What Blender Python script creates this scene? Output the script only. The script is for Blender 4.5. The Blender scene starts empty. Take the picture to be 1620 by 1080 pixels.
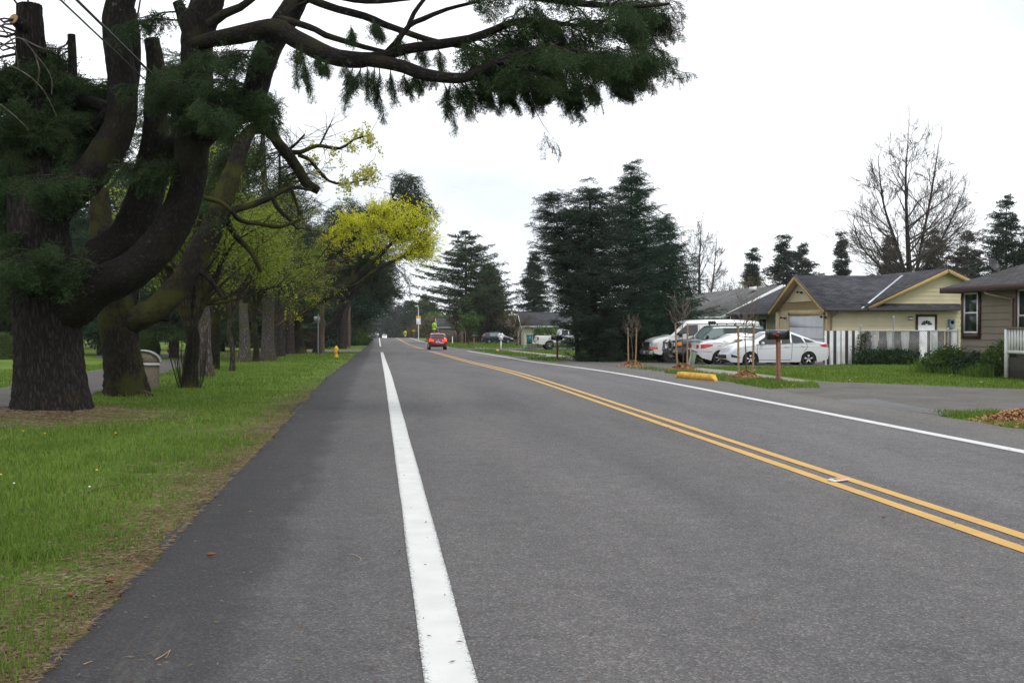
import bpy, bmesh, math, random
import numpy as np
from mathutils import Vector, Matrix, Euler
from mathutils.geometry import tessellate_polygon

R = math.radians
PI = math.pi
sc = bpy.context.scene
COL = sc.collection
RNG = np.random.default_rng(11)
random.seed(5)

# ------------------------------------------------------------------ camera
FPX, CX, CY, HOR, VPX = 1730.0, 810.0, 540.0, 515.0, 598.0
EYE = 1.5
YAW = math.atan((CX - VPX) / FPX)
PITCH = math.atan((CY - HOR) / FPX)
cam_data = bpy.data.cameras.new('camera')
cam = bpy.data.objects.new('camera', cam_data)
COL.objects.link(cam)
cam.location = (0, 0, EYE)
cam.rotation_euler = (PI / 2 - PITCH, 0, -YAW)
cam_data.sensor_width = 36.0
cam_data.sensor_fit = 'HORIZONTAL'
cam_data.lens = 36.0 * FPX / 1620.0
cam_data.clip_start = 0.1
cam_data.clip_end = 4000.0
sc.camera = cam
_RM = Euler(cam.rotation_euler).to_matrix()

# ------------------------------------------------------------------ sky, sun, exposure
SUN_EL, SUN_AZ = R(52), R(150)          # azimuth clockwise from +Y
world = bpy.data.worlds.new("World")
sc.world = world
world.use_nodes = True
wn, wl = world.node_tree.nodes, world.node_tree.links
wn.clear()
w_out = wn.new('ShaderNodeOutputWorld')
w_bg = wn.new('ShaderNodeBackground')
w_sky = wn.new('ShaderNodeTexSky')
w_sky.sky_type = 'NISHITA'
w_sky.sun_disc = False
w_sky.sun_elevation = SUN_EL
w_sky.sun_rotation = SUN_AZ
w_tc = wn.new('ShaderNodeTexCoord')
w_map = wn.new('ShaderNodeMapping')
w_map.inputs['Scale'].default_value = (1.0, 1.0, 2.2)
w_noise = wn.new('ShaderNodeTexNoise')
w_noise.inputs['Scale'].default_value = 2.3
w_noise.inputs['Detail'].default_value = 5
w_ramp = wn.new('ShaderNodeValToRGB')      # the overcast: pale grey to white cloud
w_ramp.color_ramp.elements[0].position = 0.35
w_ramp.color_ramp.elements[0].color = (0.61, 0.645, 0.69, 1)
w_ramp.color_ramp.elements[1].position = 0.62
w_ramp.color_ramp.elements[1].color = (1.0, 1.0, 1.0, 1)
w_gain = wn.new('ShaderNodeMix')
w_gain.data_type = 'RGBA'
w_gain.blend_type = 'MULTIPLY'
w_gain.inputs[0].default_value = 1.0
w_gain.inputs[7].default_value = (13.6, 13.7, 14.0, 1)
w_mix = wn.new('ShaderNodeMix')
w_mix.data_type = 'RGBA'
w_mix.inputs[0].default_value = 0.93
w_bg.inputs['Strength'].default_value = 0.10
wl.new(w_tc.outputs['Generated'], w_map.inputs['Vector'])
wl.new(w_map.outputs['Vector'], w_noise.inputs['Vector'])
wl.new(w_noise.outputs['Fac'], w_ramp.inputs['Fac'])
wl.new(w_ramp.outputs['Color'], w_gain.inputs[6])
wl.new(w_sky.outputs['Color'], w_mix.inputs[6])
wl.new(w_gain.outputs[2], w_mix.inputs[7])
wl.new(w_mix.outputs[2], w_bg.inputs['Color'])
wl.new(w_bg.outputs['Background'], w_out.inputs['Surface'])

sun_data = bpy.data.lights.new('sun', 'SUN')
sun_data.energy = 1.3
sun_data.angle = R(14)
sun_data.color = (1.0, 0.965, 0.91)
sun = bpy.data.objects.new('sun', sun_data)
COL.objects.link(sun)
_sd = Vector((math.sin(SUN_AZ) * math.cos(SUN_EL), math.cos(SUN_AZ) * math.cos(SUN_EL), math.sin(SUN_EL)))
sun.rotation_euler = _sd.to_track_quat('Z', 'Y').to_euler()
sun.location = (0, 0, 60)

vs = sc.view_settings
sc.display_settings.display_device = 'sRGB'
vs.view_transform = 'Standard'
vs.look = 'None'
vs.exposure = 0.15
vs.gamma = 1.0
sc.cycles.max_bounces = 6
sc.cycles.diffuse_bounces = 3
sc.cycles.glossy_bounces = 3
sc.cycles.transmission_bounces = 4
sc.cycles.transparent_max_bounces = 8
sc.cycles.caustics_reflective = False
sc.cycles.caustics_refractive = False
sc.cycles.use_denoising = True
sc.cycles.denoising_prefilter = 'NONE'
sc.cycles.use_adaptive_sampling = True
sc.cycles.adaptive_threshold = 0.008

# ------------------------------------------------------------------ the lie of the land
_ky = np.array([-60, 33, 51, 83, 108, 147, 200, 262, 300, 340, 430, 700, 1500, 3000.])
_kz = np.array([0.0, 0.0, -.24, -.58, -.82, -1.18, -1.32, -1.42, -1.9, -2.75, -5.0, -9, -14, -14])
_ty = np.arange(-60, 3000, 1.0)
_tz = np.interp(_ty, _ky, _kz)
_k = np.exp(-0.5 * (np.arange(-12, 13) / 5.0) ** 2); _k /= _k.sum()
_tz = np.convolve(np.pad(_tz, 12, mode='edge'), _k, mode='valid')
MOUNDS = []                                 # (x, y, height, radius): root mounds, mulch, banks

def gz(x, y):
    x = np.asarray(x, float); y = np.asarray(y, float)
    z = np.interp(y, _ty, _tz)
    k = np.where(x < -8, 1 - 0.6 * np.clip((-8 - x) / 25, 0, 1), 1 - 0.12 * np.clip((x - 12) / 10, 0, 1))
    z = z * k
    for mx, my, mh, mr in MOUNDS:
        z = z + mh * np.exp(-((x - mx) ** 2 + (y - my) ** 2) / (mr * mr))
    return z

def gzf(x, y):
    return float(gz(x, y))

def ray(px, py):
    return _RM @ Vector(((px - CX) / FPX, -(py - CY) / FPX, -1.0))

def at(px, py, Y):
    d = ray(px, py)
    t = Y / d.y
    return Vector((d.x * t, Y, EYE + d.z * t))

def gnd(px, py):
    """the ground point seen at a pixel of the 1620x1080 photograph"""
    d = ray(px, py)
    lo, hi = 1.0, 900.0
    f = lambda t: EYE + d.z * t - gzf(d.x * t, d.y * t)
    t = lo
    while t < hi and f(t) > 0:
        lo = t; t *= 1.03
    hi = t
    for _ in range(40):
        m = (lo + hi) / 2
        if f(m) > 0: lo = m
        else: hi = m
    return Vector((d.x * hi, d.y * hi, gzf(d.x * hi, d.y * hi)))

MOUNDS += [(17.0, 54.5, -.13, 8.0), (-5.75, 19.3, .13, 1.5), (-5.6, 24.2, .13, 1.3), (-4.6, 26.9, .06, .8)]

# ------------------------------------------------------------------ materials
MATS = {}
def _nodes(name):
    m = bpy.data.materials.new(name)
    m.use_nodes = True
    nt = m.node_tree
    return m, nt.nodes, nt.links, nt.nodes['Principled BSDF']

def N(nodes, typ, **kw):
    n = nodes.new(typ)
    for k, v in kw.items():
        if k in n.inputs: n.inputs[k].default_value = v
        else: setattr(n, k, v)
    return n

def ramp(nodes, stops):
    r = nodes.new('ShaderNodeValToRGB')
    e = r.color_ramp.elements
    while len(e) < len(stops): e.new(0.5)
    for i, (p, c) in enumerate(stops):
        e[i].position = p
        e[i].color = tuple(c) + (1,) if len(c) == 3 else c
    return r

def mixc(nodes, links, fac, a, b, mode='MIX'):
    m = nodes.new('ShaderNodeMix'); m.data_type = 'RGBA'; m.blend_type = mode
    for idx, v in ((0, fac), (6, a), (7, b)):
        if hasattr(v, 'links') or isinstance(v, bpy.types.NodeSocket): links.new(v, m.inputs[idx])
        elif idx == 0: m.inputs[0].default_value = v
        else: m.inputs[idx].default_value = tuple(v) + (1,) if len(v) == 3 else v
    return m.outputs[2]

def mathn(nodes, links, op, a, b=0.0, clamp=False):
    m = nodes.new('ShaderNodeMath'); m.operation = op; m.use_clamp = clamp
    for i, v in enumerate((a, b)):
        if isinstance(v, bpy.types.NodeSocket): links.new(v, m.inputs[i])
        else: m.inputs[i].default_value = v
    return m.outputs[0]

def mat(name, color, rough=0.6, metal=0.0, coat=0.0, vary=0.12, vscale=6.0, bump=0.0, bscale=60.0, spec=0.5, emit=0.0):
    """a plain surface whose colour wanders a little and whose grain shows in the light"""
    if name in MATS: return MATS[name]
    m, n, l, b = _nodes(name)
    b.inputs['Roughness'].default_value = rough
    b.inputs['Metallic'].default_value = metal
    b.inputs['Coat Weight'].default_value = coat
    b.inputs['Coat Roughness'].default_value = 0.06
    b.inputs['Specular IOR Level'].default_value = spec
    tc = N(n, 'ShaderNodeTexCoord')
    if vary:
        t = N(n, 'ShaderNodeTexNoise', Scale=vscale, Detail=6.0)
        l.new(tc.outputs['Object'], t.inputs['Vector'])
        lo = [c * (1 - vary * 1.6) for c in color]; hi = [min(1, c * (1 + vary)) for c in color]
        r = ramp(n, [(0.32, lo), (0.68, hi)])
        l.new(t.outputs['Fac'], r.inputs['Fac'])
        l.new(r.outputs['Color'], b.inputs['Base Color'])
    else:
        b.inputs['Base Color'].default_value = tuple(color) + (1,)
    if bump:
        t2 = N(n, 'ShaderNodeTexNoise', Scale=bscale, Detail=4.0)
        l.new(tc.outputs['Object'], t2.inputs['Vector'])
        bp = N(n, 'ShaderNodeBump', Strength=bump, Distance=0.02)
        l.new(t2.outputs['Fac'], bp.inputs['Height'])
        l.new(bp.outputs['Normal'], b.inputs['Normal'])
    if emit:
        b.inputs['Emission Color'].default_value = tuple(color) + (1,)
        b.inputs['Emission Strength'].default_value = emit
    MATS[name] = m
    return m

def mat_leaf(name, cols, transl=0.3, rough=0.55, nscale=0.5):
    """leaves and needles: every blade its own tint, larger drifts of tone, some light passing through"""
    m, n, l, b = _nodes(name)
    n.remove(b)
    out = n['Material Output']
    g = N(n, 'ShaderNodeNewGeometry')
    tc = N(n, 'ShaderNodeTexCoord')
    t = N(n, 'ShaderNodeTexNoise', Scale=nscale, Detail=3.0)
    l.new(tc.outputs['Object'], t.inputs['Vector'])
    v = mathn(n, l, 'ADD', mathn(n, l, 'MULTIPLY', g.outputs['Random Per Island'], 0.55), mathn(n, l, 'MULTIPLY', t.outputs['Fac'], 0.6), False)
    v = mathn(n, l, 'SUBTRACT', v, 0.08, True)
    k = len(cols)
    r = ramp(n, [((i + .15) / (k - 1 + .3), c) for i, c in enumerate(cols)])
    l.new(v, r.inputs['Fac'])
    d = N(n, 'ShaderNodeBsdfPrincipled', Roughness=rough)
    d.inputs['Specular IOR Level'].default_value = 0.25
    tr = N(n, 'ShaderNodeBsdfTranslucent')
    ms = N(n, 'ShaderNodeMixShader')
    ms.inputs[0].default_value = transl
    l.new(r.outputs['Color'], d.inputs['Base Color'])
    l.new(r.outputs['Color'], tr.inputs['Color'])
    l.new(d.outputs[0], ms.inputs[1]); l.new(tr.outputs[0], ms.inputs[2])
    l.new(ms.outputs[0], out.inputs['Surface'])
    MATS[name] = m
    return m

def mat_bark(name, dark, light, moss=None, moss_amt=0.0, scale=9.0, stretch=0.22, depth=0.035, lichen=0.0):
    m, n, l, b = _nodes(name)
    b.inputs['Roughness'].default_value = 0.9
    b.inputs['Specular IOR Level'].default_value = 0.15
    tc = N(n, 'ShaderNodeTexCoord')
    at_ = n.new('ShaderNodeAttribute'); at_.attribute_name = 'bark'      # cylinder coordinates that follow the limb
    mp = N(n, 'ShaderNodeMapping'); mp.inputs['Scale'].default_value = (1, 1, stretch)
    l.new(at_.outputs['Vector'], mp.inputs['Vector'])
    wob = N(n, 'ShaderNodeTexNoise', Scale=9.0, Detail=4.0)
    l.new(mp.outputs[0], wob.inputs['Vector'])
    vec = mixc(n, l, 0.10, mp.outputs[0], wob.outputs['Color'], 'ADD')
    vo = N(n, 'ShaderNodeTexVoronoi', Scale=scale, feature='DISTANCE_TO_EDGE')
    l.new(vec, vo.inputs['Vector'])
    fine = N(n, 'ShaderNodeTexNoise', Scale=scale * 5, Detail=5.0, Roughness=0.7)
    l.new(mp.outputs[0], fine.inputs['Vector'])
    hgt = mathn(n, l, 'ADD', mathn(n, l, 'MULTIPLY', mathn(n, l, 'MINIMUM', vo.outputs['Distance'], 0.35), .7), mathn(n, l, 'MULTIPLY', fine.outputs['Fac'], 0.34))
    r = ramp(n, [(0.12, dark), (0.27, [(a * 1.3 + c * .7) / 2 for a, c in zip(dark, light)]), (0.46, light)])
    l.new(hgt, r.inputs['Fac'])
    colr = r.outputs['Color']
    if lichen:
        t3 = N(n, 'ShaderNodeTexNoise', Scale=7.0, Detail=8.0, Roughness=0.75)
        l.new(tc.outputs['Object'], t3.inputs['Vector'])
        rr = ramp(n, [(0.60, (0, 0, 0)), (0.68, (lichen,) * 3)])
        l.new(t3.outputs['Fac'], rr.inputs['Fac'])
        colr = mixc(n, l, rr.outputs['Color'], colr, (0.24, 0.26, 0.21))
    if moss:
        t2 = N(n, 'ShaderNodeTexNoise', Scale=1.3, Detail=7.0, Roughness=0.65)
        l.new(tc.outputs['Object'], t2.inputs['Vector'])
        rr = ramp(n, [(0.60 - moss_amt * .3, (0, 0, 0)), (0.72 - moss_amt * .3, (0.9,) * 3)])
        l.new(t2.outputs['Fac'], rr.inputs['Fac'])
        colr = mixc(n, l, rr.outputs['Color'], colr, moss)
    l.new(colr, b.inputs['Base Color'])
    bp = N(n, 'ShaderNodeBump', Strength=0.9, Distance=depth)
    l.new(hgt, bp.inputs['Height'])
    l.new(bp.outputs['Normal'], b.inputs['Normal'])
    MATS[name] = m
    return m

# ------------------------------------------------------------------ mesh building
class MB:
    """collects vertices and faces; build() links them as ONE mesh object"""
    def __init__(self):
        self.v, self.f, self.n, self.bk = [], [], 0, []
    def add(self, verts, faces, mi=0):
        verts = np.asarray(verts, float).reshape(-1, 3)
        if isinstance(faces, np.ndarray):
            self.f.append((faces + self.n, mi))
        else:
            by = {}
            for q in faces: by.setdefault(len(q), []).append(q)
            for k, qs in by.items(): self.f.append((np.array(qs) + self.n, mi))
        self.v.append(verts)
        self.n += len(verts)
        return self
    def box(self, c, s, mi=0, rz=0.0, rx=0.0, ry=0.0, bev=0.0):
        h = np.array(s) / 2.0
        if bev <= 0:
            v = np.array([(x, y, z) for x in (-1, 1) for y in (-1, 1) for z in (-1, 1)]) * h
            f = [(0, 1, 3, 2), (4, 6, 7, 5), (0, 4, 5, 1), (2, 3, 7, 6), (0, 2, 6, 4), (1, 5, 7, 3)]
        else:
            b = min(bev, h.min() * .9)
            v = []
            for x in (-1, 1):
                for y in (-1, 1):
                    for z in (-1, 1):
                        v += [(x * h[0], y * (h[1] - b), z * (h[2] - b)), (x * (h[0] - b), y * h[1], z * (h[2] - b)), (x * (h[0] - b), y * (h[1] - b), z * h[2])]
            v = np.array(v)
            I = lambda x, y, z, a: ((x > 0) * 4 + (y > 0) * 2 + (z > 0)) * 3 + a
            f = []
            for a in range(3):
                o = [k for k in range(3) if k != a]
                for s_ in (-1, 1):
                    q = []
                    for (p, w) in ((-1, -1), (1, -1), (1, 1), (-1, 1)):
                        k = [0, 0, 0]; k[a] = s_; k[o[0]] = p; k[o[1]] = w
                        q.append(I(*k, a))
                    f.append(q)
            for a in range(3):
                o = [k for k in range(3) if k != a]
                for p in (-1, 1):
                    for w in (-1, 1):
                        k0 = [0, 0, 0]; k0[a] = -1; k0[o[0]] = p; k0[o[1]] = w
                        k1 = list(k0); k1[a] = 1
                        f.append([I(*k0, o[0]), I(*k1, o[0]), I(*k1, o[1]), I(*k0, o[1])])
            for x in (-1, 1):
                for y in (-1, 1):
                    for z in (-1, 1):
                        f.append([I(x, y, z, 0), I(x, y, z, 1), I(x, y, z, 2)])
        if rx or ry or rz:
            v = v @ np.array(Euler((rx, ry, rz)).to_matrix()).T
        return self.add(v + np.array(c), f, mi)
    def tube(self, pts, rad, seg=8, mi=0, wob=0.0, cap=True, rng=None, fis=0.0):
        P = np.asarray(pts, float)
        n = len(P)
        r = np.broadcast_to(np.asarray(rad, float), (n,))
        T = np.gradient(P, axis=0)
        T /= np.linalg.norm(T, axis=1)[:, None] + 1e-9
        ref = np.array([1.0, 0.13, 0.07]) if abs(T[0][0]) < .8 else np.array([0.05, 1.0, 0.1])
        u = np.cross(T[0], ref); u /= np.linalg.norm(u)
        U = []
        for i in range(n):
            u = u - T[i] * np.dot(u, T[i]); u /= np.linalg.norm(u) + 1e-9
            U.append(u)
        U = np.array(U); W = np.cross(T, U)
        a = np.linspace(0, 2 * PI, seg, endpoint=False)
        rr = np.repeat(r[:, None], seg, 1)
        if wob:
            g = rng or RNG
            ph = g.uniform(0, 6.28, 4)
            s = np.cumsum(np.r_[0, np.linalg.norm(np.diff(P, axis=0), axis=1)])[:, None]
            rr = rr * (1 + wob * (.5 * np.sin(2 * a + ph[0] + s * .9) + .35 * np.sin(3 * a + ph[1] - s * 1.7) + .3 * np.sin(5 * a + ph[2] + s * 2.3)) + wob * .35 * g.normal(size=rr.shape))
        s_ = np.cumsum(np.r_[0, np.linalg.norm(np.diff(P, axis=0), axis=1)])
        if fis:                                     # furrowed bark: ridges running along the stem
            aa = a[None] * r.mean() + 0 * rr; ss = s_[:, None] + 0 * rr
            q = vnoise(aa / .07, ss / .32, 1.0, 3)
            q2 = vnoise(aa / .03, ss / .11, 1.0, 8)
            rr = rr + fis * (1 - 2 * np.abs(2 * q - 1) ** .7) * .6 + fis * (q2 - .5) * .7
        V = P[:, None, :] + rr[..., None] * (np.cos(a)[None, :, None] * U[:, None, :] + np.sin(a)[None, :, None] * W[:, None, :])
        i = np.arange(n - 1)[:, None] * seg; j = np.arange(seg)[None, :]; j2 = (j + 1) % seg
        F = np.stack([i + j, i + j2, i + seg + j2, i + seg + j], -1).reshape(-1, 4)
        self.bk.append((self.n, np.stack([r[:, None] * np.cos(a), r[:, None] * np.sin(a), np.repeat(s_[:, None], seg, 1) + P[0, 2]], -1).reshape(-1, 3)))
        self.add(V.reshape(-1, 3), F, mi)
        if cap:
            for e in (0, n - 1):
                base = self.n
                self.add(V[e], [tuple(range(seg)) if e else tuple(range(seg))[::-1]], mi)
        return self
    def lathe(self, prof, seg=16, mi=0, loc=(0, 0, 0), axis='z'):
        """prof: (radius, height) pairs"""
        p = np.array(prof, float)
        a = np.linspace(0, 2 * PI, seg, endpoint=False)
        V = np.stack([p[:, 0, None] * np.cos(a), p[:, 0, None] * np.sin(a), np.repeat(p[:, 1, None], seg, 1)], -1)
        n = len(p)
        i = np.arange(n - 1)[:, None] * seg; j = np.arange(seg)[None, :]; j2 = (j + 1) % seg
        F = np.stack([i + j, i + j2, i + seg + j2, i + seg + j], -1).reshape(-1, 4)
        V = V.reshape(-1, 3)
        if axis == 'y': V = V[:, [0, 2, 1]] * np.array([1, 1, -1])
        if axis == 'x': V = V[:, [2, 1, 0]] * np.array([1, 1, -1])
        return self.add(V + np.array(loc), F, mi)
    def prism(self, poly, d, mi=0, o=(0, 0, 0), ux=(1, 0, 0), uy=(0, 0, 1)):
        """a flat outline (2-D points along ux, uy) given thickness along d"""
        o, ux, uy, d = (np.array(q, float) for q in (o, ux, uy, d))
        P = np.array(poly, float)
        A = o + P[:, :1] * ux + P[:, 1:] * uy
        n = len(P)
        tris = tessellate_polygon([[Vector((p[0], p[1], 0)) for p in poly]])
        f = [tuple(t) for t in tris] + [tuple(k + n for k in t[::-1]) for t in tris]
        f += [(i, (i + 1) % n, (i + 1) % n + n, i + n) for i in range(n)]
        return self.add(np.r_[A, A + d], f, mi)
    def grid(self, G, mi=0):
        """G: rows x cols x 3"""
        G = np.asarray(G, float)
        a, b = G.shape[:2]
        i = np.arange(a - 1)[:, None] * b; j = np.arange(b - 1)[None, :]
        F = np.stack([i + j, i + j + 1, i + b + j + 1, i + b + j], -1).reshape(-1, 4)
        return self.add(G.reshape(-1, 3), F, mi)
    def inst(self, tv, tf, M, loc, mi=0):
        """many copies of one small shape (leaves, needles) inside this mesh"""
        M = np.asarray(M, float); loc = np.asarray(loc, float)
        V = np.einsum('nij,mj->nmi', M, tv) + loc[:, None, :]
        n, m = V.shape[:2]
        F = (np.arange(n)[:, None, None] * m + tf[None]).reshape(-1, tf.shape[1])
        return self.add(V.reshape(-1, 3), F, mi)
    def build(self, name, mats, parent=None, smooth=False, loc=None, rz=0.0, recalc=False):
        V = np.concatenate(self.v) if self.v else np.zeros((0, 3))
        me = bpy.data.meshes.new(name)
        me.vertices.add(len(V))
        me.vertices.foreach_set('co', V.astype(np.float32).ravel())
        li = np.concatenate([f.ravel() for f, _ in self.f]).astype(np.int32)
        tot = np.concatenate([np.full(len(f), f.shape[1]) for f, _ in self.f]).astype(np.int32)
        mi = np.concatenate([np.full(len(f), k) for f, k in self.f]).astype(np.int32)
        st = np.r_[0, np.cumsum(tot)[:-1]].astype(np.int32)
        me.loops.add(len(li)); me.loops.foreach_set('vertex_index', li)
        me.polygons.add(len(tot)); me.polygons.foreach_set('loop_start', st)
        me.polygons.foreach_set('material_index', mi)
        if smooth: me.polygons.foreach_set('use_smooth', np.ones(len(tot), bool))
        me.update(calc_edges=True)
        me.validate()
        if self.bk and not recalc and len(me.vertices) == len(V):
            A = np.zeros((len(V), 3), np.float32)
            for st_, b_ in self.bk: A[st_:st_ + len(b_)] = b_
            me.attributes.new('bark', 'FLOAT_VECTOR', 'POINT').data.foreach_set('vector', A.ravel())
        if recalc:
            bm = bmesh.new(); bm.from_mesh(me)
            bmesh.ops.remove_doubles(bm, verts=bm.verts, dist=1e-5)
            bmesh.ops.recalc_face_normals(bm, faces=bm.faces)
            bm.to_mesh(me); bm.free()
        for k in (mats if isinstance(mats, (list, tuple)) else [mats]):
            me.materials.append(MATS[k] if isinstance(k, str) else k)
        o = bpy.data.objects.new(name, me)
        COL.objects.link(o)
        if parent is not None: o.parent = parent
        if loc is not None: o.location = loc
        if rz: o.rotation_euler.z = rz
        return o

def autosmooth(o, ang=35):
    me = o.data
    me.polygons.foreach_set('use_smooth', np.ones(len(me.polygons), bool))
    me.set_sharp_from_angle(angle=R(ang))
    return o

def tag(o, label=None, cat=None, group=None, kind=None):
    if label: o['label'] = label
    if cat: o['category'] = cat
    if group: o['group'] = group
    if kind: o['kind'] = kind
    return o

def thing(name, label, cat, loc=(0, 0, 0), rz=0.0, group=None):
    o = bpy.data.objects.new(name, None)
    o.empty_display_size = 0.3
    COL.objects.link(o)
    o.location = loc
    o.rotation_euler.z = rz
    return tag(o, label, cat, group)

def copy_tree(o, parent=None):
    c = o.copy(); COL.objects.link(c)
    if parent is not None: c.parent = parent
    for ch in [k for k in bpy.data.objects if k.parent is o]:
        copy_tree(ch, c)
    return c

def smooth_path(pts, step=None, n=None):
    """Catmull-Rom through rows of (x, y, z, r, ...)"""
    P = np.array(pts, float)
    if len(P) < 3:
        k = n or 6
        t = np.linspace(0, 1, k)[:, None]
        return P[0] * (1 - t) + P[-1] * t
    Q = np.r_[[2 * P[0] - P[1]], P, [2 * P[-1] - P[-2]]]
    out = []
    for i in range(1, len(Q) - 2):
        L = np.linalg.norm(Q[i + 1, :3] - Q[i, :3])
        k = max(2, int(L / step)) if step else (n or 5)
        for t in np.linspace(0, 1, k, endpoint=False):
            a, b, c, d = Q[i - 1], Q[i], Q[i + 1], Q[i + 2]
            out.append(.5 * ((2 * b) + (c - a) * t + (2 * a - 5 * b + 4 * c - d) * t * t + (3 * b - a - 3 * c + d) * t ** 3))
    out.append(P[-1])
    return np.array(out)

def vnoise(x, y, s, seed=0):
    """value noise 0..1 on the ground plane"""
    x = np.asarray(x) / s; y = np.asarray(y) / s
    xi = np.floor(x).astype(np.int64); yi = np.floor(y).astype(np.int64)
    fx = x - xi; fy = y - yi
    fx = fx * fx * (3 - 2 * fx); fy = fy * fy * (3 - 2 * fy)
    def h(a, b):
        v = np.sin((a * 127.1 + b * 311.7 + seed * 74.7)) * 43758.5453
        return v - np.floor(v)
    return (h(xi, yi) * (1 - fx) + h(xi + 1, yi) * fx) * (1 - fy) + (h(xi, yi + 1) * (1 - fx) + h(xi + 1, yi + 1) * fx) * fy
# ------------------------------------------------------------------ ground, road, paving
def mat_asphalt():
    m, n, l, b = _nodes('asphalt')
    b.inputs['Roughness'].default_value = 0.82
    b.inputs['Specular IOR Level'].default_value = 0.35
    tc = N(n, 'ShaderNodeTexCoord')
    sp = N(n, 'ShaderNodeSeparateXYZ'); l.new(tc.outputs['Object'], sp.inputs[0])
    wob = N(n, 'ShaderNodeTexNoise', Scale=1.1, Detail=6.0, Roughness=0.65); l.new(tc.outputs['Object'], wob.inputs['Vector'])
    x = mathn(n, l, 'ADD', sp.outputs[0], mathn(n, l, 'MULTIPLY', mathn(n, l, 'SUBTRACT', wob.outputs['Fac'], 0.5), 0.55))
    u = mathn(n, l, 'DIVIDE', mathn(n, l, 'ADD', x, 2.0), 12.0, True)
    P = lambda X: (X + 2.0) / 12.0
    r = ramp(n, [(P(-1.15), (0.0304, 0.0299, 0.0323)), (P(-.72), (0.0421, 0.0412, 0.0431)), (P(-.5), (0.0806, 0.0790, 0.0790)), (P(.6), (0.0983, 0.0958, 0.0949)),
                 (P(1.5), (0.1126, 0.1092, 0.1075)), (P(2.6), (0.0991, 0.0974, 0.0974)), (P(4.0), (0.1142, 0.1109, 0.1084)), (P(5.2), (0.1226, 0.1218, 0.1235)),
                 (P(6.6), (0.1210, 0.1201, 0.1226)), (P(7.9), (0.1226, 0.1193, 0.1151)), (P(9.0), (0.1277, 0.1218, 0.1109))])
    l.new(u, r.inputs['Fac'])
    col = r.outputs['Color']
    # drifts of dust and oil along the lanes
    mp = N(n, 'ShaderNodeMapping'); mp.inputs['Scale'].default_value = (1.0, 0.16, 1.0); l.new(tc.outputs['Object'], mp.inputs['Vector'])
    big = N(n, 'ShaderNodeTexNoise', Scale=1.0, Detail=7.0, Roughness=0.6); l.new(mp.outputs[0], big.inputs['Vector'])
    rb = ramp(n, [(0.3, (.80, .80, .81)), (0.7, (1.18, 1.17, 1.15))]); l.new(big.outputs['Fac'], rb.inputs['Fac'])
    col = mixc(n, l, 1.0, col, rb.outputs['Color'], 'MULTIPLY')
    mid = N(n, 'ShaderNodeTexNoise', Scale=5.0, Detail=5.0, Roughness=0.7); l.new(tc.outputs['Object'], mid.inputs['Vector'])
    rm = ramp(n, [(0.3, (.86, .86, .86)), (0.7, (1.14, 1.14, 1.13))]); l.new(mid.outputs['Fac'], rm.inputs['Fac'])
    col = mixc(n, l, 1.0, col, rm.outputs['Color'], 'MULTIPLY')
    # aggregate: pale and dark stone chips
    vo = N(n, 'ShaderNodeTexVoronoi', Scale=95.0); l.new(tc.outputs['Object'], vo.inputs['Vector'])
    sv = N(n, 'ShaderNodeSeparateColor'); l.new(vo.outputs['Color'], sv.inputs[0])
    rs = ramp(n, [(0.0, (.42, .42, .43)), (0.35, (.85, .85, .85)), (0.8, (1.12, 1.12, 1.12)), (0.97, (2.3, 2.2, 2.05))]); l.new(sv.outputs[0], rs.inputs['Fac'])
    col = mixc(n, l, 0.7, col, rs.outputs['Color'], 'MULTIPLY')
    col = mixc(n, l, 1.0, col, (1.03, 1.02, 1.045), 'MULTIPLY')
    # tan grit ground into the surface here and there
    g = N(n, 'ShaderNodeTexNoise', Scale=2.2, Detail=9.0, Roughness=0.8); l.new(mp.outputs[0], g.inputs['Vector'])
    rg = ramp(n, [(0.57, (0, 0, 0)), (0.73, (.34,) * 3)]); l.new(g.outputs['Fac'], rg.inputs['Fac'])
    col = mixc(n, l, rg.outputs['Color'], col, (.17, .15, .12))
    # hairline cracks
    cv = N(n, 'ShaderNodeTexVoronoi', Scale=0.33, feature='DISTANCE_TO_EDGE')
    cvec = mixc(n, l, 0.35, tc.outputs['Object'], mid.outputs['Color'], 'ADD'); l.new(cvec, cv.inputs['Vector'])
    rc = ramp(n, [(0.0, (.6,) * 3), (0.006, (1,) * 3)]); l.new(cv.outputs['Distance'], rc.inputs['Fac'])
    ck = N(n, 'ShaderNodeTexNoise', Scale=0.25, Detail=2.0); l.new(tc.outputs['Object'], ck.inputs['Vector'])
    rk = ramp(n, [(0.52, (0,) * 3), (0.6, (.7,) * 3)]); l.new(ck.outputs['Fac'], rk.inputs['Fac'])
    cc = mixc(n, l, rk.outputs['Color'], (1, 1, 1), rc.outputs['Color'])
    col = mixc(n, l, 1.0, col, cc, 'MULTIPLY')
    l.new(col, b.inputs['Base Color'])
    h = mathn(n, l, 'ADD', vo.outputs['Distance'], mathn(n, l, 'MULTIPLY', mid.outputs['Fac'], 0.5))
    bp = N(n, 'ShaderNodeBump', Strength=0.55, Distance=0.012); l.new(h, bp.inputs['Height'])
    l.new(bp.outputs['Normal'], b.inputs['Normal'])
    MATS['asphalt'] = m

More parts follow.
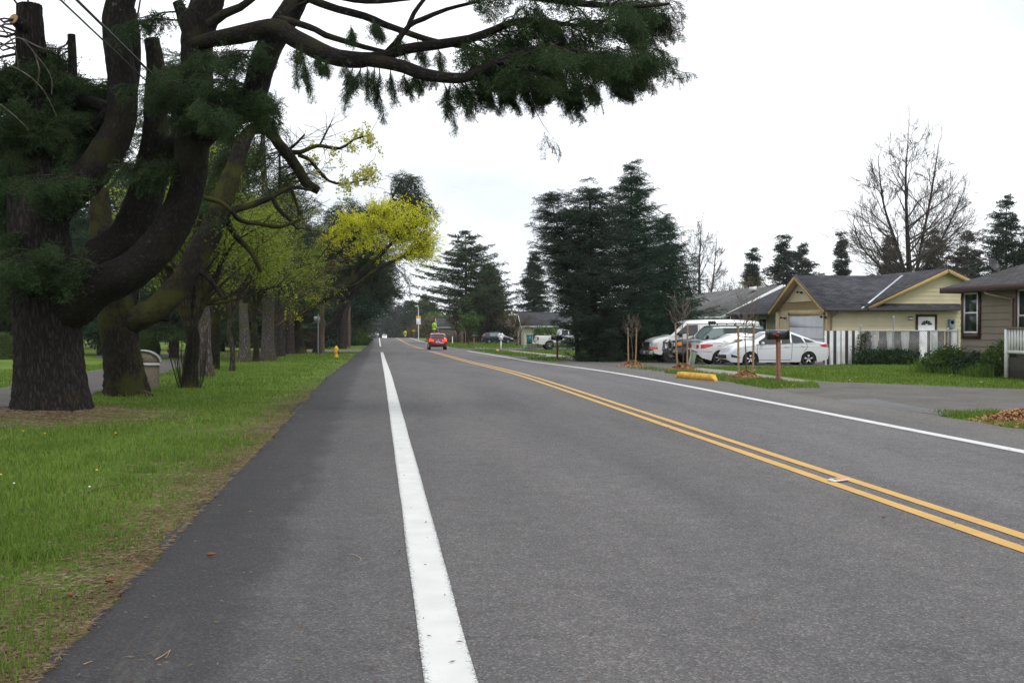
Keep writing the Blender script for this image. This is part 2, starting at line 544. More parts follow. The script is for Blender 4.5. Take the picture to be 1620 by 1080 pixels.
def mat_paint(name, c, x0, x1, wear=0.35):
    """road paint, worn thin into the aggregate towards its edges"""
    m, n, l, b = _nodes(name)
    b.inputs['Roughness'].default_value = 0.7
    tc = N(n, 'ShaderNodeTexCoord')
    sp = N(n, 'ShaderNodeSeparateXYZ'); l.new(tc.outputs['Object'], sp.inputs[0])
    e = mathn(n, l, 'ABSOLUTE', mathn(n, l, 'DIVIDE', mathn(n, l, 'SUBTRACT', sp.outputs[0], (x0 + x1) / 2), (x1 - x0) / 2))
    t = N(n, 'ShaderNodeTexNoise', Scale=95.0, Detail=3.0, Roughness=0.7); l.new(tc.outputs['Object'], t.inputs['Vector'])
    t2 = N(n, 'ShaderNodeTexNoise', Scale=3.0, Detail=5.0); l.new(tc.outputs['Object'], t2.inputs['Vector'])
    k = mathn(n, l, 'ADD', t.outputs['Fac'], mathn(n, l, 'MULTIPLY', mathn(n, l, 'POWER', e, 4.0), wear * .8))
    k = mathn(n, l, 'ADD', k, mathn(n, l, 'MULTIPLY', t2.outputs['Fac'], wear * .35))
    r = ramp(n, [(0.72, c), (0.80, [a * .55 + .04 for a in c]), (0.88, (.09, .09, .092))])
    l.new(k, r.inputs['Fac'])
    rr = ramp(n, [(0.3, (.84,) * 3), (.7, (1.0,) * 3)]); l.new(t2.outputs['Fac'], rr.inputs['Fac'])
    l.new(mixc(n, l, 1.0, r.outputs['Color'], rr.outputs['Color'], 'MULTIPLY'), b.inputs['Base Color'])
    bp = N(n, 'ShaderNodeBump', Strength=0.4, Distance=0.006); l.new(t.outputs['Fac'], bp.inputs['Height'])
    l.new(bp.outputs['Normal'], b.inputs['Normal'])
    MATS[name] = m

def mat_ground():
    m, n, l, b = _nodes('turf')
    b.inputs['Roughness'].default_value = 0.95
    b.inputs['Specular IOR Level'].default_value = 0.1
    tc = N(n, 'ShaderNodeTexCoord')
    sp = N(n, 'ShaderNodeSeparateXYZ'); l.new(tc.outputs['Object'], sp.inputs[0])
    t = N(n, 'ShaderNodeTexNoise', Scale=0.28, Detail=8.0, Roughness=0.62); l.new(tc.outputs['Object'], t.inputs['Vector'])
    f = N(n, 'ShaderNodeTexNoise', Scale=22.0, Detail=6.0, Roughness=0.75); l.new(tc.outputs['Object'], f.inputs['Vector'])
    r = ramp(n, [(0.3, (.075, .13, .02)), (0.5, (.12, .195, .03)), (0.7, (.17, .24, .045))]); l.new(t.outputs['Fac'], r.inputs['Fac'])
    rf = ramp(n, [(0.25, (.55,) * 3), (0.75, (1.35, 1.3, 1.2))]); l.new(f.outputs['Fac'], rf.inputs['Fac'])
    grass = mixc(n, l, 1.0, r.outputs['Color'], rf.outputs['Color'], 'MULTIPLY')
    # needle litter and bare earth beside the left edge of the road and round the cedar's foot
    d = N(n, 'ShaderNodeTexNoise', Scale=45.0, Detail=5.0, Roughness=0.8); l.new(tc.outputs['Object'], d.inputs['Vector'])
    rd = ramp(n, [(0.3, (.022, .017, .013)), (0.5, (.062, .050, .030)), (0.72, (.135, .112, .062))]); l.new(d.outputs['Fac'], rd.inputs['Fac'])
    p = N(n, 'ShaderNodeTexNoise', Scale=1.5, Detail=7.0, Roughness=0.7); l.new(tc.outputs['Object'], p.inputs['Vector'])
    near = mathn(n, l, 'MULTIPLY', mathn(n, l, 'ADD', sp.outputs[0], 2.45), 0.75, True)
    near = mathn(n, l, 'MULTIPLY', near, mathn(n, l, 'LESS_THAN', sp.outputs[0], 0.0))
    dx = mathn(n, l, 'ADD', sp.outputs[0], 5.3); dy = mathn(n, l, 'ADD', sp.outputs[1], -18.6)
    rad = mathn(n, l, 'SQRT', mathn(n, l, 'ADD', mathn(n, l, 'MULTIPLY', dx, dx), mathn(n, l, 'MULTIPLY', dy, dy)))
    ced = mathn(n, l, 'SUBTRACT', 1.15, mathn(n, l, 'MULTIPLY', rad, 0.42), True)
    k = mathn(n, l, 'ADD', mathn(n, l, 'MAXIMUM', near, ced), mathn(n, l, 'MULTIPLY', mathn(n, l, 'SUBTRACT', p.outputs['Fac'], 0.62), 2.6), True)
    k = mathn(n, l, 'ADD', k, mathn(n, l, 'MULTIPLY', mathn(n, l, 'SUBTRACT', f.outputs['Fac'], .5), .6), True)
    l.new(mixc(n, l, k, grass, rd.outputs['Color']), b.inputs['Base Color'])
    bp = N(n, 'ShaderNodeBump', Strength=0.8, Distance=0.05); l.new(f.outputs['Fac'], bp.inputs['Height'])
    l.new(bp.outputs['Normal'], b.inputs['Normal'])
    MATS['turf'] = m

def mat_paving(name, c0, c1, chip=70.0, bump=0.4):
    m, n, l, b = _nodes(name)
    b.inputs['Roughness'].default_value = 0.85
    b.inputs['Specular IOR Level'].default_value = 0.3
    tc = N(n, 'ShaderNodeTexCoord')
    t = N(n, 'ShaderNodeTexNoise', Scale=0.9, Detail=8.0, Roughness=0.65); l.new(tc.outputs['Object'], t.inputs['Vector'])
    r = ramp(n, [(0.32, c0), (0.68, c1)]); l.new(t.outputs['Fac'], r.inputs['Fac'])
    vo = N(n, 'ShaderNodeTexVoronoi', Scale=chip); l.new(tc.outputs['Object'], vo.inputs['Vector'])
    sv = N(n, 'ShaderNodeSeparateColor'); l.new(vo.outputs['Color'], sv.inputs[0])
    rs = ramp(n, [(0.0, (.6,) * 3), (1.0, (1.35,) * 3)]); l.new(sv.outputs[0], rs.inputs['Fac'])
    l.new(mixc(n, l, 1.0, r.outputs['Color'], rs.outputs['Color'], 'MULTIPLY'), b.inputs['Base Color'])
    bp = N(n, 'ShaderNodeBump', Strength=bump, Distance=0.01); l.new(vo.outputs['Distance'], bp.inputs['Height'])
    l.new(bp.outputs['Normal'], b.inputs['Normal'])
    MATS[name] = m

mat_asphalt(); mat_ground()
mat_paint('edge_paint', (.64, .64, .62), .186, .409)
mat_paint('yellow_paint', (.60, .355, .085), 4.0, 5.0, .12)
mat_paint('far_paint', (.66, .66, .64), 7.2, 8.0, .14)
mat_paving('drive_asphalt', (.070, .064, .058), (.105, .098, .088))
mat_paving('apron', (.085, .080, .072), (.145, .135, .118))
mat_paving('concrete', (.20, .18, .15), (.33, .31, .28), 110.0, .2)
mat_paving('damp', (.060, .060, .060), (.110, .106, .100))
MATS['damp'].node_tree.nodes['Principled BSDF'].inputs['Roughness'].default_value = 0.5

XS = np.r_[np.arange(-600, -60, 60.), np.arange(-60, -14, 4.), np.arange(-14, -1.4, .7), np.arange(-1.4, 9, 2.6), np.arange(9, 34, 1.5), np.arange(34, 100, 10.), np.arange(100, 601, 60.)]
YS = np.r_[np.arange(-40, 0, 8.), np.arange(0, 62, .8), np.arange(62, 160, 3.), np.arange(160, 420, 8.), np.arange(420, 1261, 120.)]
gx, gy = np.meshgrid(XS, YS)
g = MB()
g.grid(np.stack([gx, gy, gz(gx, gy) - .004], -1))
tag(g.build('ground', 'turf', smooth=True), kind='structure')

def sheet(name, m, poly, off, kind='structure', label=None):
    """a paved area: outline on the plan, laid over the ground"""
    bm = bmesh.new()
    bm.faces.new([bm.verts.new((p[0], p[1], 0)) for p in poly])
    bmesh.ops.triangulate(bm, faces=bm.faces[:])
    px = [p[0] for p in poly]; py = [p[1] for p in poly]
    for X in [v for v in XS if min(px) < v < max(px)]:
        bmesh.ops.bisect_plane(bm, geom=bm.verts[:] + bm.edges[:] + bm.faces[:], plane_co=(X, 0, 0), plane_no=(1, 0, 0))
    for Y in [v for v in YS if min(py) < v < max(py)]:
        bmesh.ops.bisect_plane(bm, geom=bm.verts[:] + bm.edges[:] + bm.faces[:], plane_co=(0, Y, 0), plane_no=(0, 1, 0))
    for f in bm.faces:
        if f.normal.z < 0: f.normal_flip()
    for v in bm.verts: v.co.z = gzf(v.co.x, v.co.y) + off
    me = bpy.data.meshes.new(name); bm.to_mesh(me); bm.free()
    me.materials.append(MATS[m])
    o = bpy.data.objects.new(name, me); COL.objects.link(o)
    return tag(o, label=label, kind=kind)

RX0 = -1.45
def road_right(y):
    return np.interp(y, [-40, 44, 58, 700], [9.1, 9.1, 8.25, 8.25])
ry = np.r_[np.arange(-40, 0, 4.), np.arange(0, 40, .12), np.arange(40, 90, .8), np.arange(90, 430, 4.), np.arange(430, 900, 60.)]
jl = (vnoise(ry * 1.0, ry * 0, .32, 3) - .5) * .10 + (vnoise(ry, ry * 0, 1.9, 4) - .5) * .16
jr = (vnoise(ry * 1.0, ry * 0, .5, 7) - .5) * .14 + (vnoise(ry, ry * 0, 2.5, 9) - .5) * .2
road = MB()
cols = []
us = np.r_[0, 0, .02, .15, .35, .55, .75, .9, .98, 1, 1]
for j, u in enumerate(us):
    X = (RX0 + jl) * (1 - u) + (road_right(ry) + jr) * u
    z = gz(X, ry) + .022
    if j in (0, len(us) - 1):
        z = z - .05; X = X + (-.012 if j == 0 else .012)
    cols.append(np.stack([X, ry, z], -1))
road.grid(np.stack(cols, 1))
tag(road.build('road', 'asphalt', smooth=False), kind='structure')

def line(name, m, x0, x1, spans, off=.027, jit=0.006):
    b = MB()
    for y0, y1 in spans:
        y = np.unique(np.r_[np.arange(y0, min(y1, 60), .4), np.arange(max(y0, 60), y1, 4.), y1])
        a = x0 + (vnoise(y, y * 0, .7, 5) - .5) * jit * 2; c = x1 + (vnoise(y, y * 0, .7, 6) - .5) * jit * 2
        b.grid(np.stack([np.stack([a, y, gz(a, y) + off], -1), np.stack([c, y, gz(c, y) + off], -1)], 1))
    return tag(b.build(name, m), kind='structure')

line('road_marking_white', 'edge_paint', .186, .409, [(-5, 87), (132, 137), (141, 270)])
line('road_marking_edge', 'far_paint', 7.41, 7.60, [(-5, 92), (128, 268)])
line('road_marking_yellow', 'yellow_paint', 4.165, 4.287, [(-5, 91), (108, 140), (146, 270)])
line('road_marking_yellow', 'yellow_paint', 4.432, 4.552, [(-5, 91), (108, 140), (146, 270)])
b = MB()
for k in range(8):
    x = 1.1 + k * .46
    b.grid([[(x, 166, gzf(x, 166) + .027), (x, 172, gzf(x, 172) + .027)], [(x + .24, 166, gzf(x, 166) + .027), (x + .24, 172, gzf(x, 172) + .027)]])
for x0, x1, y0, y1 in ((5.0, 7.2, 99, 100.2), (8.4, 10.4, 100, 101.3), (8.3, 9.2, 96, 97)):
    b.grid([[(x0, y0, gzf(x0, y0) + .031), (x0, y1, gzf(x0, y1) + .031)], [(x1, y0, gzf(x1, y0) + .031), (x1, y1, gzf(x1, y1) + .031)]])
tag(b.build('road_marking_crossing', 'far_paint'), kind='structure')

def pxl(*pp): return [tuple(gnd(*p)[:2]) for p in pp]
_a, _b = gnd(1505, 657.5), gnd(1298, 615)
DW1 = [(8.9, _a.y), (8.9, _b.y)] + pxl((1298, 614.5), (1288, 604), (1400, 607.5), (1500, 612), (1620, 616.5), (1900, 626), (1900, 668), (1640, 654), (1565, 650.5), (1535, 654), (1508, 658))
_a, _b = gnd(1050, 591), gnd(925, 571.5)
DW2 = [(8.9, _a.y), (8.9, _b.y)] + pxl((925, 571.2), (1060, 572.6)) + [(19.95, 54.0), (19.95, 44.6)] + pxl((1306, 579.2), (1150, 580.5), (1094, 583.5), (1052, 590))
sheet('cemetery_drive', 'drive_asphalt', pxl((-330, 760), (0, 657), (30, 643), (137, 628), (167, 617), (250, 595), (287, 581), (330, 570), (345, 566.6), (287, 568), (250, 570.5), (167, 583), (128, 590), (27, 610), (0, 614), (-330, 668)), .008)
sheet('cemetery_lane', 'apron', pxl((150, 566.5), (225, 567), (330, 566), (375, 566.5), (430, 563), (490, 559)) + [(RX0 - .05, 90), (RX0 - .05, 104)] + pxl((490, 553.6), (420, 555), (375, 557.5), (300, 557.5), (225, 560), (150, 562)), .012)
sheet('side_street', 'drive_asphalt', [(8.2, 99), (8.2, 113), (70, 118), (70, 104)], .015)
sheet('sidewalk', 'concrete', [(10.5, 34), (12.0, 34), (12.0, 99), (10.2, 99), (9.9, 62), (10.5, 50)], .010)
sheet('sidewalk', 'concrete', [(10.5, 26.6), (11.6, 28.2), (11.9, 34), (10.5, 34)], .010)
sheet('sidewalk', 'concrete', [(10.2, 113.5), (11.8, 113.5), (11.8, 240), (10.2, 240)], .010)
sheet('driveway', 'apron', DW1, .015)
sheet('driveway', 'apron', DW2, .016)
sheet('driveway', 'apron', [(8.1, 62), (8.1, 66), (13.5, 67.5), (13.5, 62.4)], .014)
dp = pxl((1330, 633), (1385, 632), (1430, 641), (1470, 648), (1545, 655), (1490, 657), (1440, 652), (1390, 648), (1350, 642), (1318, 637))
sheet('damp_patch', 'damp', dp, .019)

# ------------------------------------------------------------------ grass, litter, flowers
mat_leaf('grass_blade', [(.055, .105, .015), (.10, .175, .024), (.155, .24, .036), (.26, .28, .075)], .45, .6, .6)
mat_leaf('dry_litter', [(.045, .024, .015), (.105, .066, .036), (.165, .125, .068), (.27, .235, .145)], .1, .8, 2.0)
mat('dandelion', (.75, .50, .03), .7, vary=.05)
mat('daisy', (.8, .8, .78), .7, vary=.05)

POLY = {o.name: o for o in COL.objects if o.get('kind') == 'structure'}
def in_poly(x, y, poly):
    inside = np.zeros(len(x), bool)
    n = len(poly)
    for i in range(n):
        x0, y0 = poly[i]; x1, y1 = poly[(i + 1) % n]
        c = ((y0 > y) != (y1 > y)) & (x < (x1 - x0) * (y - y0) / (y1 - y0 + 1e-12) + x0)
        inside ^= c
    return inside
DRIVE = pxl((-330, 760), (0, 657), (30, 643), (137, 628), (167, 617), (250, 595), (287, 581), (330, 570), (345, 566.6), (287, 568), (250, 570.5), (167, 583), (128, 590), (27, 610), (0, 614), (-330, 668))

def blades(mb, x, y, h, w, lean=.5, mi=0):
    n = len(x)
    a = RNG.uniform(0, 2 * PI, n)
    ca, sa = np.cos(a), np.sin(a)
    b = RNG.uniform(0, 2 * PI, n)
    ln = RNG.uniform(.1, lean, n) * h
    z = gz(x, y)
    V = np.empty((n, 5, 3))
    V[:, 0] = np.stack([x - ca * w, y - sa * w, z - .01], -1)
    V[:, 1] = np.stack([x + ca * w, y + sa * w, z - .01], -1)
    mx, my = x + np.cos(b) * ln * .35, y + np.sin(b) * ln * .35
    V[:, 2] = np.stack([mx + ca * w * .75, my + sa * w * .75, z + h * .6], -1)
    V[:, 3] = np.stack([mx - ca * w * .75, my - sa * w * .75, z + h * .6], -1)
    V[:, 4] = np.stack([x + np.cos(b) * ln, y + np.sin(b) * ln, z + h * RNG.uniform(.8, 1.0, n)], -1)
    i = np.arange(n)[:, None] * 5
    base = mb.n
    mb.v.append(V.reshape(-1, 3)); mb.n += 5 * n
    mb.f.append((np.concatenate([i, i + 1, i + 2, i + 3], 1) + base, mi))
    mb.f.append((np.concatenate([i + 3, i + 2, i + 4], 1) + base, mi))

def left_cover(x, y):
    """how much living grass grows here, 0..1"""
    e = RX0 - x
    k = np.clip((e - .05) / 1.1 + (vnoise(x, y, .45, 1) - .5) * 1.5 + (vnoise(x, y, 1.8, 2) - .5) * .9, .06, 1)
    r = np.hypot(x + 5.3, y - 18.6)
    k *= np.clip((r - 1.2) / 1.2 + (vnoise(x, y, .7, 8) - .5) * .9, 0, 1)
    k *= np.clip(1.3 - 1.0 * vnoise(x, y, 1.1, 12) ** 2, 0.25, 1)
    return k

gb = MB()
for (y0, y1, x0, x1, dens, h0, w0) in ((4.2, 9, -6.5, -1.45, 2600, .055, .0032), (9, 15, -8.5, -1.45, 1100, .06, .0045), (15, 26, -12, -1.45, 420, .065, .007), (26, 48, -13, -1.45, 130, .075, .012), (48, 88, -12, -1.45, 36, .085, .02)):
    n = int((y1 - y0) * (x1 - x0) * dens)
    x = RNG.uniform(x0, x1, n); y = RNG.uniform(y0, y1, n)
    keep = (RNG.uniform(0, 1, n) < left_cover(x, y)) & ~in_poly(x, y, DRIVE) & (x > -3 - .62 * y)
    x, y = x[keep], y[keep]
    t = vnoise(x, y, .8, 21) * .9 + .45
    tall = np.where(RNG.uniform(0, 1, len(x)) < .02, 2.3, 1.0)
    blades(gb, x, y, h0 * t * tall * RNG.uniform(.6, 1.3, len(x)), w0, .8)
# right-hand lawns and verges
def right_ok(x, y):
    k = np.ones(len(x), bool)
    k &= ~((x > 10.4) & (x < 12.0) & (y > 28.0) & (y < 99))
    k &= ~in_poly(x, y, DW1)
    k &= ~in_poly(x, y, DW2)
    k &= ~in_poly(x, y, [(8.1, 62), (8.1, 66), (13.5, 67.5), (13.5, 62.4)])
    k &= x > road_right(y) + .12
    return k
for (y0, y1, x0, x1, dens, h0, w0) in ((14, 20, 9.2, 12, 500, .065, .005), (24, 34, 9.2, 24, 190, .075, .009), (34, 47, 9.2, 21, 120, .08, .011), (53, 99, 8.3, 24, 40, .10, .02), (113, 200, 8.3, 20, 9, .16, .04)):
    n = int((y1 - y0) * (x1 - x0) * dens)
    x = RNG.uniform(x0, x1, n); y = RNG.uniform(y0, y1, n)
    keep = right_ok(x, y)
    x, y = x[keep], y[keep]
    verge = x < 10.5
    t = np.where(verge, 1.0 + 1.0 * vnoise(x, y, .6, 31), .55 + .5 * vnoise(x, y, .9, 21))
    blades(gb, x, y, h0 * t * RNG.uniform(.6, 1.3, len(x)), w0, .8)
# lush tufts round the mailbox post, along the lawn edge, and dark tufts on the left verge
def tufts(cs, nper, h, w, s):
    for cx_, cy_ in cs:
        x = RNG.normal(cx_, s, nper); y = RNG.normal(cy_, s, nper)
        blades(gb, x, y, h * RNG.uniform(.5, 1.25, nper), w, 1.1)
tufts([(10.0 + RNG.uniform(-.5, .5), yy) for yy in np.arange(26.2, 29.6, .16)], 90, .13, .009, .16)
tufts([(9.6 + RNG.uniform(-.2, .6), yy) for yy in np.arange(33, 40, .4)], 40, .12, .010, .18)
tufts([(9.9 + RNG.uniform(-.4, .6), yy) for yy in np.arange(16.6, 17.9, .2)], 60, .09, .007, .14)
tufts([tuple(gnd(*p)[:2]) for p in ((48, 885), (30, 880), (60, 878), (150, 722), (200, 760), (330, 700), (160, 830), (400, 655), (120, 700), (230, 745))], 130, .075, .0035, .09)
tufts([(12.3 + .1 * RNG.normal(), yy) for yy in np.arange(29, 42, .35)], 30, .10, .009, .15)
tag(gb.build('grass', 'grass_blade'), kind='stuff')

lt = MB()
def litter(n, fx, fy, lmin, lmax, w, zoff=.004):
    x, y = fx, fy
    a = RNG.uniform(0, PI, n); L = RNG.uniform(lmin, lmax, n) / 2
    z = gz(x, y) + zoff + np.where(x > RX0 + .03, .024, 0.0) + RNG.uniform(0, .008, n)
    d = np.stack([np.cos(a) * L, np.sin(a) * L, RNG.normal(0, .08, n) * L], -1); q = np.stack([-np.sin(a) * w, np.cos(a) * w, 0 * a], -1)
    c = np.stack([x, y, z], -1)
    up = np.array([0, 0, w * 1.2])
    V = np.stack([c - d, c + q * 1.0, c + d, c - q, c + up], 1)
    i = np.arange(n)[:, None] * 5
    base = lt.n
    lt.v.append(V.reshape(-1, 3)); lt.n += 5 * n
    for f in ((0, 1, 4), (1, 2, 4), (2, 3, 4), (3, 0, 4)):
        lt.f.append((i + np.array(f)[None] + base, 0))
n = 15000
y = 4.2 + 22 * RNG.uniform(0, 1, n) ** 1.7; x = RX0 + .05 - np.abs(RNG.normal(0, .55, n)) * RNG.uniform(.2, 1.3, n)
litter(n, x, y, .03, .12, .0035)
n = 2600
y = 4.2 + 16 * RNG.uniform(0, 1, n) ** 1.6; x = RX0 - np.abs(RNG.normal(.1, .8, n))
litter(n, x, y, .03, .06, .007)            # cone scales and bits of bark
n = 5000
a = RNG.uniform(0, 6.28, n); r = np.abs(RNG.normal(1.3, .7, n))
litter(n, -5.4 + r * np.cos(a), 18.6 + r * np.sin(a), .03, .16, .008)
n = 420
y = 4.3 + 20 * RNG.uniform(0, 1, n) ** 1.8; x = RX0 + np.abs(RNG.normal(0, 1.2, n))
litter(n, x, y, .01, .05, .004)
n = 150
y = RNG.uniform(5, 24, n); x = RNG.uniform(.3, 9, n)
litter(n, x, y, .015, .05, .006)
tag(lt.build('litter', 'dry_litter'), kind='stuff')

fl = MB()
for n, mi, x0, x1, y0, y1, s in ((8, 1, -6, -2.4, 6, 16, .011), (9, 0, -6, -2.4, 5, 16, .014), (22, 0, 9.4, 18, 24, 44, .022), (5, 1, 9.4, 18, 24, 44, .024)):
    x = RNG.uniform(x0, x1, n); y = RNG.uniform(y0, y1, n)
    for X, Y in zip(x, y):
        if X > 0 and not right_ok(np.array([X]), np.array([Y]))[0]: continue
        fl.lathe([(0.001, .055), (s, .06), (s * .8, .068), (0.001, .07)], 7, mi, (X, Y, gzf(X, Y)))
tag(fl.build('wildflowers', ['dandelion', 'daisy']), kind='stuff')

# fallen twigs on the asphalt and verge, each on its own
mat('twig_pale', (.36, .25, .15), .8); mat('twig_dark', (.06, .045, .035), .9)
mat('cone_brown', (.17, .06, .03), .8, vary=.3, vscale=80)
def twig(name, pts, r, m, label, cat='twig', forks=()):
    b = MB()
    P = [gnd(*p) for p in pts]
    z = .026 if P[0].x > RX0 else .012
    path = smooth_path([(p.x, p.y, p.z + z + r) for p in P], n=4)
    b.tube(path, np.linspace(r, r * .5, len(path)), 5)
    for f in forks:
        Q = smooth_path([(q.x, q.y, q.z + z + r + .004 * i) for i, q in enumerate([gnd(*p) for p in f])], n=4)
        b.tube(Q, np.linspace(r * .7, r * .35, len(Q)), 5)
    return tag(b.build(name, m, smooth=True), label, cat)
twig('fallen_twig', [(246, 1053), (258, 1046), (270, 1037)], .003, 'twig_pale', 'forked pale twig lying on the dark asphalt shoulder', forks=[[(269, 1038), (266, 1046), (262, 1053)]])
twig('fallen_twig', [(133, 1060), (140, 1057), (147, 1055)], .0025, 'twig_pale', 'short straight pale stick on the asphalt at the bottom left')
twig('fallen_twig', [(555, 883), (563, 885), (571, 891), (565, 896)], .003, 'twig_pale', 'thin hooked pale twig just left of the wide white line')
twig('fallen_branch', [(140, 782), (160, 774), (190, 770)], .008, 'twig_dark', 'dark fallen stick lying in the grass near the road edge')
# ------------------------------------------------------------------ houses
def mat_shingle(name, dark, light, rows=(0.30, 0.14)):
    m, n, l, b = _nodes(name)
    b.inputs['Roughness'].default_value = 0.9
    b.inputs['Specular IOR Level'].default_value = 0.2
    tc = N(n, 'ShaderNodeTexCoord')
    br = n.new('ShaderNodeTexBrick')
    br.inputs['Scale'].default_value = 1.0
    br.inputs['Brick Width'].default_value = rows[0]
    br.inputs['Row Height'].default_value = rows[1]
    br.inputs['Mortar Size'].default_value = 0.010
    br.inputs['Color1'].default_value = tuple(dark) + (1,)
    br.inputs['Color2'].default_value = tuple(light) + (1,)
    br.inputs['Mortar'].default_value = tuple(c * .5 for c in dark) + (1,)
    l.new(tc.outputs['UV'], br.inputs['Vector'])
    t = N(n, 'ShaderNodeTexNoise', Scale=1.2, Detail=7.0, Roughness=0.65); l.new(tc.outputs['Object'], t.inputs['Vector'])
    r = ramp(n, [(0.3, (.75,) * 3), (0.7, (1.25,) * 3)]); l.new(t.outputs['Fac'], r.inputs['Fac'])
    l.new(mixc(n, l, 1.0, br.outputs['Color'], r.outputs['Color'], 'MULTIPLY'), b.inputs['Base Color'])
    bp = N(n, 'ShaderNodeBump', Strength=0.6, Distance=0.02); l.new(br.outputs['Fac'], bp.inputs['Height'])
    bp.invert = True
    l.new(bp.outputs['Normal'], b.inputs['Normal'])
    MATS[name] = m
mat_shingle('shingle_charcoal', (.040, .042, .050), (.085, .086, .096))
mat_shingle('shingle_grey', (.105, .110, .108), (.165, .165, .158))
mat_shingle('shingle_brown', (.065, .062, .064), (.125, .118, .115))
mat_shingle('shingle_tan', (.15, .125, .10), (.21, .18, .15))
mat('yellow_siding', (.54, .475, .31), .7, vary=.07, vscale=1.5, bump=.15, bscale=40)
mat('tan_trim', (.42, .285, .11), .65, vary=.1)
mat('tan_band', (.42, .32, .16), .65, vary=.08)
mat('dark_trim', (.022, .022, .026), .5, vary=.1)
mat('white_trim', (.72, .73, .74), .5, vary=.05)
mat('garage_white', (.50, .52, .55), .5, vary=.05, vscale=2)
mat('door_white', (.78, .78, .80), .45, vary=.04)
mat('oxblood', (.050, .012, .012), .55, vary=.15)
mat('taupe_siding', (.190, .160, .122), .75, vary=.07, vscale=1.5, bump=.15, bscale=40)
mat('metal_grey', (.30, .31, .32), .4, .7, vary=.1)
mat('flashing', (.60, .62, .66), .35, .4, vary=.08)
mat('meter_blue', (.16, .25, .31), .5, vary=.06)
mat('soffit', (.38, .30, .17), .8, vary=.08)
mat('grey_wall', (.085, .085, .085), .8, vary=.1)
mat('cream_wall', (.50, .46, .38), .8, vary=.06)
mat('brown_gutter', (.20, .135, .10), .5, vary=.1)
mat('rail_white', (.66, .67, .66), .6, vary=.08)
mat('rail_brown', (.20, .13, .085), .7, vary=.15)
mat('deck_dark', (.04, .035, .03), .9, vary=.2)
mat('screen_black', (.015, .018, .016), .12, vary=0, spec=.5)
mat('black_plastic', (.015, .015, .016), .45, vary=0)
mat('lamp_glass', (.75, .76, .78), .2, vary=0)

def mat_glass(name, c, rough=.05):
    m, n, l, b = _nodes(name)
    b.inputs['Base Color'].default_value = tuple(c) + (1,)
    b.inputs['Roughness'].default_value = rough
    b.inputs['Specular IOR Level'].default_value = .8
    MATS[name] = m
mat_glass('pane_dark', (.014, .020, .017), .3); MATS['pane_dark'].node_tree.nodes['Principled BSDF'].inputs['Specular IOR Level'].default_value = .35
mat_glass('pane_green', (.025, .05, .035))

def lap(mb, o, ux, nrm, u0, u1, z0, z1, mi=0, course=.19, lip=.02, left=None, right=None):
    """clapboard: every course leans out over the one below. left/right: edge of the wall as a function of z (gables)"""
    o, ux, nrm = np.array(o, float), np.array(ux, float), np.array(nrm, float)
    L = left or (lambda z: u0); Rr = right or (lambda z: u1)
    z = z0
    while z < z1 - 1e-4:
        zt = min(z + course, z1)
        P = lambda u, zz, off: o + ux * u + np.array([0, 0, zz]) + nrm * off
        a, b_, c, d = L(z), Rr(z), Rr(zt), L(zt)
        if b_ - a > .02:
            if c < d: c = d = (c + d) / 2
            mb.add([P(a, z, lip), P(b_, z, lip), P(c, zt, .002), P(d, zt, .002)], [(0, 1, 2, 3)], mi)
            mb.add([P(a, z, .0), P(b_, z, .0), P(b_, z, lip), P(a, z, lip)], [(0, 1, 2, 3)], mi)
        z = zt

def roof_plane(mb, a, b, c, d, th=.09, mi=0):
    """a-b along the eave, c-d along the ridge"""
    a, b, c, d = (np.array(q, float) for q in (a, b, c, d))
    n = np.cross(b - a, d - a); n /= np.linalg.norm(n)
    if n[2] < 0: n = -n
    mb.add(np.array([a, b, c, d, a - n * th, b - n * th, c - n * th, d - n * th]), [(0, 1, 2, 3), (7, 6, 5, 4), (0, 4, 5, 1), (1, 5, 6, 2), (2, 6, 7, 3), (3, 7, 4, 0)], mi)

def roof_uv(o):
    """shingle courses run along the slope: u along the eave, v up the slope"""
    me = o.data
    uv = me.uv_layers.new(name='UVMap')
    for p in me.polygons:
        nrm = p.normal
        h = Vector((nrm.x, nrm.y, 0))
        e = Vector((-h.y, h.x, 0)).normalized() if h.length > 1e-3 else Vector((1, 0, 0))
        s = nrm.cross(e)
        for li in p.loop_indices:
            co = me.vertices[me.loops[li].vertex_index].co
            uv.data[li].uv = (co.dot(e), co.dot(s))
    return o

def beam(mb, a, b, w, h, mi=0, up=(0, 0, 1)):
    """a straight board from a to b, w wide sideways, h deep"""
    a, b, up = np.array(a, float), np.array(b, float), np.array(up, float)
    t = (b - a) / np.linalg.norm(b - a)
    s = np.cross(t, up); s /= np.linalg.norm(s)
    q = np.cross(s, t)
    V = [p + s * i * w / 2 + q * j * h / 2 for p in (a, b) for i, j in ((-1, -1), (1, -1), (1, 1), (-1, 1))]
    mb.add(np.array(V), [(0, 1, 2, 3), (7, 6, 5, 4), (0, 4, 5, 1), (1, 5, 6, 2), (2, 6, 7, 3), (3, 7, 4, 0)], mi)

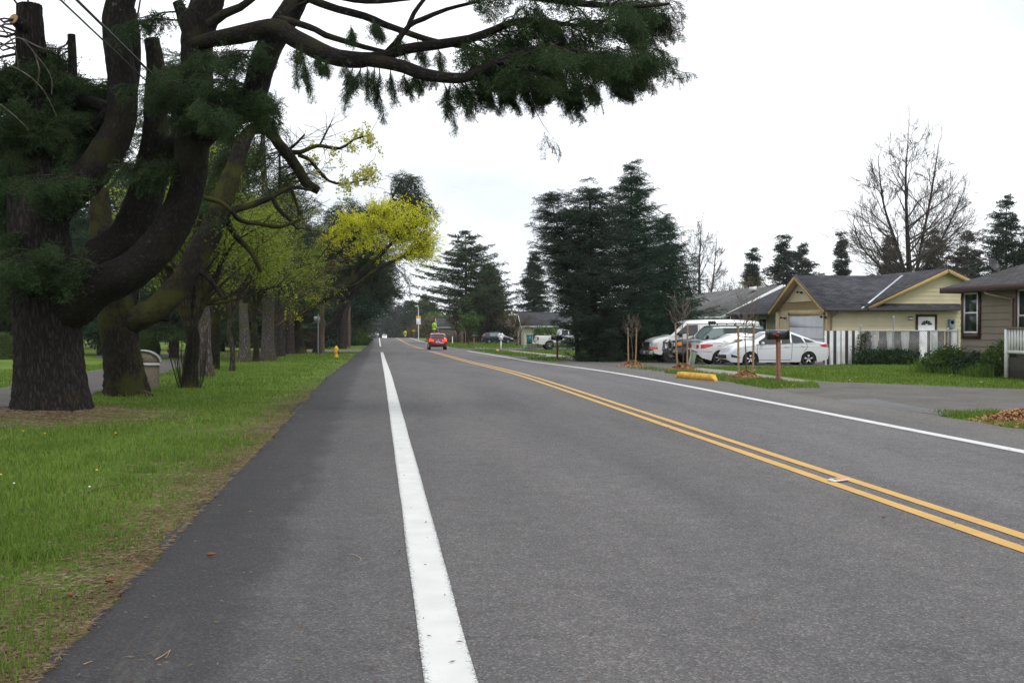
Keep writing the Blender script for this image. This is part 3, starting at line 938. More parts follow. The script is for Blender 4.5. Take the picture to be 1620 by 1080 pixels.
def window(parent, o, ux, nrm, w, h, trim, tw=.10, frame='white_trim', pane='pane_dark', pane2=None, sash=True):
    """a sash window set on a wall face: trim boards, white frame, two panes. o = lower left corner"""
    o, ux, nrm = np.array(o, float), np.array(ux, float), np.array(nrm, float)
    uz = np.array([0, 0, 1.])
    def bar(mb, u0, u1, z0, z1, d0, d1):
        mb.prism([(u0, z0), (u1, z0), (u1, z1), (u0, z1)], nrm * (d1 - d0), 0, o + nrm * d0, ux, uz)
    f = MB()
    t = .055
    bar(f, 0, t, 0, h, .0, .05); bar(f, w - t, w, 0, h, .0, .05); bar(f, t, w - t, 0, t, .0, .05); bar(f, t, w - t, h - t, h, .0, .05)
    if sash: bar(f, t, w - t, h * .5 - .025, h * .5 + .025, .0, .042)
    fo = f.build('window', frame, parent, recalc=True)
    p = MB()
    bar(p, t, w - t, t, h * .5 - .025, .0, .022)
    p.build('pane', pane, fo, recalc=True)
    p = MB()
    bar(p, t, w - t, h * .5 + .025, h - t, .0, .022)
    p.build('pane', pane2 or pane, fo, recalc=True)
    if trim:
        g_ = MB()
        for (u0, u1, z0, z1) in ((-tw, 0, -tw, h + tw), (w, w + tw * .6, -tw, h + tw), (0, w, -tw, 0), (0, w, h, h + tw)):
            bar(g_, u0, u1, z0, z1, .0, .040)
        g_.build('trim', trim, fo, recalc=True)
    return fo

# --- the yellow house with the garage
HX, HY, HZ = 19.88, 46.5, -0.17
H = thing('yellow_house', 'pale yellow clapboard house with charcoal shingle roof and white garage door', 'house', (HX, HY, HZ))
RZ = 4.04; EZ = 2.40; GM = 3.02
w = MB()
lap(w, (0, 6.05, 0), (0, -1, 0), (-1, 0, 0), 0, 6.05, -.25, 2.42)                             # garage front
lap(w, (0, 6.05, 0), (0, -1, 0), (-1, 0, 0), 0, 6.05, 2.80, 4.0, left=lambda z: max(0, 3.03 - (RZ - .06 - z) / .478), right=lambda z: min(6.05, 3.03 + (RZ - .06 - z) / .478))
lap(w, (0, 0, 0), (1, 0, 0), (0, -1, 0), 0, 9.3, -.25, 2.46)                                   # long south side
lap(w, (0, 0, 0), (1, 0, 0), (0, -1, 0), 0, 9.3, 2.62, 4.2, left=lambda z: max(1.9, 5.4 - (4.16 - z) / .4536), right=lambda z: min(9.0, 5.4 + (4.16 - z) / .4536))
lap(w, (2.2, 18, 0), (0, -1, 0), (-1, 0, 0), 0, 11.95, -.25, 2.5)                              # north wing, facing the road
w.box((1.0, 6.0, 1.0), (2.4, .1, 2.7))
w.box((9.28, 9, 1.0), (.1, 18, 2.9))
w.build('wall', 'yellow_siding', H)
bnd = MB(); bnd.prism([(.02, 2.42), (6.03, 2.42), (6.03, 2.44), (5.50, 2.78), (.55, 2.78), (.02, 2.44)], (-.03, 0, 0), 0, (-.005, 0, 0), (0, 1, 0), (0, 0, 1)); bnd.build('gable_band', 'tan_band', H)
cb = MB(); cb.box((-.018, .05, 1.08), (.05, .11, 2.66)); cb.box((.075, -.018, 1.08), (.14, .05, 2.66)); cb.build('corner_board', 'tan_band', H)
cb = MB(); cb.box((-.018, 6.0, 1.08), (.05, .11, 2.66)); cb.build('corner_board', 'tan_band', H)
r = MB()
roof_plane(r, (-.40, -.40, EZ), (5.3, -.40, EZ), (5.3, GM, RZ), (-.40, GM, RZ))
roof_plane(r, (-.40, 6.45, EZ), (5.3, 6.45, EZ), (5.3, GM, RZ), (-.40, GM, RZ))
ms = .4536
roof_plane(r, (1.30, -.36, 4.24 - 4.1 * ms), (1.30, 18.4, 4.24 - 4.1 * ms), (5.4, 18.4, 4.24), (5.4, -.36, 4.24))
roof_plane(r, (9.5, -.36, 4.24 - 4.1 * ms), (9.5, 18.4, 4.24 - 4.1 * ms), (5.4, 18.4, 4.24), (5.4, -.36, 4.24))
roof_plane(r, (1.55, -.47, 2.43), (6.15, -.47, 2.43), (6.15, .03, 2.68), (1.55, .03, 2.68), .07)
RO = roof_uv(r.build('roof', 'shingle_charcoal', H))
for (a, b_) in (((-.42, -.40, EZ - .12), (-.42, GM, RZ - .12)), ((-.42, 6.45, EZ - .12), (-.42, GM, RZ - .12))):
    fa = MB(); beam(fa, a, b_, .04, .17); fa.build('barge_board', 'tan_trim', H)
for (a, b_) in (((1.62, -.385, 4.24 - 3.78 * ms - .12), (5.4, -.385, 4.24 - .12)), ((9.5, -.385, 4.24 - 4.1 * ms - .12), (5.4, -.385, 4.24 - .12))):
    fa = MB(); beam(fa, a, b_, .04, .17); fa.build('barge_board', 'tan_trim', H)
so = MB()
roof_plane(so, (-.40, -.38, EZ - .13), (-.02, -.38, EZ - .13), (-.02, GM, RZ - .13), (-.40, GM, RZ - .13), .02)
roof_plane(so, (-.40, 6.43, EZ - .13), (-.02, 6.43, EZ - .13), (-.02, GM, RZ - .13), (-.40, GM, RZ - .13), .02)
so.build('soffit', 'soffit', H)
for c_, s_ in (((.60, -.46, EZ - .03), (1.95, .11, .13)), ((3.88, -.52, 2.385), (4.58, .10, .11)), ((1.27, 12.3, EZ - .05), (.12, 12.0, .13))):
    gt = MB(); gt.box(c_, s_, bev=.02); gt.build('gutter', 'dark_trim', H)
ed = MB()                                             # dark drip edge along the gable's shingles
for (a, b_) in (((-.425, -.41, EZ - .01), (-.425, GM, RZ + .0)), ((-.425, 6.46, EZ - .01), (-.425, GM, RZ + .0)), ((1.4, -.385, 4.24 - 4.0 * ms - .01), (5.4, -.385, 4.235)), ((9.5, -.385, 4.24 - 4.1 * ms - .01), (5.4, -.385, 4.235))):
    beam(ed, a, b_, .05, .05)
ed.build('drip_edge', 'dark_trim', H)
vl = MB()
beam(vl, (1.36, -.36, 2.42), (4.92, GM - .02, 4.055), .09, .03)
vl.build('valley_flashing', 'flashing', H)
d = MB()
for k in range(4):
    d.box((.0, 2.55, .25 + k * .535), (.06, 4.1, .525), bev=.012)
    for q in range(8):
        d.box((-.0145, .78 + q * .507, .25 + k * .535), (.03, .40, .34), bev=.012)
gd = d.build('garage_door', 'garage_white', H)
f = MB()
f.box((-.035, .44, 1.03), (.07, .12, 2.56)); f.box((-.035, 4.66, 1.03), (.07, .12, 2.56)); f.box((-.035, 2.55, 2.235), (.07, 4.34, .13))
f.build('door_trim', 'tan_band', gd)
dr = MB()
dr.box((4.55, -.03, 1.02), (.80, .05, 2.06), bev=.01)
for sx in (-.19, .19):
    for zz, hh in ((.45, .6), (1.12, .5)):
        dr.box((4.55 + sx, -.058, zz), (.25, .02, hh), bev=.009)
dd = dr.build('door', 'door_white', H)
fl_ = MB()                                            # fan light: five segments under a half round
for k in range(5):
    a0, a1 = PI * (k + .08) / 5, PI * (k + .92) / 5
    pts = [(.07 * math.cos(a0), .07 * math.sin(a0)), (.07 * math.cos(a1), .07 * math.sin(a1))] + [(.255 * math.cos(a), .20 * math.sin(a)) for a in np.linspace(a1, a0, 5)]
    fl_.prism(pts, (0, -.012, 0), 0, (4.55, -.056, 1.70), (1, 0, 0), (0, 0, 1))
fl_.build('window', 'pane_dark', dd, recalc=True)
f = MB()
f.box((4.10, -.03, 1.05), (.09, .09, 2.2)); f.box((5.0, -.03, 1.05), (.09, .09, 2.2)); f.box((4.55, -.03, 2.13), (.99, .09, .10))
f.build('door_trim', 'oxblood', dd)
k_ = MB(); k_.lathe([(0, 0), (.032, .01), (.032, .05), (0, .06)], 10, 0, (4.24, -.055, .98), 'y'); k_.build('handle', 'metal_grey', dd)
lm = MB()
lm.box((3.80, -.04, 2.0), (.20, .06, .16), bev=.01); lm.lathe([(0, 0), (.08, 0), (.095, .10), (.05, .17), (0, .18)], 12, 0, (3.78, -.06, 2.0), 'y')
lo_ = lm.build('wall_lamp', 'black_plastic', H)
lm = MB(); lm.box((3.77, -.085, 1.985), (.20, .09, .09), bev=.02); lm.build('lamp_glass', 'lamp_glass', lo_)
mt = MB(); mt.box((5.72, -.09, 1.75), (.27, .16, .42), bev=.015); mt.lathe([(0, 0), (.085, 0), (.085, .07), (.06, .09), (0, .09)], 14, 1, (5.72, -.17, 1.82), 'y')
mo = mt.build('electric_meter', ['meter_blue', 'metal_grey'], H)
mt = MB(); mt.tube([(5.70, -.05, 1.55), (5.70, -.05, -.2)], .03, 8); mt.build('conduit', 'metal_grey', mo)
ds = MB(); ds.tube(smooth_path([(.28, -.46, 2.33), (.28, -.44, 2.26), (.20, -.25, 2.16), (.075, -.07, 2.06), (.07, -.06, 1.9), (.07, -.06, -.2)], n=4), .04, 8)
ds.build('downspout', 'brown_gutter', H, smooth=True)
def floodlight(y, z, arm=.16):
    q = MB(); q.lathe([(0, 0), (.05, 0), (.05, .03), (0, .03)], 10, 0, (-.02, y, z), 'x'); q.tube([(-.03, y, z), (-.10, y + .03, z + .02), (-.16, y + .10, z + .03)], .014, 6)
    q.lathe([(0, 0), (.035, 0), (.06, .09), (.0, .10)], 10, 0, (-.28, y + .12, z + .03), 'x')
    q.lathe([(0, 0), (.035, 0), (.06, .09), (.0, .10)], 10, 0, (-.20, y - .10, z + .01), 'x')
    q.build('floodlight', 'black_plastic', H, recalc=True)
floodlight(3.0, 3.22); floodlight(.22, 2.03); floodlight(5.1, 2.03)
ch = MB(); ch.lathe([(.10, 0), (.10, .34), (.14, .34), (.14, .40), (.10, .42), (.10, .48), (.17, .5), (0, .58)], 12, 0, (4.6, 4.2, 3.55))
ch.build('chimney_vent', 'dark_trim', RO)
window(H, (2.17, 14.9, .75), (0, -1, 0), (-1, 0, 0), 1.2, 1.35, 'white_trim')
window(H, (2.17, 12.4, .75), (0, -1, 0), (-1, 0, 0), 1.2, 1.35, 'white_trim')

# --- the taupe house at the right edge
BX, BY, BZ = 18.75, 33.4, 0.0
B = thing('taupe_house', 'taupe clapboard house with oxblood trim and brown hip roof', 'house', (BX, BY, BZ))
w = MB()
lap(w, (0, 0, 0), (0, -1, 0), (-1, 0, 0), 0, 13.3, -.2, 2.72, course=.21, lip=.026)
w.box((4.5, -.05, 1.2), (9.0, .1, 3.0)); w.box((4.5, -13.25, 1.2), (9.0, .1, 3.0)); w.box((9.0, -6.6, 1.2), (.1, 13.3, 3.0))
w.build('wall', 'taupe_siding', B)
ez, pt = 2.72, .40
e0, e1, f0, f1 = -.45, 9.45, .45, -13.7
rm = (e1 - e0) / 2; rz_ = ez + pt * rm; cx_ = (e0 + e1) / 2
r = MB()
roof_plane(r, (e0, f1, ez), (e0, f0, ez), (cx_, f0 - rm, rz_), (cx_, f1 + rm, rz_))
roof_plane(r, (e1, f1, ez), (e1, f0, ez), (cx_, f0 - rm, rz_), (cx_, f1 + rm, rz_))
roof_plane(r, (e0, f0, ez), (e1, f0, ez), (cx_ + .01, f0 - rm, rz_), (cx_ - .01, f0 - rm, rz_))
roof_plane(r, (e0, f1, ez), (e1, f1, ez), (cx_ + .01, f1 + rm, rz_), (cx_ - .01, f1 + rm, rz_))
BRO = roof_uv(r.build('roof', 'shingle_brown', B))
f = MB()
f.box((e0 - .015, (f0 + f1) / 2, ez - .085), (.04, f0 - f1 + .05, .17)); f.box(((e0 + e1) / 2, f0 + .015, ez - .085), (e1 - e0 - .01, .04, .17))
f.build('fascia', 'oxblood', B)
f = MB(); f.box((-.22, -6.6, ez - .14), (.42, 13.2, .02)); f.build('soffit', 'oxblood', B)
window(B, (-.026, -.29, 1.26), (0, -1, 0), (-1, 0, 0), .82, 1.29, 'oxblood', .17, pane='pane_dark', pane2='pane_green')
window(B, (-.026, -3.27, 1.02), (0, -1, 0), (-1, 0, 0), 1.5, 1.55, 'oxblood', .12, pane='pane_dark')
ds = MB(); ds.tube(smooth_path([(-.40, -2.1, 2.58), (-.40, -2.15, 2.48), (-.30, -2.6, 2.38), (-.08, -2.95, 2.28), (-.07, -2.97, 2.1), (-.07, -2.97, .0)], n=5), .04, 8)
ds.build('downspout', 'brown_gutter', B, smooth=True)
dish = MB()
dish.lathe([(0, .0), (.1, .012), (.18, .04), (.24, .075), (.245, .07), (.18, .03), (.1, .0), (0, -.012)], 20, 0)
M_ = np.array(Euler((R(62), 0, R(20))).to_matrix())
dish.v = [v @ M_.T + np.array([.88, -.35, 3.42]) for v in dish.v]
dish.tube([(.88, -.25, 2.98), (.88, -.30, 3.25), (.88, -.33, 3.40)], .022, 8); dish.tube([(.88, -.42, 3.22), (.95, -.72, 3.38)], .012, 6)
tag(dish.build('satellite_dish', 'black_plastic', None, loc=(BX, BY, BZ)), 'black satellite dish on the hip of the brown roof', 'satellite dish')
# porch with white railing
pc = thing('porch', 'raised porch with white balusters and brown handrail on the taupe house', 'porch', (17.77, 29.15, 0))
q = MB(); q.box((.5, -2.6, .30), (1.0, 5.2, .6)); q.build('deck', 'deck_dark', pc)
q = MB(); q.box((-.02, -2.6, 1.43), (.11, 5.3, .05)); q.build('handrail', 'rail_brown', pc)
for yy in (0.0, -2.6, -5.2):
    q = MB(); q.box((-.02, yy, .72), (.10, .10, 1.38)); q.build('post', 'rail_white', pc)
for k in range(36):
    yy = -.14 - k * .14
    if abs(yy + 2.6) < .08: continue
    q = MB(); q.box((-.02, yy, 1.06), (.04, .075, .68)); q.build('baluster', 'rail_white', pc)
q = MB(); q.box((-.02, -1.3, .76), (.05, 2.5, .08)); q.box((-.02, -3.9, .76), (.05, 2.5, .08)); q.build('bottom_rail', 'rail_white', pc)

# --- the long grey-roofed house behind the van
G = thing('grey_house', 'dark house with long pale grey shingle roof and white rake board', 'house', (22.4, 67.8, -.35))
w = MB()
lap(w, (0, 20, 0), (0, -1, 0), (-1, 0, 0), 0, 20, -.3, 2.45)
lap(w, (0, 0, 0), (1, 0, 0), (0, -1, 0), 0, 8, -.3, 4.2, left=lambda z: max(0, 3.4 - (4.35 - z) / .5), right=lambda z: min(8, 3.4 + (4.35 - z) / .5))
w.build('wall', 'grey_wall', G)
r = MB()
roof_plane(r, (-.75, -.5, 2.42), (-.75, 20.5, 2.42), (3.3, 20.5, 4.46), (3.3, -.5, 4.46))
roof_plane(r, (7.3, -.5, 2.42), (7.3, 20.5, 2.42), (3.3, 20.5, 4.46), (3.3, -.5, 4.46))
GR = roof_uv(r.build('roof', 'shingle_grey', G))
q = MB(); beam(q, (-.75, -.53, 2.33), (3.3, -.53, 4.37), .05, .24); beam(q, (7.3, -.53, 2.33), (3.3, -.53, 4.37), .05, .24); q.box((-.82, 10, 2.37), (.12, 20.8, .12)); q.build('rake_board', 'white_trim', G)
q = MB(); q.box((2.6, 3.2, 4.32), (.35, .5, .25)); q.build('roof_vent', 'white_trim', GR)
q = MB(); q.tube(smooth_path([(-.78, -.3, 2.3), (-.7, -.2, 2.15), (-.1, .1, 2.05), (-.06, .1, 0)], n=4), .045, 8); q.build('downspout', 'white_trim', G)
window(G, (-.022, 9.0, .8), (0, -1, 0), (-1, 0, 0), 1.6, 1.2, 'white_trim')
window(G, (-.022, 4.6, .8), (0, -1, 0), (-1, 0, 0), 1.6, 1.2, 'white_trim')
q = MB(); q.box((-.03, 1.6, 1.0), (.06, .95, 2.1)); q.build('door', 'white_trim', G)

def simple_house(name, label, loc, L, Wd, eave, slope, wallm, roofm, ridge='x', trim='white_trim', oh=.5, wins=()):
    """a plain gabled house far off: walls, roof, trim, windows. x = away from the road, y = along it"""
    h = thing(name, label, 'house', loc)
    w = MB()
    if ridge == 'x':
        tri = lambda z, s: s * Wd / 2 - s * 0 if z <= eave else s * max(.01, (eave + slope * Wd / 2 - z) / slope)
        lap(w, (0, 0, 0), (0, -1, 0), (-1, 0, 0), -Wd / 2, Wd / 2, -.6, eave + slope * Wd / 2, left=lambda z: tri(z, -1), right=lambda z: tri(z, 1), course=.25)
        lap(w, (0, -Wd / 2, 0), (1, 0, 0), (0, -1, 0), 0, L, -.6, eave, course=.25)
    else:
        tri = lambda z, s: s * Wd / 2 if z <= eave else s * max(.01, (eave + slope * Wd / 2 - z) / slope)
        lap(w, (Wd / 2, -L / 2, 0), (1, 0, 0), (0, -1, 0), -Wd / 2, Wd / 2, -.6, eave + slope * Wd / 2, left=lambda z: tri(z, -1), right=lambda z: tri(z, 1), course=.25)
        lap(w, (0, L / 2, 0), (0, -1, 0), (-1, 0, 0), 0, L, -.6, eave, course=.25)
    w.build('wall', wallm, h)
    r = MB(); q = MB()
    rz = eave + slope * Wd / 2 + .06; e = eave - slope * oh + .06
    if ridge == 'x':
        for s in (-1, 1):
            roof_plane(r, (-oh, s * (Wd / 2 + oh), e), (L + oh, s * (Wd / 2 + oh), e), (L + oh, 0, rz), (-oh, 0, rz))
            beam(q, (-oh - .03, s * (Wd / 2 + oh), e - .1), (-oh - .03, 0, rz - .1), .05, .2)
            q.box((L / 2, s * (Wd / 2 + oh + .05), e - .06), (L + 2 * oh, .1, .13))
    else:
        for s in (0, 1):
            x = -oh if s == 0 else Wd + oh
            roof_plane(r, (x, -L / 2 - oh, e), (x, L / 2 + oh, e), (Wd / 2, L / 2 + oh, rz), (Wd / 2, -L / 2 - oh, rz))
            beam(q, (x, -L / 2 - oh - .03, e - .1), (Wd / 2, -L / 2 - oh - .03, rz - .1), .05, .2)
        q.box((-oh - .05, 0, e - .06), (.1, L + 2 * oh, .13))
    roof_uv(r.build('roof', roofm, h)); q.build('fascia', trim, h)
    for (face, u, z, ww, hh) in wins:
        if face == 'w': window(h, (-.03, u, z), (0, -1, 0), (-1, 0, 0), ww, hh, 'white_trim')
        else: window(h, (u, -Wd / 2 - .03 if ridge == 'x' else -L / 2 - .03, z), (1, 0, 0), (0, -1, 0), ww, hh, 'white_trim')
    return h
mat('beige_wall', (.30, .25, .19), .8, vary=.08)
mat('slate_wall', (.13, .14, .15), .8, vary=.08)
hc = simple_house('cream_house', 'small cream house with slate grey gable roof beyond the pickup', (18.4, 140, -.85), 9, 5.6, 2.5, .55, 'cream_wall', 'shingle_charcoal', 'x', 'rail_white', wins=(('s', 1.2, .8, 1.2, 1.2),))
q = MB(); q.box((-.03, 1.2, 1.0), (.06, 2.0, 2.1)); q.build('garage_door', 'slate_wall', hc)
simple_house('tan_roofed_house', 'low beige house with faded tan roof and white gutter behind the blue car', (21.0, 171, -.9), 14, 8, 2.5, .36, 'beige_wall', 'shingle_tan', 'y', 'white_trim', wins=(('w', 3.0, .8, 1.6, 1.2), ('w', -2.0, .8, 1.6, 1.2)))
simple_house('porch_house', 'dark house with white porch fascia half hidden behind the spruces', (21.3, 122, -.7), 12, 8, 2.5, .36, 'grey_wall', 'shingle_grey', 'y', 'white_trim', wins=(('w', 3.0, .7, 1.6, 1.2),))
simple_house('gabled_house', 'beige gabled house with pale rake board behind the brown board fence', (15.2, 205, -1.0), 12, 8, 2.6, .45, 'beige_wall', 'shingle_grey', 'x', 'white_trim', wins=(('w', 1.0, .8, 1.4, 1.2),))
simple_house('slate_house', 'far slate grey house with white bargeboards under the cedar', (13.6, 250, -1.2), 10, 8, 2.5, .45, 'slate_wall', 'shingle_charcoal', 'x', 'white_trim')

# ------------------------------------------------------------------ fences and yard things
mat('board_white', (.56, .57, .57), .65, vary=.10, vscale=3)
mat('board_black', (.016, .016, .02), .5, vary=.1)
mat('slat_brown', (.075, .058, .047), .7, vary=.15)
mat('galvanised', (.36, .38, .38), .38, .75, vary=.1)
mat('old_board', (.10, .075, .058), .85, vary=.25, vscale=2)
FY = 44.0
sf = thing('slat_fence', 'fence of upright white boards with black slats beside the garage', 'fence', (18.62, FY, gzf(19.5, FY)))
xx = 0.0
for k, (wd, c) in enumerate(((.10, 'board_white'), (.115, 'board_black'), (.17, 'board_white'), (.13, 'board_black'), (.18, 'board_white'), (.05, 'metal_grey'), (.16, 'board_white'), (.045, 'board_black'), (.02, 'slat_brown'), (.065, 'board_black'), (.17, 'board_white'), (.12, 'board_black'), (.16, 'board_white'))):
    q = MB(); q.box((xx + wd / 2, 0, .69), (wd - .006, .03, 1.5 if c != 'metal_grey' else 1.56), bev=.004); q.build('board', c, sf); xx += wd
for zz in (.3, 1.2):
    q = MB(); q.box((.74, .04, zz), (1.5, .04, .09)); q.build('rail', 'board_white', sf)
cf = thing('chain_link_fence', 'chain link fence with brown and white slats in front of the yellow wall', 'fence', (20.20, FY, gzf(22, FY)))
for px_, h_ in ((0.0, 1.62), (1.46, 2.0), (3.9, 1.5), (4.35, 1.5)):
    q = MB(); q.tube([(px_, -.02, -.3), (px_, -.02, h_)], .032, 10); q.lathe([(.04, 0), (.04, .03), (0, .06)], 10, 0, (px_, -.02, h_)); q.build('post', 'galvanised', cf)
q = MB(); q.tube([(0, -.02, 1.43), (4.35, -.02, 1.43)], .022, 8); q.build('top_rail', 'galvanised', cf)
q = MB()
s_ = .085
for k in range(-18, 53):
    for sgn in (1, -1):
        x0 = k * s_; x1 = x0 + sgn * 1.40
        xa, za, xb, zb = x0, .02, x1, 1.42
        if xa > xb: xa, za, xb, zb = xb, zb, xa, za
        if xb < 0 or xa > 4.35: continue
        if xa < 0: za += (zb - za) * (0 - xa) / (xb - xa); xa = 0
        if xb > 4.35: zb = za + (zb - za) * (4.35 - xa) / (xb - xa); xb = 4.35
        beam(q, (xa, -.03 - .004 * sgn, za), (xb, -.03 - .004 * sgn, zb), .0075, .0075, up=(0, 1, 0))
q.build('netting', 'galvanised', cf)
for a, b_, c in ((.03, .15, 'board_white'), (.18, .46, 'slat_brown'), (.50, .78, 'board_white'), (.83, 1.16, 'slat_brown'), (1.20, 1.46, 'board_white'), (1.50, 1.80, 'slat_brown'), (1.84, 2.14, 'board_white'), (2.18, 2.46, 'slat_brown'), (2.50, 2.62, 'slat_brown'), (2.98, 3.12, 'slat_brown'), (3.16, 3.42, 'board_white'), (3.46, 3.75, 'slat_brown'), (3.80, 4.06, 'slat_brown'), (4.10, 4.30, 'board_white')):
    q = MB(); q.box(((a + b_) / 2, .0, .70), (b_ - a, .018, 1.42)); q.build('slat', c, cf)
mat('bin_navy', (.02, .032, .065), .5, vary=.08); mat('bin_grey', (.16, .17, .18), .5, vary=.08); mat('bin_teal', (.01, .16, .19), .5, vary=.08)
def wheelie_bin(loc, m, label, rz=0.0, s=1.0):
    t = thing('wheelie_bin', label, 'bin', loc, rz)
    q = MB(); a, b_ = .22 * s, .28 * s
    V = [(x * (a if z == 0 else b_), y * (a if z == 0 else b_ + .04), z * .92 * s) for z in (0, 1) for x, y in ((-1, -1), (1, -1), (1, 1), (-1, 1))]
    q.add(V, [(3, 2, 1, 0), (0, 1, 5, 4), (1, 2, 6, 5), (2, 3, 7, 6), (3, 0, 4, 7), (4, 5, 6, 7)]); q.box((0, 0, .90 * s), (.60 * s, .68 * s, .05), bev=.02)
    q.build('body', m, t)
    q = MB(); q.box((0, 0, .96 * s), (.62 * s, .70 * s, .07), bev=.03); q.tube([(-.2 * s, .38 * s, .95 * s), (.2 * s, .38 * s, .95 * s)], .018, 6); q.build('lid', m, t)
    for sx in (-1, 1):
        q = MB(); q.lathe([(0, -.03), (.10, -.03), (.10, .03), (0, .03)], 12, 0, (sx * .24 * s, .26 * s, .10), 'x'); q.build('wheel', 'black_plastic', t)
    return t
wheelie_bin((21.5, 45.2, -.15), 'bin_navy', 'navy wheelie bin behind the chain link, nearest the vine')
wheelie_bin((22.2, 45.2, -.15), 'bin_grey', 'pale grey wheelie bin between two navy ones behind the chain link')
wheelie_bin((22.9, 45.2, -.15), 'bin_navy', 'navy wheelie bin behind the chain link, nearest the white door')
wheelie_bin((17.75, 128, -.7), 'bin_teal', 'teal wheelie bin against the cream wall of the far house', 0, 1.15)
bf = thing('board_fence', 'weathered brown board fence beyond the blue car', 'fence', (10.2, 186, gzf(10.2, 186)))
for k in range(60):
    q = MB(); q.box((k * .19 + .1, RNG.normal(0, .01), .85 + RNG.normal(0, .02)), (.175, .03, 2.1)); q.build('board', 'old_board', bf)
for k in range(5):
    q = MB(); q.box((k * 2.7 + .2, .08, .9), (.1, .1, 2.3)); q.build('post', 'old_board', bf)
bf2 = thing('dark_fence', 'low black board fence beside the school sign', 'fence', (11.9, 222, gzf(11.9, 222)))
for k in range(8):
    q = MB(); q.box((k * .3 - .9, 0, .75), (.28, .05, 1.7)); q.build('board', 'board_black', bf2)
# ------------------------------------------------------------------ vehicles
def mat_car(name, c, rough=.28, metal=0.0):
    m, n, l, b = _nodes(name)
    b.inputs['Roughness'].default_value = rough
    b.inputs['Metallic'].default_value = metal
    b.inputs['Coat Weight'].default_value = .8
    b.inputs['Coat Roughness'].default_value = .05
    tc = N(n, 'ShaderNodeTexCoord')
    t = N(n, 'ShaderNodeTexNoise', Scale=2.5, Detail=6.0, Roughness=.7); l.new(tc.outputs['Object'], t.inputs['Vector'])
    sp = N(n, 'ShaderNodeSeparateXYZ'); l.new(tc.outputs['Object'], sp.inputs[0])
    k = mathn(n, l, 'MULTIPLY', mathn(n, l, 'SUBTRACT', mathn(n, l, 'ADD', .55, mathn(n, l, 'MULTIPLY', t.outputs['Fac'], .3)), sp.outputs[2]), .55, True)   # road dust low on the doors
    l.new(mixc(n, l, k, c, [a * .55 + .05 for a in c]), b.inputs['Base Color'])
    MATS[name] = m
mat_car('car_white', (.66, .68, .71)); mat_car('car_cream', (.64, .645, .65)); mat_car('van_white', (.72, .725, .73)); mat_car('car_red', (.17, .006, .012), .25, .15)
mat_car('car_green', (.016, .05, .045), .3, .3); mat_car('car_navy', (.012, .018, .05), .25, .3); mat_car('car_maroon', (.17, .01, .03), .3, .2)
mat_car('clad_grey', (.10, .10, .10), .6)
mat_glass('car_glass', (.012, .016, .018), .03)
mat_glass('car_glass_pale', (.16, .21, .20), .03)
mat('tyre', (.012, .012, .012), .85, vary=.1)
mat('alloy', (.52, .53, .54), .3, .8, vary=.05)
mat('chrome', (.65, .66, .68), .12, .95, vary=0)
mat('lens_red', (.45, .01, .018), .15, coat=.6, vary=.05)
mat('lens_clear', (.55, .57, .58), .12, coat=.6, vary=.1)
mat('lens_orange', (.75, .17, .01), .2, coat=.5, vary=.05)
mat('brake_lit', (1.0, .07, .02), .3, vary=0, emit=1.1)
mat('underbody', (.008, .008, .008), .9, vary=0)
mat('plate_white', (.62, .65, .70), .4, vary=.05)
mat('dust_grey', (.22, .22, .21), .5, vary=.1)

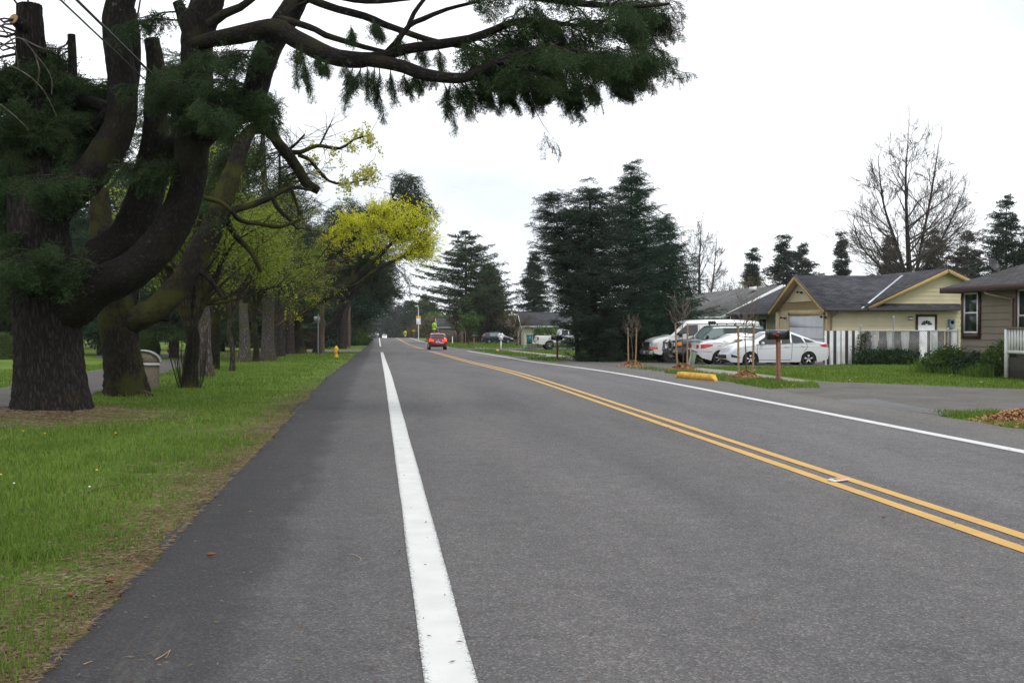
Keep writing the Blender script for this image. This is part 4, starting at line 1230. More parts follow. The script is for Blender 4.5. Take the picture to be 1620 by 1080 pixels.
class Car:
    """A car body swept from its side silhouette: the flank follows a tumblehome, the top and ends are bridged across with a crown.
    x forward, y to the left, z up, wheels on z = 0."""
    def __init__(s, name, label, loc, rz, L, top, low, sill, arches, hw, belt, tumble, plan=(.16, .20), crown=.05, rnd=.09, group=None, cat='car'):
        s.root = thing(name, label, cat, loc, rz, group)
        s.L, s.hw, s.belt, s.tumble, s.plan, s.crown, s.rnd = L, hw, belt, tumble, plan, crown, rnd
        s.sill, s.arches = sill, arches
        T = np.array(top, float); s.T = T
        xs = np.linspace(T[0, 0], T[-1, 0], 900)
        z = np.interp(xs, T[:, 0], T[:, 1])
        k = np.exp(-.5 * (np.arange(-14, 15) / 6.0) ** 2); k /= k.sum()
        s.tx, s.tz = xs, np.convolve(np.pad(z, 14, mode='edge'), k, mode='valid')
        Lw = np.array(low, float); s.lowx, s.lowz = Lw[:, 0], Lw[:, 1]
    def up(s, x): return np.interp(x, s.tx, s.tz)
    def lo(s, x):
        z = np.interp(x, s.lowx, s.lowz)
        for xc, r, zc in s.arches:
            d = r * r - (x - xc) ** 2
            z = np.where(d > 0, np.maximum(z, zc + np.sqrt(np.maximum(d, 0))), z)
        return z
    def W(s, x, z):
        x = np.asarray(x, float); z = np.asarray(z, float)
        h = s.L / 2
        u = np.clip(x / h, -1, 1)
        pr, pf = s.plan
        w = s.hw * (1 - np.where(u > 0, pf * np.abs(u) ** 5, pr * np.abs(u) ** 5))
        w = w - .16 * np.clip((np.abs(x) - (h - .22)) / .22, 0, 1) ** 2
        bz = np.interp(x, *zip(*s.belt))
        w = w - np.where(z > bz, (z - bz) * s.tumble, 0.0)
        zz = np.clip((bz - z) / (bz - s.sill + 1e-6), 0, 1)
        w = w - .045 * zz ** 2.2 - .02 * np.clip(1 - np.abs(zz) / .25, 0, 1) * (z <= bz)
        d = np.clip((s.up(x) - z) / s.rnd, 0, 1)
        w = w - s.rnd * .75 * (1 - np.sqrt(np.clip(1 - (1 - d) ** 2, 0, 1)))
        return np.maximum(w, .05)
    def body(s, m, under='underbody'):
        h = s.L / 2
        xs = np.unique(np.r_[np.linspace(-h, h, 130), [-h + .015, -h + .04, h - .015, h - .04]] if True else 0)
        n = len(xs); rows = 18
        lo, up = s.lo(xs), s.up(xs)
        lo = np.minimum(lo, up - .02)
        t = np.linspace(0, 1, rows) ** .9
        Z = lo[:, None] + (up - lo)[:, None] * t[None]
        Wd = s.W(xs[:, None] + 0 * Z, Z)
        b = MB()
        for sg in (1, -1):
            G = np.stack([xs[:, None] + 0 * Z, sg * Wd, Z], -1)
            b.grid(G if sg < 0 else G[::-1])
        k = np.linspace(-1, 1, 13)
        top = np.stack([np.repeat(xs[:, None], 13, 1), Wd[:, -1:] * k, up[:, None] + s.crown * (1 - k[None] ** 2) * np.clip(Wd[:, -1:] / s.hw, 0, 1)], -1)
        b.grid(top)
        for e, sg in ((0, -1), (n - 1, 1)):
            G = np.stack([xs[e] + sg * .10 * (1 - k[None] ** 2) * np.sin(PI * np.clip(t[:, None] * .9 + .1, 0, 1)) ** .5, Wd[e][:, None] * k, Z[e][:, None] + s.crown * t[:, None] * (1 - k[None] ** 2) * (Wd[e, -1] / s.hw)], -1)
            b.grid(G if sg > 0 else G[:, ::-1])
        o = b.build('body', [m], s.root, recalc=True); autosmooth(o, 40)
        ub = MB()
        G = np.stack([np.repeat(xs[:, None], 2, 1), Wd[:, :1] * np.array([-.97, .97]), np.repeat(lo[:, None] + .03, 2, 1)], -1)
        ub.grid(G); ub.build('underbody', under, s.root)
        return o
    def side(s, name, m, bottom, topl, off=.006, sides=(1, -1), n=14, rows=5, parent=None, label=None):
        """a panel lying on the flank between two outlines"""
        B, Tp = np.array(bottom, float), np.array(topl, float)
        u = np.linspace(0, 1, n)
        def along(P):
            q = np.linspace(0, 1, len(P)); return np.stack([np.interp(u, q, P[:, 0]), np.interp(u, q, P[:, 1])], -1)
        A, C = along(B), along(Tp)
        t = np.linspace(0, 1, rows)[None, :, None]
        P = A[:, None] * (1 - t) + C[:, None] * t
        for sg in sides:
            b = MB()
            w = s.W(P[..., 0], P[..., 1]) + off
            G = np.stack([P[..., 0], sg * w, P[..., 1]], -1)
            Gi = G.copy(); Gi[..., 1] -= sg * .02
            b.grid(G if sg < 0 else G[::-1])
            for e in (G[0], G[-1], G[:, 0], G[:, -1]):
                i_ = e.copy(); i_[:, 1] -= sg * .02
                b.grid(np.stack([e, i_], 1))
            o = b.build(name, m, parent or s.root, recalc=True)
            autosmooth(o, 30)
            if label: o['label'] = label
    def over(s, name, m, x0, x1, y0, y1, off=.006, n=10, inset=0.0, parent=None):
        """a panel lying on the top (screen, roof glass): y as a share of the half width"""
        xs = np.linspace(x0, x1, n); k = np.linspace(y0, y1, 9)
        w = s.W(xs, s.up(xs))
        G = np.stack([np.repeat(xs[:, None], 9, 1), w[:, None] * k, s.up(xs)[:, None] + s.crown * (1 - k[None] ** 2) * np.clip(w[:, None] / s.hw, 0, 1)], -1)
        dx = np.gradient(s.up(xs), xs); nn = np.stack([-dx, 0 * dx, 1 + 0 * dx], -1); nn /= np.linalg.norm(nn, axis=1)[:, None]
        G = G + nn[:, None] * off
        b = MB(); b.grid(G)
        for e in (G[0], G[-1], G[:, 0], G[:, -1]):
            i_ = e.copy(); i_[:, 2] -= .02
            b.grid(np.stack([e, i_], 1))
        o = b.build(name, m, parent or s.root, recalc=True); autosmooth(o, 30)
        return o
    def end(s, name, m, front, y0, y1, z0, z1, off=.012, n=9, th=.04, parent=None):
        """a panel on the nose or tail, wrapping with it"""
        h = s.L / 2; sg = 1 if front else -1
        ys = np.linspace(y0, y1, n); zs = np.linspace(z0, z1, 5)
        wend = float(s.W(sg * h, (z0 + z1) / 2))
        k = np.clip(ys / wend, -1.0, 1.0)
        lo, up = float(s.lo(np.array([sg * h]))[0]), float(s.up(sg * h))
        t = np.clip((zs - lo) / max(up - lo, .05), 0, 1)
        X = sg * h + sg * (.10 * (1 - k[None] ** 2) * np.sin(PI * np.clip(t[:, None] * .9 + .1, 0, 1)) ** .5 + off)
        G = np.stack([X, np.repeat(ys[None], 5, 0), np.repeat(zs[:, None], n, 1)], -1)
        I = G.copy(); I[..., 0] -= sg * th
        b = MB(); b.grid(G)
        for a_, c_ in ((G[0], I[0]), (G[-1], I[-1]), (G[:, 0], I[:, 0]), (G[:, -1], I[:, -1])): b.grid(np.stack([a_, c_], 1))
        o = b.build(name, m, parent or s.root, recalc=True); autosmooth(o, 30)
        return o
    def wheels(s, xs, r, wd, rimr, spokes=5, rim='alloy', inset=.02):
        for x in xs:
            for sg in (1, -1):
                y = s.hw - inset - wd / 2
                w = bpy.data.objects.new('wheel', None); COL.objects.link(w); w.parent = s.root
                w.location = (x, sg * y, r)
                b = MB()
                b.lathe([(rimr, -wd / 2 + .01), (r - .03, -wd / 2), (r - .006, -wd / 2 + .03), (r, 0), (r - .006, wd / 2 - .03), (r - .03, wd / 2), (rimr, wd / 2 - .01)], 30, 0, (0, 0, 0), 'y')
                autosmooth(b.build('tyre', 'tyre', w, recalc=True), 50)
                b = MB()
                o_ = -sg * wd / 2 * .0
                f = sg * (wd / 2 - .02)
                b.lathe([(rimr, -wd / 2 + .015), (rimr * .93, 0), (rimr * .93, wd / 2 - .03), (rimr * 1.0, wd / 2 - .005)] if False else [(rimr, f - .03), (rimr, f + .006), (rimr * .90, f + .004), (rimr * .88, f - .05)] if sg > 0 else [(rimr, f + .03), (rimr, f - .006), (rimr * .90, f - .004), (rimr * .88, f + .05)], 30, 0, (0, 0, 0), 'y')
                b.v[-1] = b.v[-1] * np.array([1, -1, 1])
                b.lathe([(0, .0), (rimr * .2, .0), (rimr * .2, .02), (0, .025)], 16, 0, (0, f - sg * .02, 0), 'y')
                for k in range(spokes):
                    a = 2 * PI * k / spokes + .3
                    for da in ((-.13, .13) if spokes == 5 else (0,)):
                        p0 = np.array([math.cos(a + da * 1.5) * rimr * .15, f - sg * .008, math.sin(a + da * 1.5) * rimr * .15]); p1 = np.array([math.cos(a + da) * rimr * .93, f - sg * .002, math.sin(a + da) * rimr * .93])
                        beam(b, p0, p1, .03, .022, up=(0, 1, 0))
                b.build('rim', rim, w, recalc=True)
                b = MB(); b.lathe([(0, 0), (rimr * .92, 0)], 24, 0, (0, f - sg * .06, 0), 'y'); b.build('brake_disc', 'underbody', w)
    def mirror(s, x, z, m, sides=(1, -1), size=(.10, .17, .12)):
        for sg in sides:
            b = MB(); y = float(s.W(x, z)) + size[1] / 2 + .02
            b.box((x, sg * y, z), size, bev=.035); b.tube([(x + .02, sg * (y - size[1] / 2 - .06), z - .05), (x, sg * y, z - .02)], .022, 6)
            b.build('side_mirror', m, s.root, recalc=True)
    def seam(s, pts, sides=(1, -1), w=.008, m='underbody', name='door_seam'):
        P = np.array(smooth_path([(p[0], p[1], 0) for p in pts], n=5))[:, :2] if len(pts) > 2 else np.array([np.array(pts[0]) * (1 - t) + np.array(pts[1]) * t for t in np.linspace(0, 1, 8)])
        for sg in sides:
            b = MB(); d = np.gradient(P, axis=0); d /= np.linalg.norm(d, axis=1)[:, None] + 1e-9
            q = np.stack([-d[:, 1], d[:, 0]], -1) * w
            A, C = P - q, P + q
            G = np.stack([np.stack([A[:, 0], sg * (s.W(A[:, 0], A[:, 1]) + .003), A[:, 1]], -1), np.stack([C[:, 0], sg * (s.W(C[:, 0], C[:, 1]) + .003), C[:, 1]], -1)], 1)
            b.grid(G); b.build(name, m, s.root)
    def handle(s, x, z, m, sides=(1, -1)):
        for sg in sides:
            b = MB(); b.box((x, sg * (float(s.W(x, z)) + .018), z), (.20, .03, .035), bev=.012); b.build('door_handle', m, s.root)

mat('wheel_dirty', (.20, .19, .18), .5, .5, vary=.2)
def gzz(x, y): return gzf(x, y) + .02

# white four-door saloon nearest the lawn, nose to the road (left flank towards us)
c = Car('white_sedan', 'white compact sedan parked nose to the road, nearest the front lawn', (16.5, 44.3, gzz(16.5, 44.3) - .05), PI, 4.41,
        [(-2.2, .62), (-2.17, .86), (-2.05, .98), (-1.6, 1.04), (-1.2, 1.20), (-.55, 1.44), (0, 1.475), (.45, 1.42), (1.02, 1.10), (1.25, .99), (1.75, .86), (2.05, .72), (2.2, .52)],
        [(-2.2, .50), (-2.1, .30), (-1.7, .20), (1.6, .17), (2.05, .19), (2.2, .30)], .17, [(-1.22, .345, .30), (1.27, .345, .30)], .85,
        [(-2.2, .98), (-.8, .96), (.5, .90), (1.3, .84), (2.2, .7)], .42, plan=(.14, .18), crown=.04)
c.body('car_white')
c.side('side_window', 'car_glass', [(-.42, .98), (-.05, .965)], [(-.42, 1.375), (-.05, 1.40)]); c.side('side_window', 'car_glass', [(-1.02, 1.0), (-.5, .985)], [(-.90, 1.21), (-.5, 1.36)])
c.side('side_window', 'car_glass', [(-1.45, 1.035), (-1.08, 1.005)], [(-1.40, 1.065), (-1.0, 1.185)])
c.side('side_window', 'car_glass', [(.02, .96), (.92, .93)], [(.02, 1.40), (.30, 1.385), (.55, 1.27), (.92, 1.05)])
c.side('window_trim', 'black_plastic', [(-1.5, 1.01), (-.5, .965), (1.03, .90)], [(-1.5, 1.025), (-.5, .98), (1.03, .925)], off=.009, rows=2)
c.over('windshield', 'car_glass', .52, 1.12, -.88, .88); c.over('rear_window', 'car_glass', -1.35, -.70, -.86, .86)
c.side('headlight', 'lens_clear', [(1.40, .70), (1.65, .66), (2.02, .58)], [(1.40, .74), (1.65, .78), (2.0, .66)]); c.side('tail_light', 'lens_red', [(-2.16, .80), (-1.98, .80), (-1.72, .86)], [(-2.16, .90), (-1.98, .95), (-1.72, .90)])
c.side('fog_light', 'black_plastic', [(1.72, .36), (2.06, .40)], [(1.72, .40), (2.06, .52)])
c.end('grille', 'black_plastic', True, -.52, .52, .34, .50); c.end('licence_plate', 'plate_white', False, -.22, .22, .58, .62)
c.wheels((-1.22, 1.27), .305, .20, .205, 5); c.mirror(.78, .97, 'car_white')
c.seam([(-.47, .30), (-.50, .95)]); c.seam([(.95, .32), (1.0, .6), (.98, .90)]); c.seam([(-.47, .28), (.93, .28)]); c.seam([(-1.0, .62), (-1.15, .80), (-1.12, .97)]); c.seam([(-1.9, .80), (-.4, .80), (1.1, .72)], w=.004)
c.handle(-.28, .83, 'car_white'); c.handle(-.98, .86, 'car_white')

# white coupe behind it, tail to the road (right flank towards us)
c = Car('white_coupe', 'low white coupe with red tail light parked tail to the road', (16.3, 47.4, gzz(16.3, 47.4) - .03), 0, 4.65,
        [(-2.32, .55), (-2.30, .95), (-2.15, 1.02), (-1.75, 1.06), (-1.45, 1.13), (-.75, 1.36), (-.1, 1.41), (.5, 1.34), (1.1, 1.06), (1.3, .98), (1.9, .88), (2.2, .74), (2.32, .52)],
        [(-2.32, .48), (-2.2, .34), (-1.8, .22), (1.7, .18), (2.2, .20), (2.32, .30)], .18, [(-1.38, .37, .32), (1.45, .37, .32)], .90,
        [(-2.3, 1.0), (-.8, .97), (.6, .90), (1.3, .86), (2.3, .7)], .46, plan=(.10, .18), crown=.04)
c.body('car_cream')
c.side('side_window', 'car_glass', [(-1.30, 1.05), (-1.0, 1.0), (-.35, .985)], [(-1.22, 1.10), (-.85, 1.26), (-.35, 1.325)]); c.side('side_window', 'car_glass', [(-.30, .985), (.95, .95)], [(-.30, 1.33), (.2, 1.32), (.55, 1.22), (.95, 1.03)])
c.over('rear_window', 'car_glass', -1.55, -.82, -.82, .82); c.over('windshield', 'car_glass', .55, 1.18, -.86, .86)
c.side('tail_light', 'lens_red', [(-2.24, .74), (-2.05, .76), (-1.72, .86)], [(-2.24, .92), (-2.0, .94), (-1.72, .92)]); c.end('tail_light', 'lens_red', False, .44, .66, .76, .90); c.end('tail_light', 'lens_red', False, -.66, -.44, .76, .90)
c.side('headlight', 'lens_clear', [(1.7, .68), (2.1, .62)], [(1.7, .78), (2.08, .70)])
c.end('licence_plate', 'plate_white', False, -.20, .20, .58, .74)
b = MB(); b.box((-2.16, 0, 1.085), (.20, 1.36, .03), bev=.012); b.box((-2.14, .5, 1.05), (.08, .05, .07)); b.box((-2.14, -.5, 1.05), (.08, .05, .07)); b.build('spoiler', 'car_cream', c.root)
b = MB(); b.lathe([(.085, 0), (.085, .008), (0, .012)], 18, 0, (-1.42, -.895, .80), 'y'); b.build('fuel_cap', 'car_cream', c.root)
c.wheels((-1.38, 1.45), .325, .22, .24, 7); c.mirror(.72, .98, 'car_cream'); c.seam([(-.45, .30), (-.62, .6), (-.45, .97)]); c.seam([(.95, .3), (1.02, .92)]); c.seam([(-2.29, .62), (-1.75, .60)]); c.handle(-.30, .82, 'car_cream')

# dark green off-roader with bull bar and roof rack
c = Car('green_offroader', 'dark green off-roader with bull bar and roof rack beside the white van', (15.9, 50.2, gzz(15.9, 50.2)), PI, 4.5,
        [(-2.25, .70), (-2.24, 1.30), (-2.12, 1.74), (-1.5, 1.80), (0, 1.80), (.42, 1.77), (.98, 1.22), (1.15, 1.15), (1.75, 1.11), (2.12, 1.04), (2.25, .62)],
        [(-2.25, .52), (-1.9, .42), (1.9, .42), (2.25, .52)], .42, [(-1.30, .43, .40), (1.36, .43, .40)], .88,
        [(-2.3, 1.16), (2.3, 1.10)], .30, plan=(.04, .07), crown=.04, rnd=.07)
c.body('car_green')
c.side('side_window', 'car_glass_pale', [(-.08, 1.20), (.88, 1.17)], [(-.08, 1.66), (.36, 1.66), (.88, 1.24)]); c.side('side_window', 'car_glass', [(-1.0, 1.21), (-.16, 1.20)], [(-1.0, 1.68), (-.16, 1.68)]); c.side('side_window', 'car_glass', [(-2.05, 1.24), (-1.10, 1.22)], [(-2.0, 1.64), (-1.10, 1.68)])
c.over('windshield', 'car_glass_pale', .50, 1.02, -.90, .90); c.end('rear_window', 'car_glass', False, -.6, .6, 1.25, 1.28)
c.side('cladding', 'clad_grey', [(-.82, .44), (.85, .44)], [(-.82, .70), (.85, .70)], off=.012); c.side('cladding', 'clad_grey', [(1.80, .52), (2.2, .54)], [(1.80, .82), (2.2, .74)], off=.014)
c.side('cladding', 'clad_grey', [(.93, .48), (1.05, .72), (1.36, .83), (1.66, .74), (1.79, .5)], [(.86, .50), (.98, .80), (1.36, .93), (1.74, .82), (1.86, .55)], off=.03)
c.side('turn_signal', 'lens_orange', [(1.92, .86), (2.12, .86)], [(1.92, 1.02), (2.12, 1.0)], off=.012); c.end('headlight', 'lens_clear', True, .45, .72, .84, 1.0); c.end('headlight', 'lens_clear', True, -.72, -.45, .84, 1.0); c.end('grille', 'black_plastic', True, -.42, .42, .80, 1.0)
b = MB()
for sy in (-.34, .34): b.tube(smooth_path([(2.28, sy, .50), (2.42, sy, .70), (2.42, sy, 1.0), (2.33, sy, 1.14)], n=4), .035, 8)
for sy in (-.78, .78): b.tube(smooth_path([(2.36, sy * .5, .62), (2.42, sy * .85, .60), (2.38, sy, .72), (2.36, sy, .95), (2.38, sy * .8, 1.05), (2.42, sy * .45, 1.02)], n=5), .035, 8)
b.tube([(2.42, -.34, .98), (2.42, .34, .98)], .035, 8); b.tube([(2.42, -.34, .68), (2.42, .34, .68)], .035, 8); b.build('bull_bar', 'clad_grey', c.root)
b = MB(); b.box((2.27, 0, .60), (.22, 1.66, .20), bev=.05); b.build('bumper', 'clad_grey', c.root)
for sy in (-.6, .6):
    b = MB(); b.tube([(.2, sy, 1.89), (-1.6, sy, 1.89)], .018, 8)
    for x in (.15, -.7, -1.55): b.box((x, sy, 1.855), (.06, .03, .09))
    b.build('roof_rail', 'black_plastic', c.root)
for sy in (-.42, -.14, .14, .42):
    b = MB(); b.lathe([(0, 0), (.06, 0), (.085, .08), (0, .09)], 12, 0, (.17, sy, 1.93), 'x'); b.box((.21, sy, 1.87), (.03, .03, .07)); b.build('spotlight', 'black_plastic', c.root)
c.wheels((-1.30, 1.36), .37, .24, .21, 6, 'wheel_dirty'); c.mirror(.72, 1.26, 'black_plastic', size=(.10, .18, .16)); c.seam([(-.12, .5), (-.12, 1.2)]); c.handle(.02, 1.08, 'black_plastic')

# white panel van
c = Car('white_van', 'white panel van with dark grille parked nose out behind the off-roader', (16.3, 53.9, gzz(16.3, 53.9)), PI, 5.7,
        [(-2.85, .75), (-2.84, 1.7), (-2.74, 2.06), (-1.5, 2.13), (0, 2.13), (.9, 2.10), (1.12, 2.03), (1.78, 1.42), (1.95, 1.33), (2.5, 1.22), (2.78, 1.10), (2.85, .70)],
        [(-2.85, .52), (-2.5, .42), (2.4, .42), (2.85, .52)], .40, [(-1.62, .44, .38), (1.86, .44, .38)], 1.0,
        [(-2.9, 1.40), (1.6, 1.36), (2.9, 1.15)], .16, plan=(.03, .07), crown=.06, rnd=.10, cat='van')
c.body('van_white')
c.side('side_window', 'car_glass', [(.48, 1.38), (1.20, 1.36), (1.62, 1.36)], [(.48, 1.92), (1.06, 1.90), (1.62, 1.44)]); c.over('windshield', 'car_glass', 1.20, 1.86, -.90, .90)
c.side('headlight', 'lens_clear', [(2.55, .82), (2.80, .80)], [(2.55, 1.02), (2.80, 1.0)], off=.012); c.side('turn_signal', 'lens_orange', [(2.52, .70), (2.82, .70)], [(2.52, .80), (2.82, .80)], off=.014)
c.end('grille', 'black_plastic', True, -.62, .62, .66, 1.04, off=.03); c.end('headlight', 'lens_clear', True, .60, .82, .82, .98, off=.035); c.end('headlight', 'lens_clear', True, -.82, -.60, .82, .98, off=.035); c.end('turn_signal', 'lens_orange', True, .60, .82, .70, .79, off=.037); c.end('turn_signal', 'lens_orange', True, -.82, -.60, .70, .79, off=.037)
b = MB(); b.box((2.86, 0, .53), (.26, 1.94, .24), bev=.05); b.build('bumper', 'dust_grey', c.root)
b = MB(); b.box((2.86, 0, .66), (.22, 1.9, .035), bev=.015); b.build('bumper_step', 'black_plastic', c.root)
b = MB(); b.box((2.995, 0, .52), (.012, .32, .15)); b.build('licence_plate', 'plate_white', c.root)
c.side('side_moulding', 'black_plastic', [(-1.1, .60), (1.35, .60)], [(-1.1, .635), (1.35, .635)], off=.010, rows=2)
c.wheels((-1.62, 1.86), .385, .25, .215, 8, 'wheel_dirty'); c.mirror(1.42, 1.42, 'black_plastic', size=(.12, .22, .26)); c.seam([(.42, .50), (.42, 1.95)]); c.seam([(1.62, .52), (1.58, 1.34)]); c.seam([(-.9, .5), (-.9, 1.9)]); c.seam([(-2.8, 1.97), (1.1, 1.95)], w=.01); c.handle(.56, 1.16, 'black_plastic')

# white pickup behind the spruces
c = Car('white_pickup', 'white pickup truck parked on the grass under the dark spruces', (16.9, 97, gzz(16.9, 97)), 0, 5.8,
        [(-2.9, .72), (-2.89, 1.22), (-2.8, 1.26), (-.92, 1.27), (-.86, 1.30), (-.80, 1.78), (-.6, 1.86), (.6, 1.86), (.85, 1.78), (1.30, 1.32), (1.45, 1.25), (2.4, 1.17), (2.8, 1.08), (2.9, .75)],
        [(-2.9, .56), (-2.5, .48), (2.4, .46), (2.9, .55)], .46, [(-1.75, .46, .40), (1.85, .46, .40)], .97,
        [(-2.9, 1.24), (2.9, 1.15)], .30, plan=(.02, .07), crown=.03, rnd=.05, cat='pickup')
c.body('car_white')
c.side('side_window', 'car_glass', [(.02, 1.30), (1.10, 1.27)], [(.02, 1.72), (.70, 1.72), (1.10, 1.38)]); c.side('side_window', 'car_glass', [(-.66, 1.30), (-.08, 1.30)], [(-.66, 1.72), (-.08, 1.72)]); c.over('windshield', 'car_glass', .88, 1.34, -.9, .9)
c.side('tail_light', 'lens_red', [(-2.86, .86), (-2.74, .86)], [(-2.86, 1.16), (-2.74, 1.16)]); c.side('headlight', 'lens_clear', [(2.6, .86), (2.84, .86)], [(2.6, 1.02), (2.84, 1.02)])
c.side('cladding', 'clad_grey', [(-2.2, .50), (-1.3, .50), (1.3, .48)], [(-2.2, .62), (-1.3, .64), (1.3, .62)], off=.010)
b = MB(); b.box((-2.93, 0, .60), (.16, 1.8, .16), bev=.03); b.build('bumper', 'chrome', c.root)
b = MB(); b.box((-1.85, 0, 1.285), (1.7, 1.55, .02)); b.build('cargo_bed', 'underbody', c.root)
c.wheels((-1.75, 1.85), .39, .25, .22, 6); c.mirror(1.0, 1.33, 'car_white', size=(.12, .2, .2)); c.seam([(-.02, .6), (-.02, 1.3)]); c.seam([(-.83, .6), (-.83, 1.25)]); c.handle(.14, 1.12, 'black_plastic')

# navy people carrier
c = Car('navy_minivan', 'navy blue minivan parked across the far lawn before the board fence', (17.3, 158, gzz(17.3, 158)), 0, 4.6,
        [(-2.3, .55), (-2.28, 1.0), (-2.1, 1.45), (-1.7, 1.63), (-.4, 1.68), (.4, 1.60), (1.2, 1.08), (1.5, .98), (2.0, .84), (2.3, .55)],
        [(-2.3, .45), (-2.1, .30), (2.1, .26), (2.3, .38)], .26, [(-1.35, .40, .34), (1.40, .40, .34)], .89, [(-2.3, 1.06), (2.3, .84)], .34, plan=(.08, .16), crown=.04)
c.body('car_navy')
c.side('side_window', 'car_glass_pale', [(-.30, 1.10), (.98, 1.02)], [(-.30, 1.52), (.35, 1.50), (.98, 1.14)]); c.side('side_window', 'car_glass_pale', [(-1.25, 1.12), (-.38, 1.10)], [(-1.25, 1.53), (-.38, 1.53)]); c.side('side_window', 'car_glass', [(-1.95, 1.16), (-1.33, 1.12)], [(-1.82, 1.42), (-1.33, 1.52)])
c.over('windshield', 'car_glass', .5, 1.3, -.88, .88); c.side('tail_light', 'lens_red', [(-2.24, 1.0), (-2.02, 1.0)], [(-2.16, 1.30), (-1.95, 1.30)]); c.side('headlight', 'lens_clear', [(1.75, .70), (2.15, .66)], [(1.75, .84), (2.10, .76)])
c.wheels((-1.35, 1.40), .33, .22, .21, 5); c.mirror(.95, 1.06, 'car_navy'); c.seam([(-.34, .4), (-.34, 1.08)]); c.handle(-.2, .9, 'car_navy')

# red hatchback driving away in the right-hand lane
def hatch(name, label, loc, rz, m, lit=False, group=None, glass='car_glass'):
    c = Car(name, label, loc, rz, 3.9,
            [(-1.95, .50), (-1.94, .95), (-1.86, 1.10), (-1.62, 1.42), (-1.3, 1.51), (-.3, 1.54), (.3, 1.46), (1.0, 1.02), (1.2, .96), (1.75, .82), (1.95, .52)],
            [(-1.95, .38), (-1.8, .26), (1.7, .22), (1.95, .34)], .24, [(-1.22, .36, .31), (1.24, .36, .31)], .85, [(-1.95, 1.0), (1.95, .80)], .36, plan=(.06, .16), crown=.05, rnd=.10, group=group)
    c.body(m)
    c.over('rear_window', glass, -1.87, -1.60, -.86, .86, off=.012)
    c.side('side_window', 'car_glass', [(-.25, 1.02), (.85, .96)], [(-.25, 1.42), (.3, 1.38), (.85, 1.06)]); c.side('side_window', 'car_glass', [(-1.45, 1.06), (-.33, 1.02)], [(-1.35, 1.36), (-.33, 1.42)]); c.over('windshield', 'car_glass', .42, 1.05, -.86, .86)
    c.side('tail_light', 'brake_lit' if lit else 'lens_red', [(-1.93, .78), (-1.74, .80)], [(-1.90, 1.06), (-1.72, 1.04)], off=.012)
    for sg in (-1, 1):
        c.end('tail_light', 'brake_lit' if lit else 'lens_red', False, sg * .52 - .11, sg * .52 + .11, .80, .97, off=.02)
    c.end('licence_plate', 'plate_white', False, -.20, .20, .70, .82, off=.02); c.end('bumper_insert', 'black_plastic', False, -.55, .55, .36, .46, off=.014)
    b = MB(); b.box((-1.60, 0, 1.545), (.18, 1.0, .03), bev=.01); b.build('spoiler', m, c.root)
    b = MB(); b.box((-1.70, 0, 1.535), (.03, .24, .03)); b.build('brake_light', 'brake_lit' if lit else 'lens_red', c.root)
    b = MB(); b.lathe([(0, 0), (.05, .0), (.04, .015), (0, .02)], 12, 0, (-2.06, 0, .90), 'x'); b.build('badge', 'chrome', c.root)
    c.wheels((-1.22, 1.24), .305, .19, .20, 5); c.mirror(.72, 1.02, m); c.seam([(-.29, .3), (-.29, 1.0)]); c.handle(-.15, .86, m)
    return c
hatch('red_hatchback', 'bright red hatchback driving away with its brake lights lit', (5.45, 102, gzz(5.45, 102)), PI / 2, 'car_red', True)
hatch('far_hatchback', 'tiny distant red hatchback near the crest of the road', (11.3, 338, gzz(11.3, 338) + .15), PI / 2, 'car_red', False, glass='car_glass_pale')
hatch('maroon_hatchback', 'maroon car parked far off in the cemetery behind the big cedar', (-41.0, 116, gzz(-41, 116)), PI * .98, 'car_maroon')
c = hatch('far_oncoming_car', 'tiny pale car coming over the crest far down the road', (2.2, 372, gzz(2.2, 372) + .5), -PI / 2, 'car_white')
b = MB()
for sy in (-.55, .55): b.lathe([(0, 0), (.10, .0), (.06, .03), (0, .03)], 10, 0, (1.92, sy, .70), 'x')
b.build('headlight', mat('lamp_lit', (1, .86, .6), .3, vary=0, emit=3.0), c.root)
hatch('far_parked_car', 'tiny dark car far down the road left of the oncoming one', (-.9, 366, gzz(-.9, 366) + .5), PI / 2, 'car_navy')
# ------------------------------------------------------------------ street furniture and small things
mat('post_redwood', (.20, .085, .045), .75, vary=.2, vscale=12, bump=.3)
mat('mailbox_black', (.012, .013, .016), .25, coat=.6, vary=.05)
mat('flag_red', (.55, .015, .02), .4, vary=.05)
mat('stake_wood', (.30, .19, .10), .75, vary=.2, vscale=14, bump=.3)
mat('strap_green', (.03, .06, .04), .7)
mat('sapling_bark', (.085, .060, .048), .8, vary=.2, vscale=20)
mat('sapling_twig', (.15, .115, .095), .8, vary=.2, vscale=20)
mat('bark_mulch', (.26, .135, .06), .9, vary=.35, vscale=30, bump=.6)
mat_leaf('mulch_chip', [(.18, .09, .04), (.34, .19, .09), (.48, .31, .16)], 0.0, .9, 3.0)
mat('kerb_yellow', (.68, .38, .035), .6, vary=.18, vscale=7, bump=.2)
mat('hydrant_yellow', (.72, .40, .02), .5, vary=.12)
mat('hydrant_cap', (.05, .05, .05), .5)
mat('box_green', (.13, .24, .17), .55, vary=.1)
mat('box_sage', (.17, .20, .14), .6, vary=.12)
mat('crate_olive', (.11, .115, .075), .8, vary=.2)
mat('concrete_bin', (.185, .15, .11), .85, vary=.25, vscale=40, bump=.4, bscale=120)
mat('bin_rim', (.45, .44, .42), .6, vary=.15)
mat('white_post', (.70, .71, .72), .55, vary=.08)
mat('sign_lime', (.40, .64, .01), .45, vary=.04)
mat('sign_amber', (.72, .36, .01), .5, vary=.05)
mat('sign_white', (.62, .64, .66), .5, vary=.05)
mat('pole_wood', (.115, .075, .055), .85, vary=.25, vscale=5, bump=.3)
mat('wire_black', (.02, .02, .022), .5, vary=0)
mat('wire_dark', (.05, .055, .06), .4, vary=0)
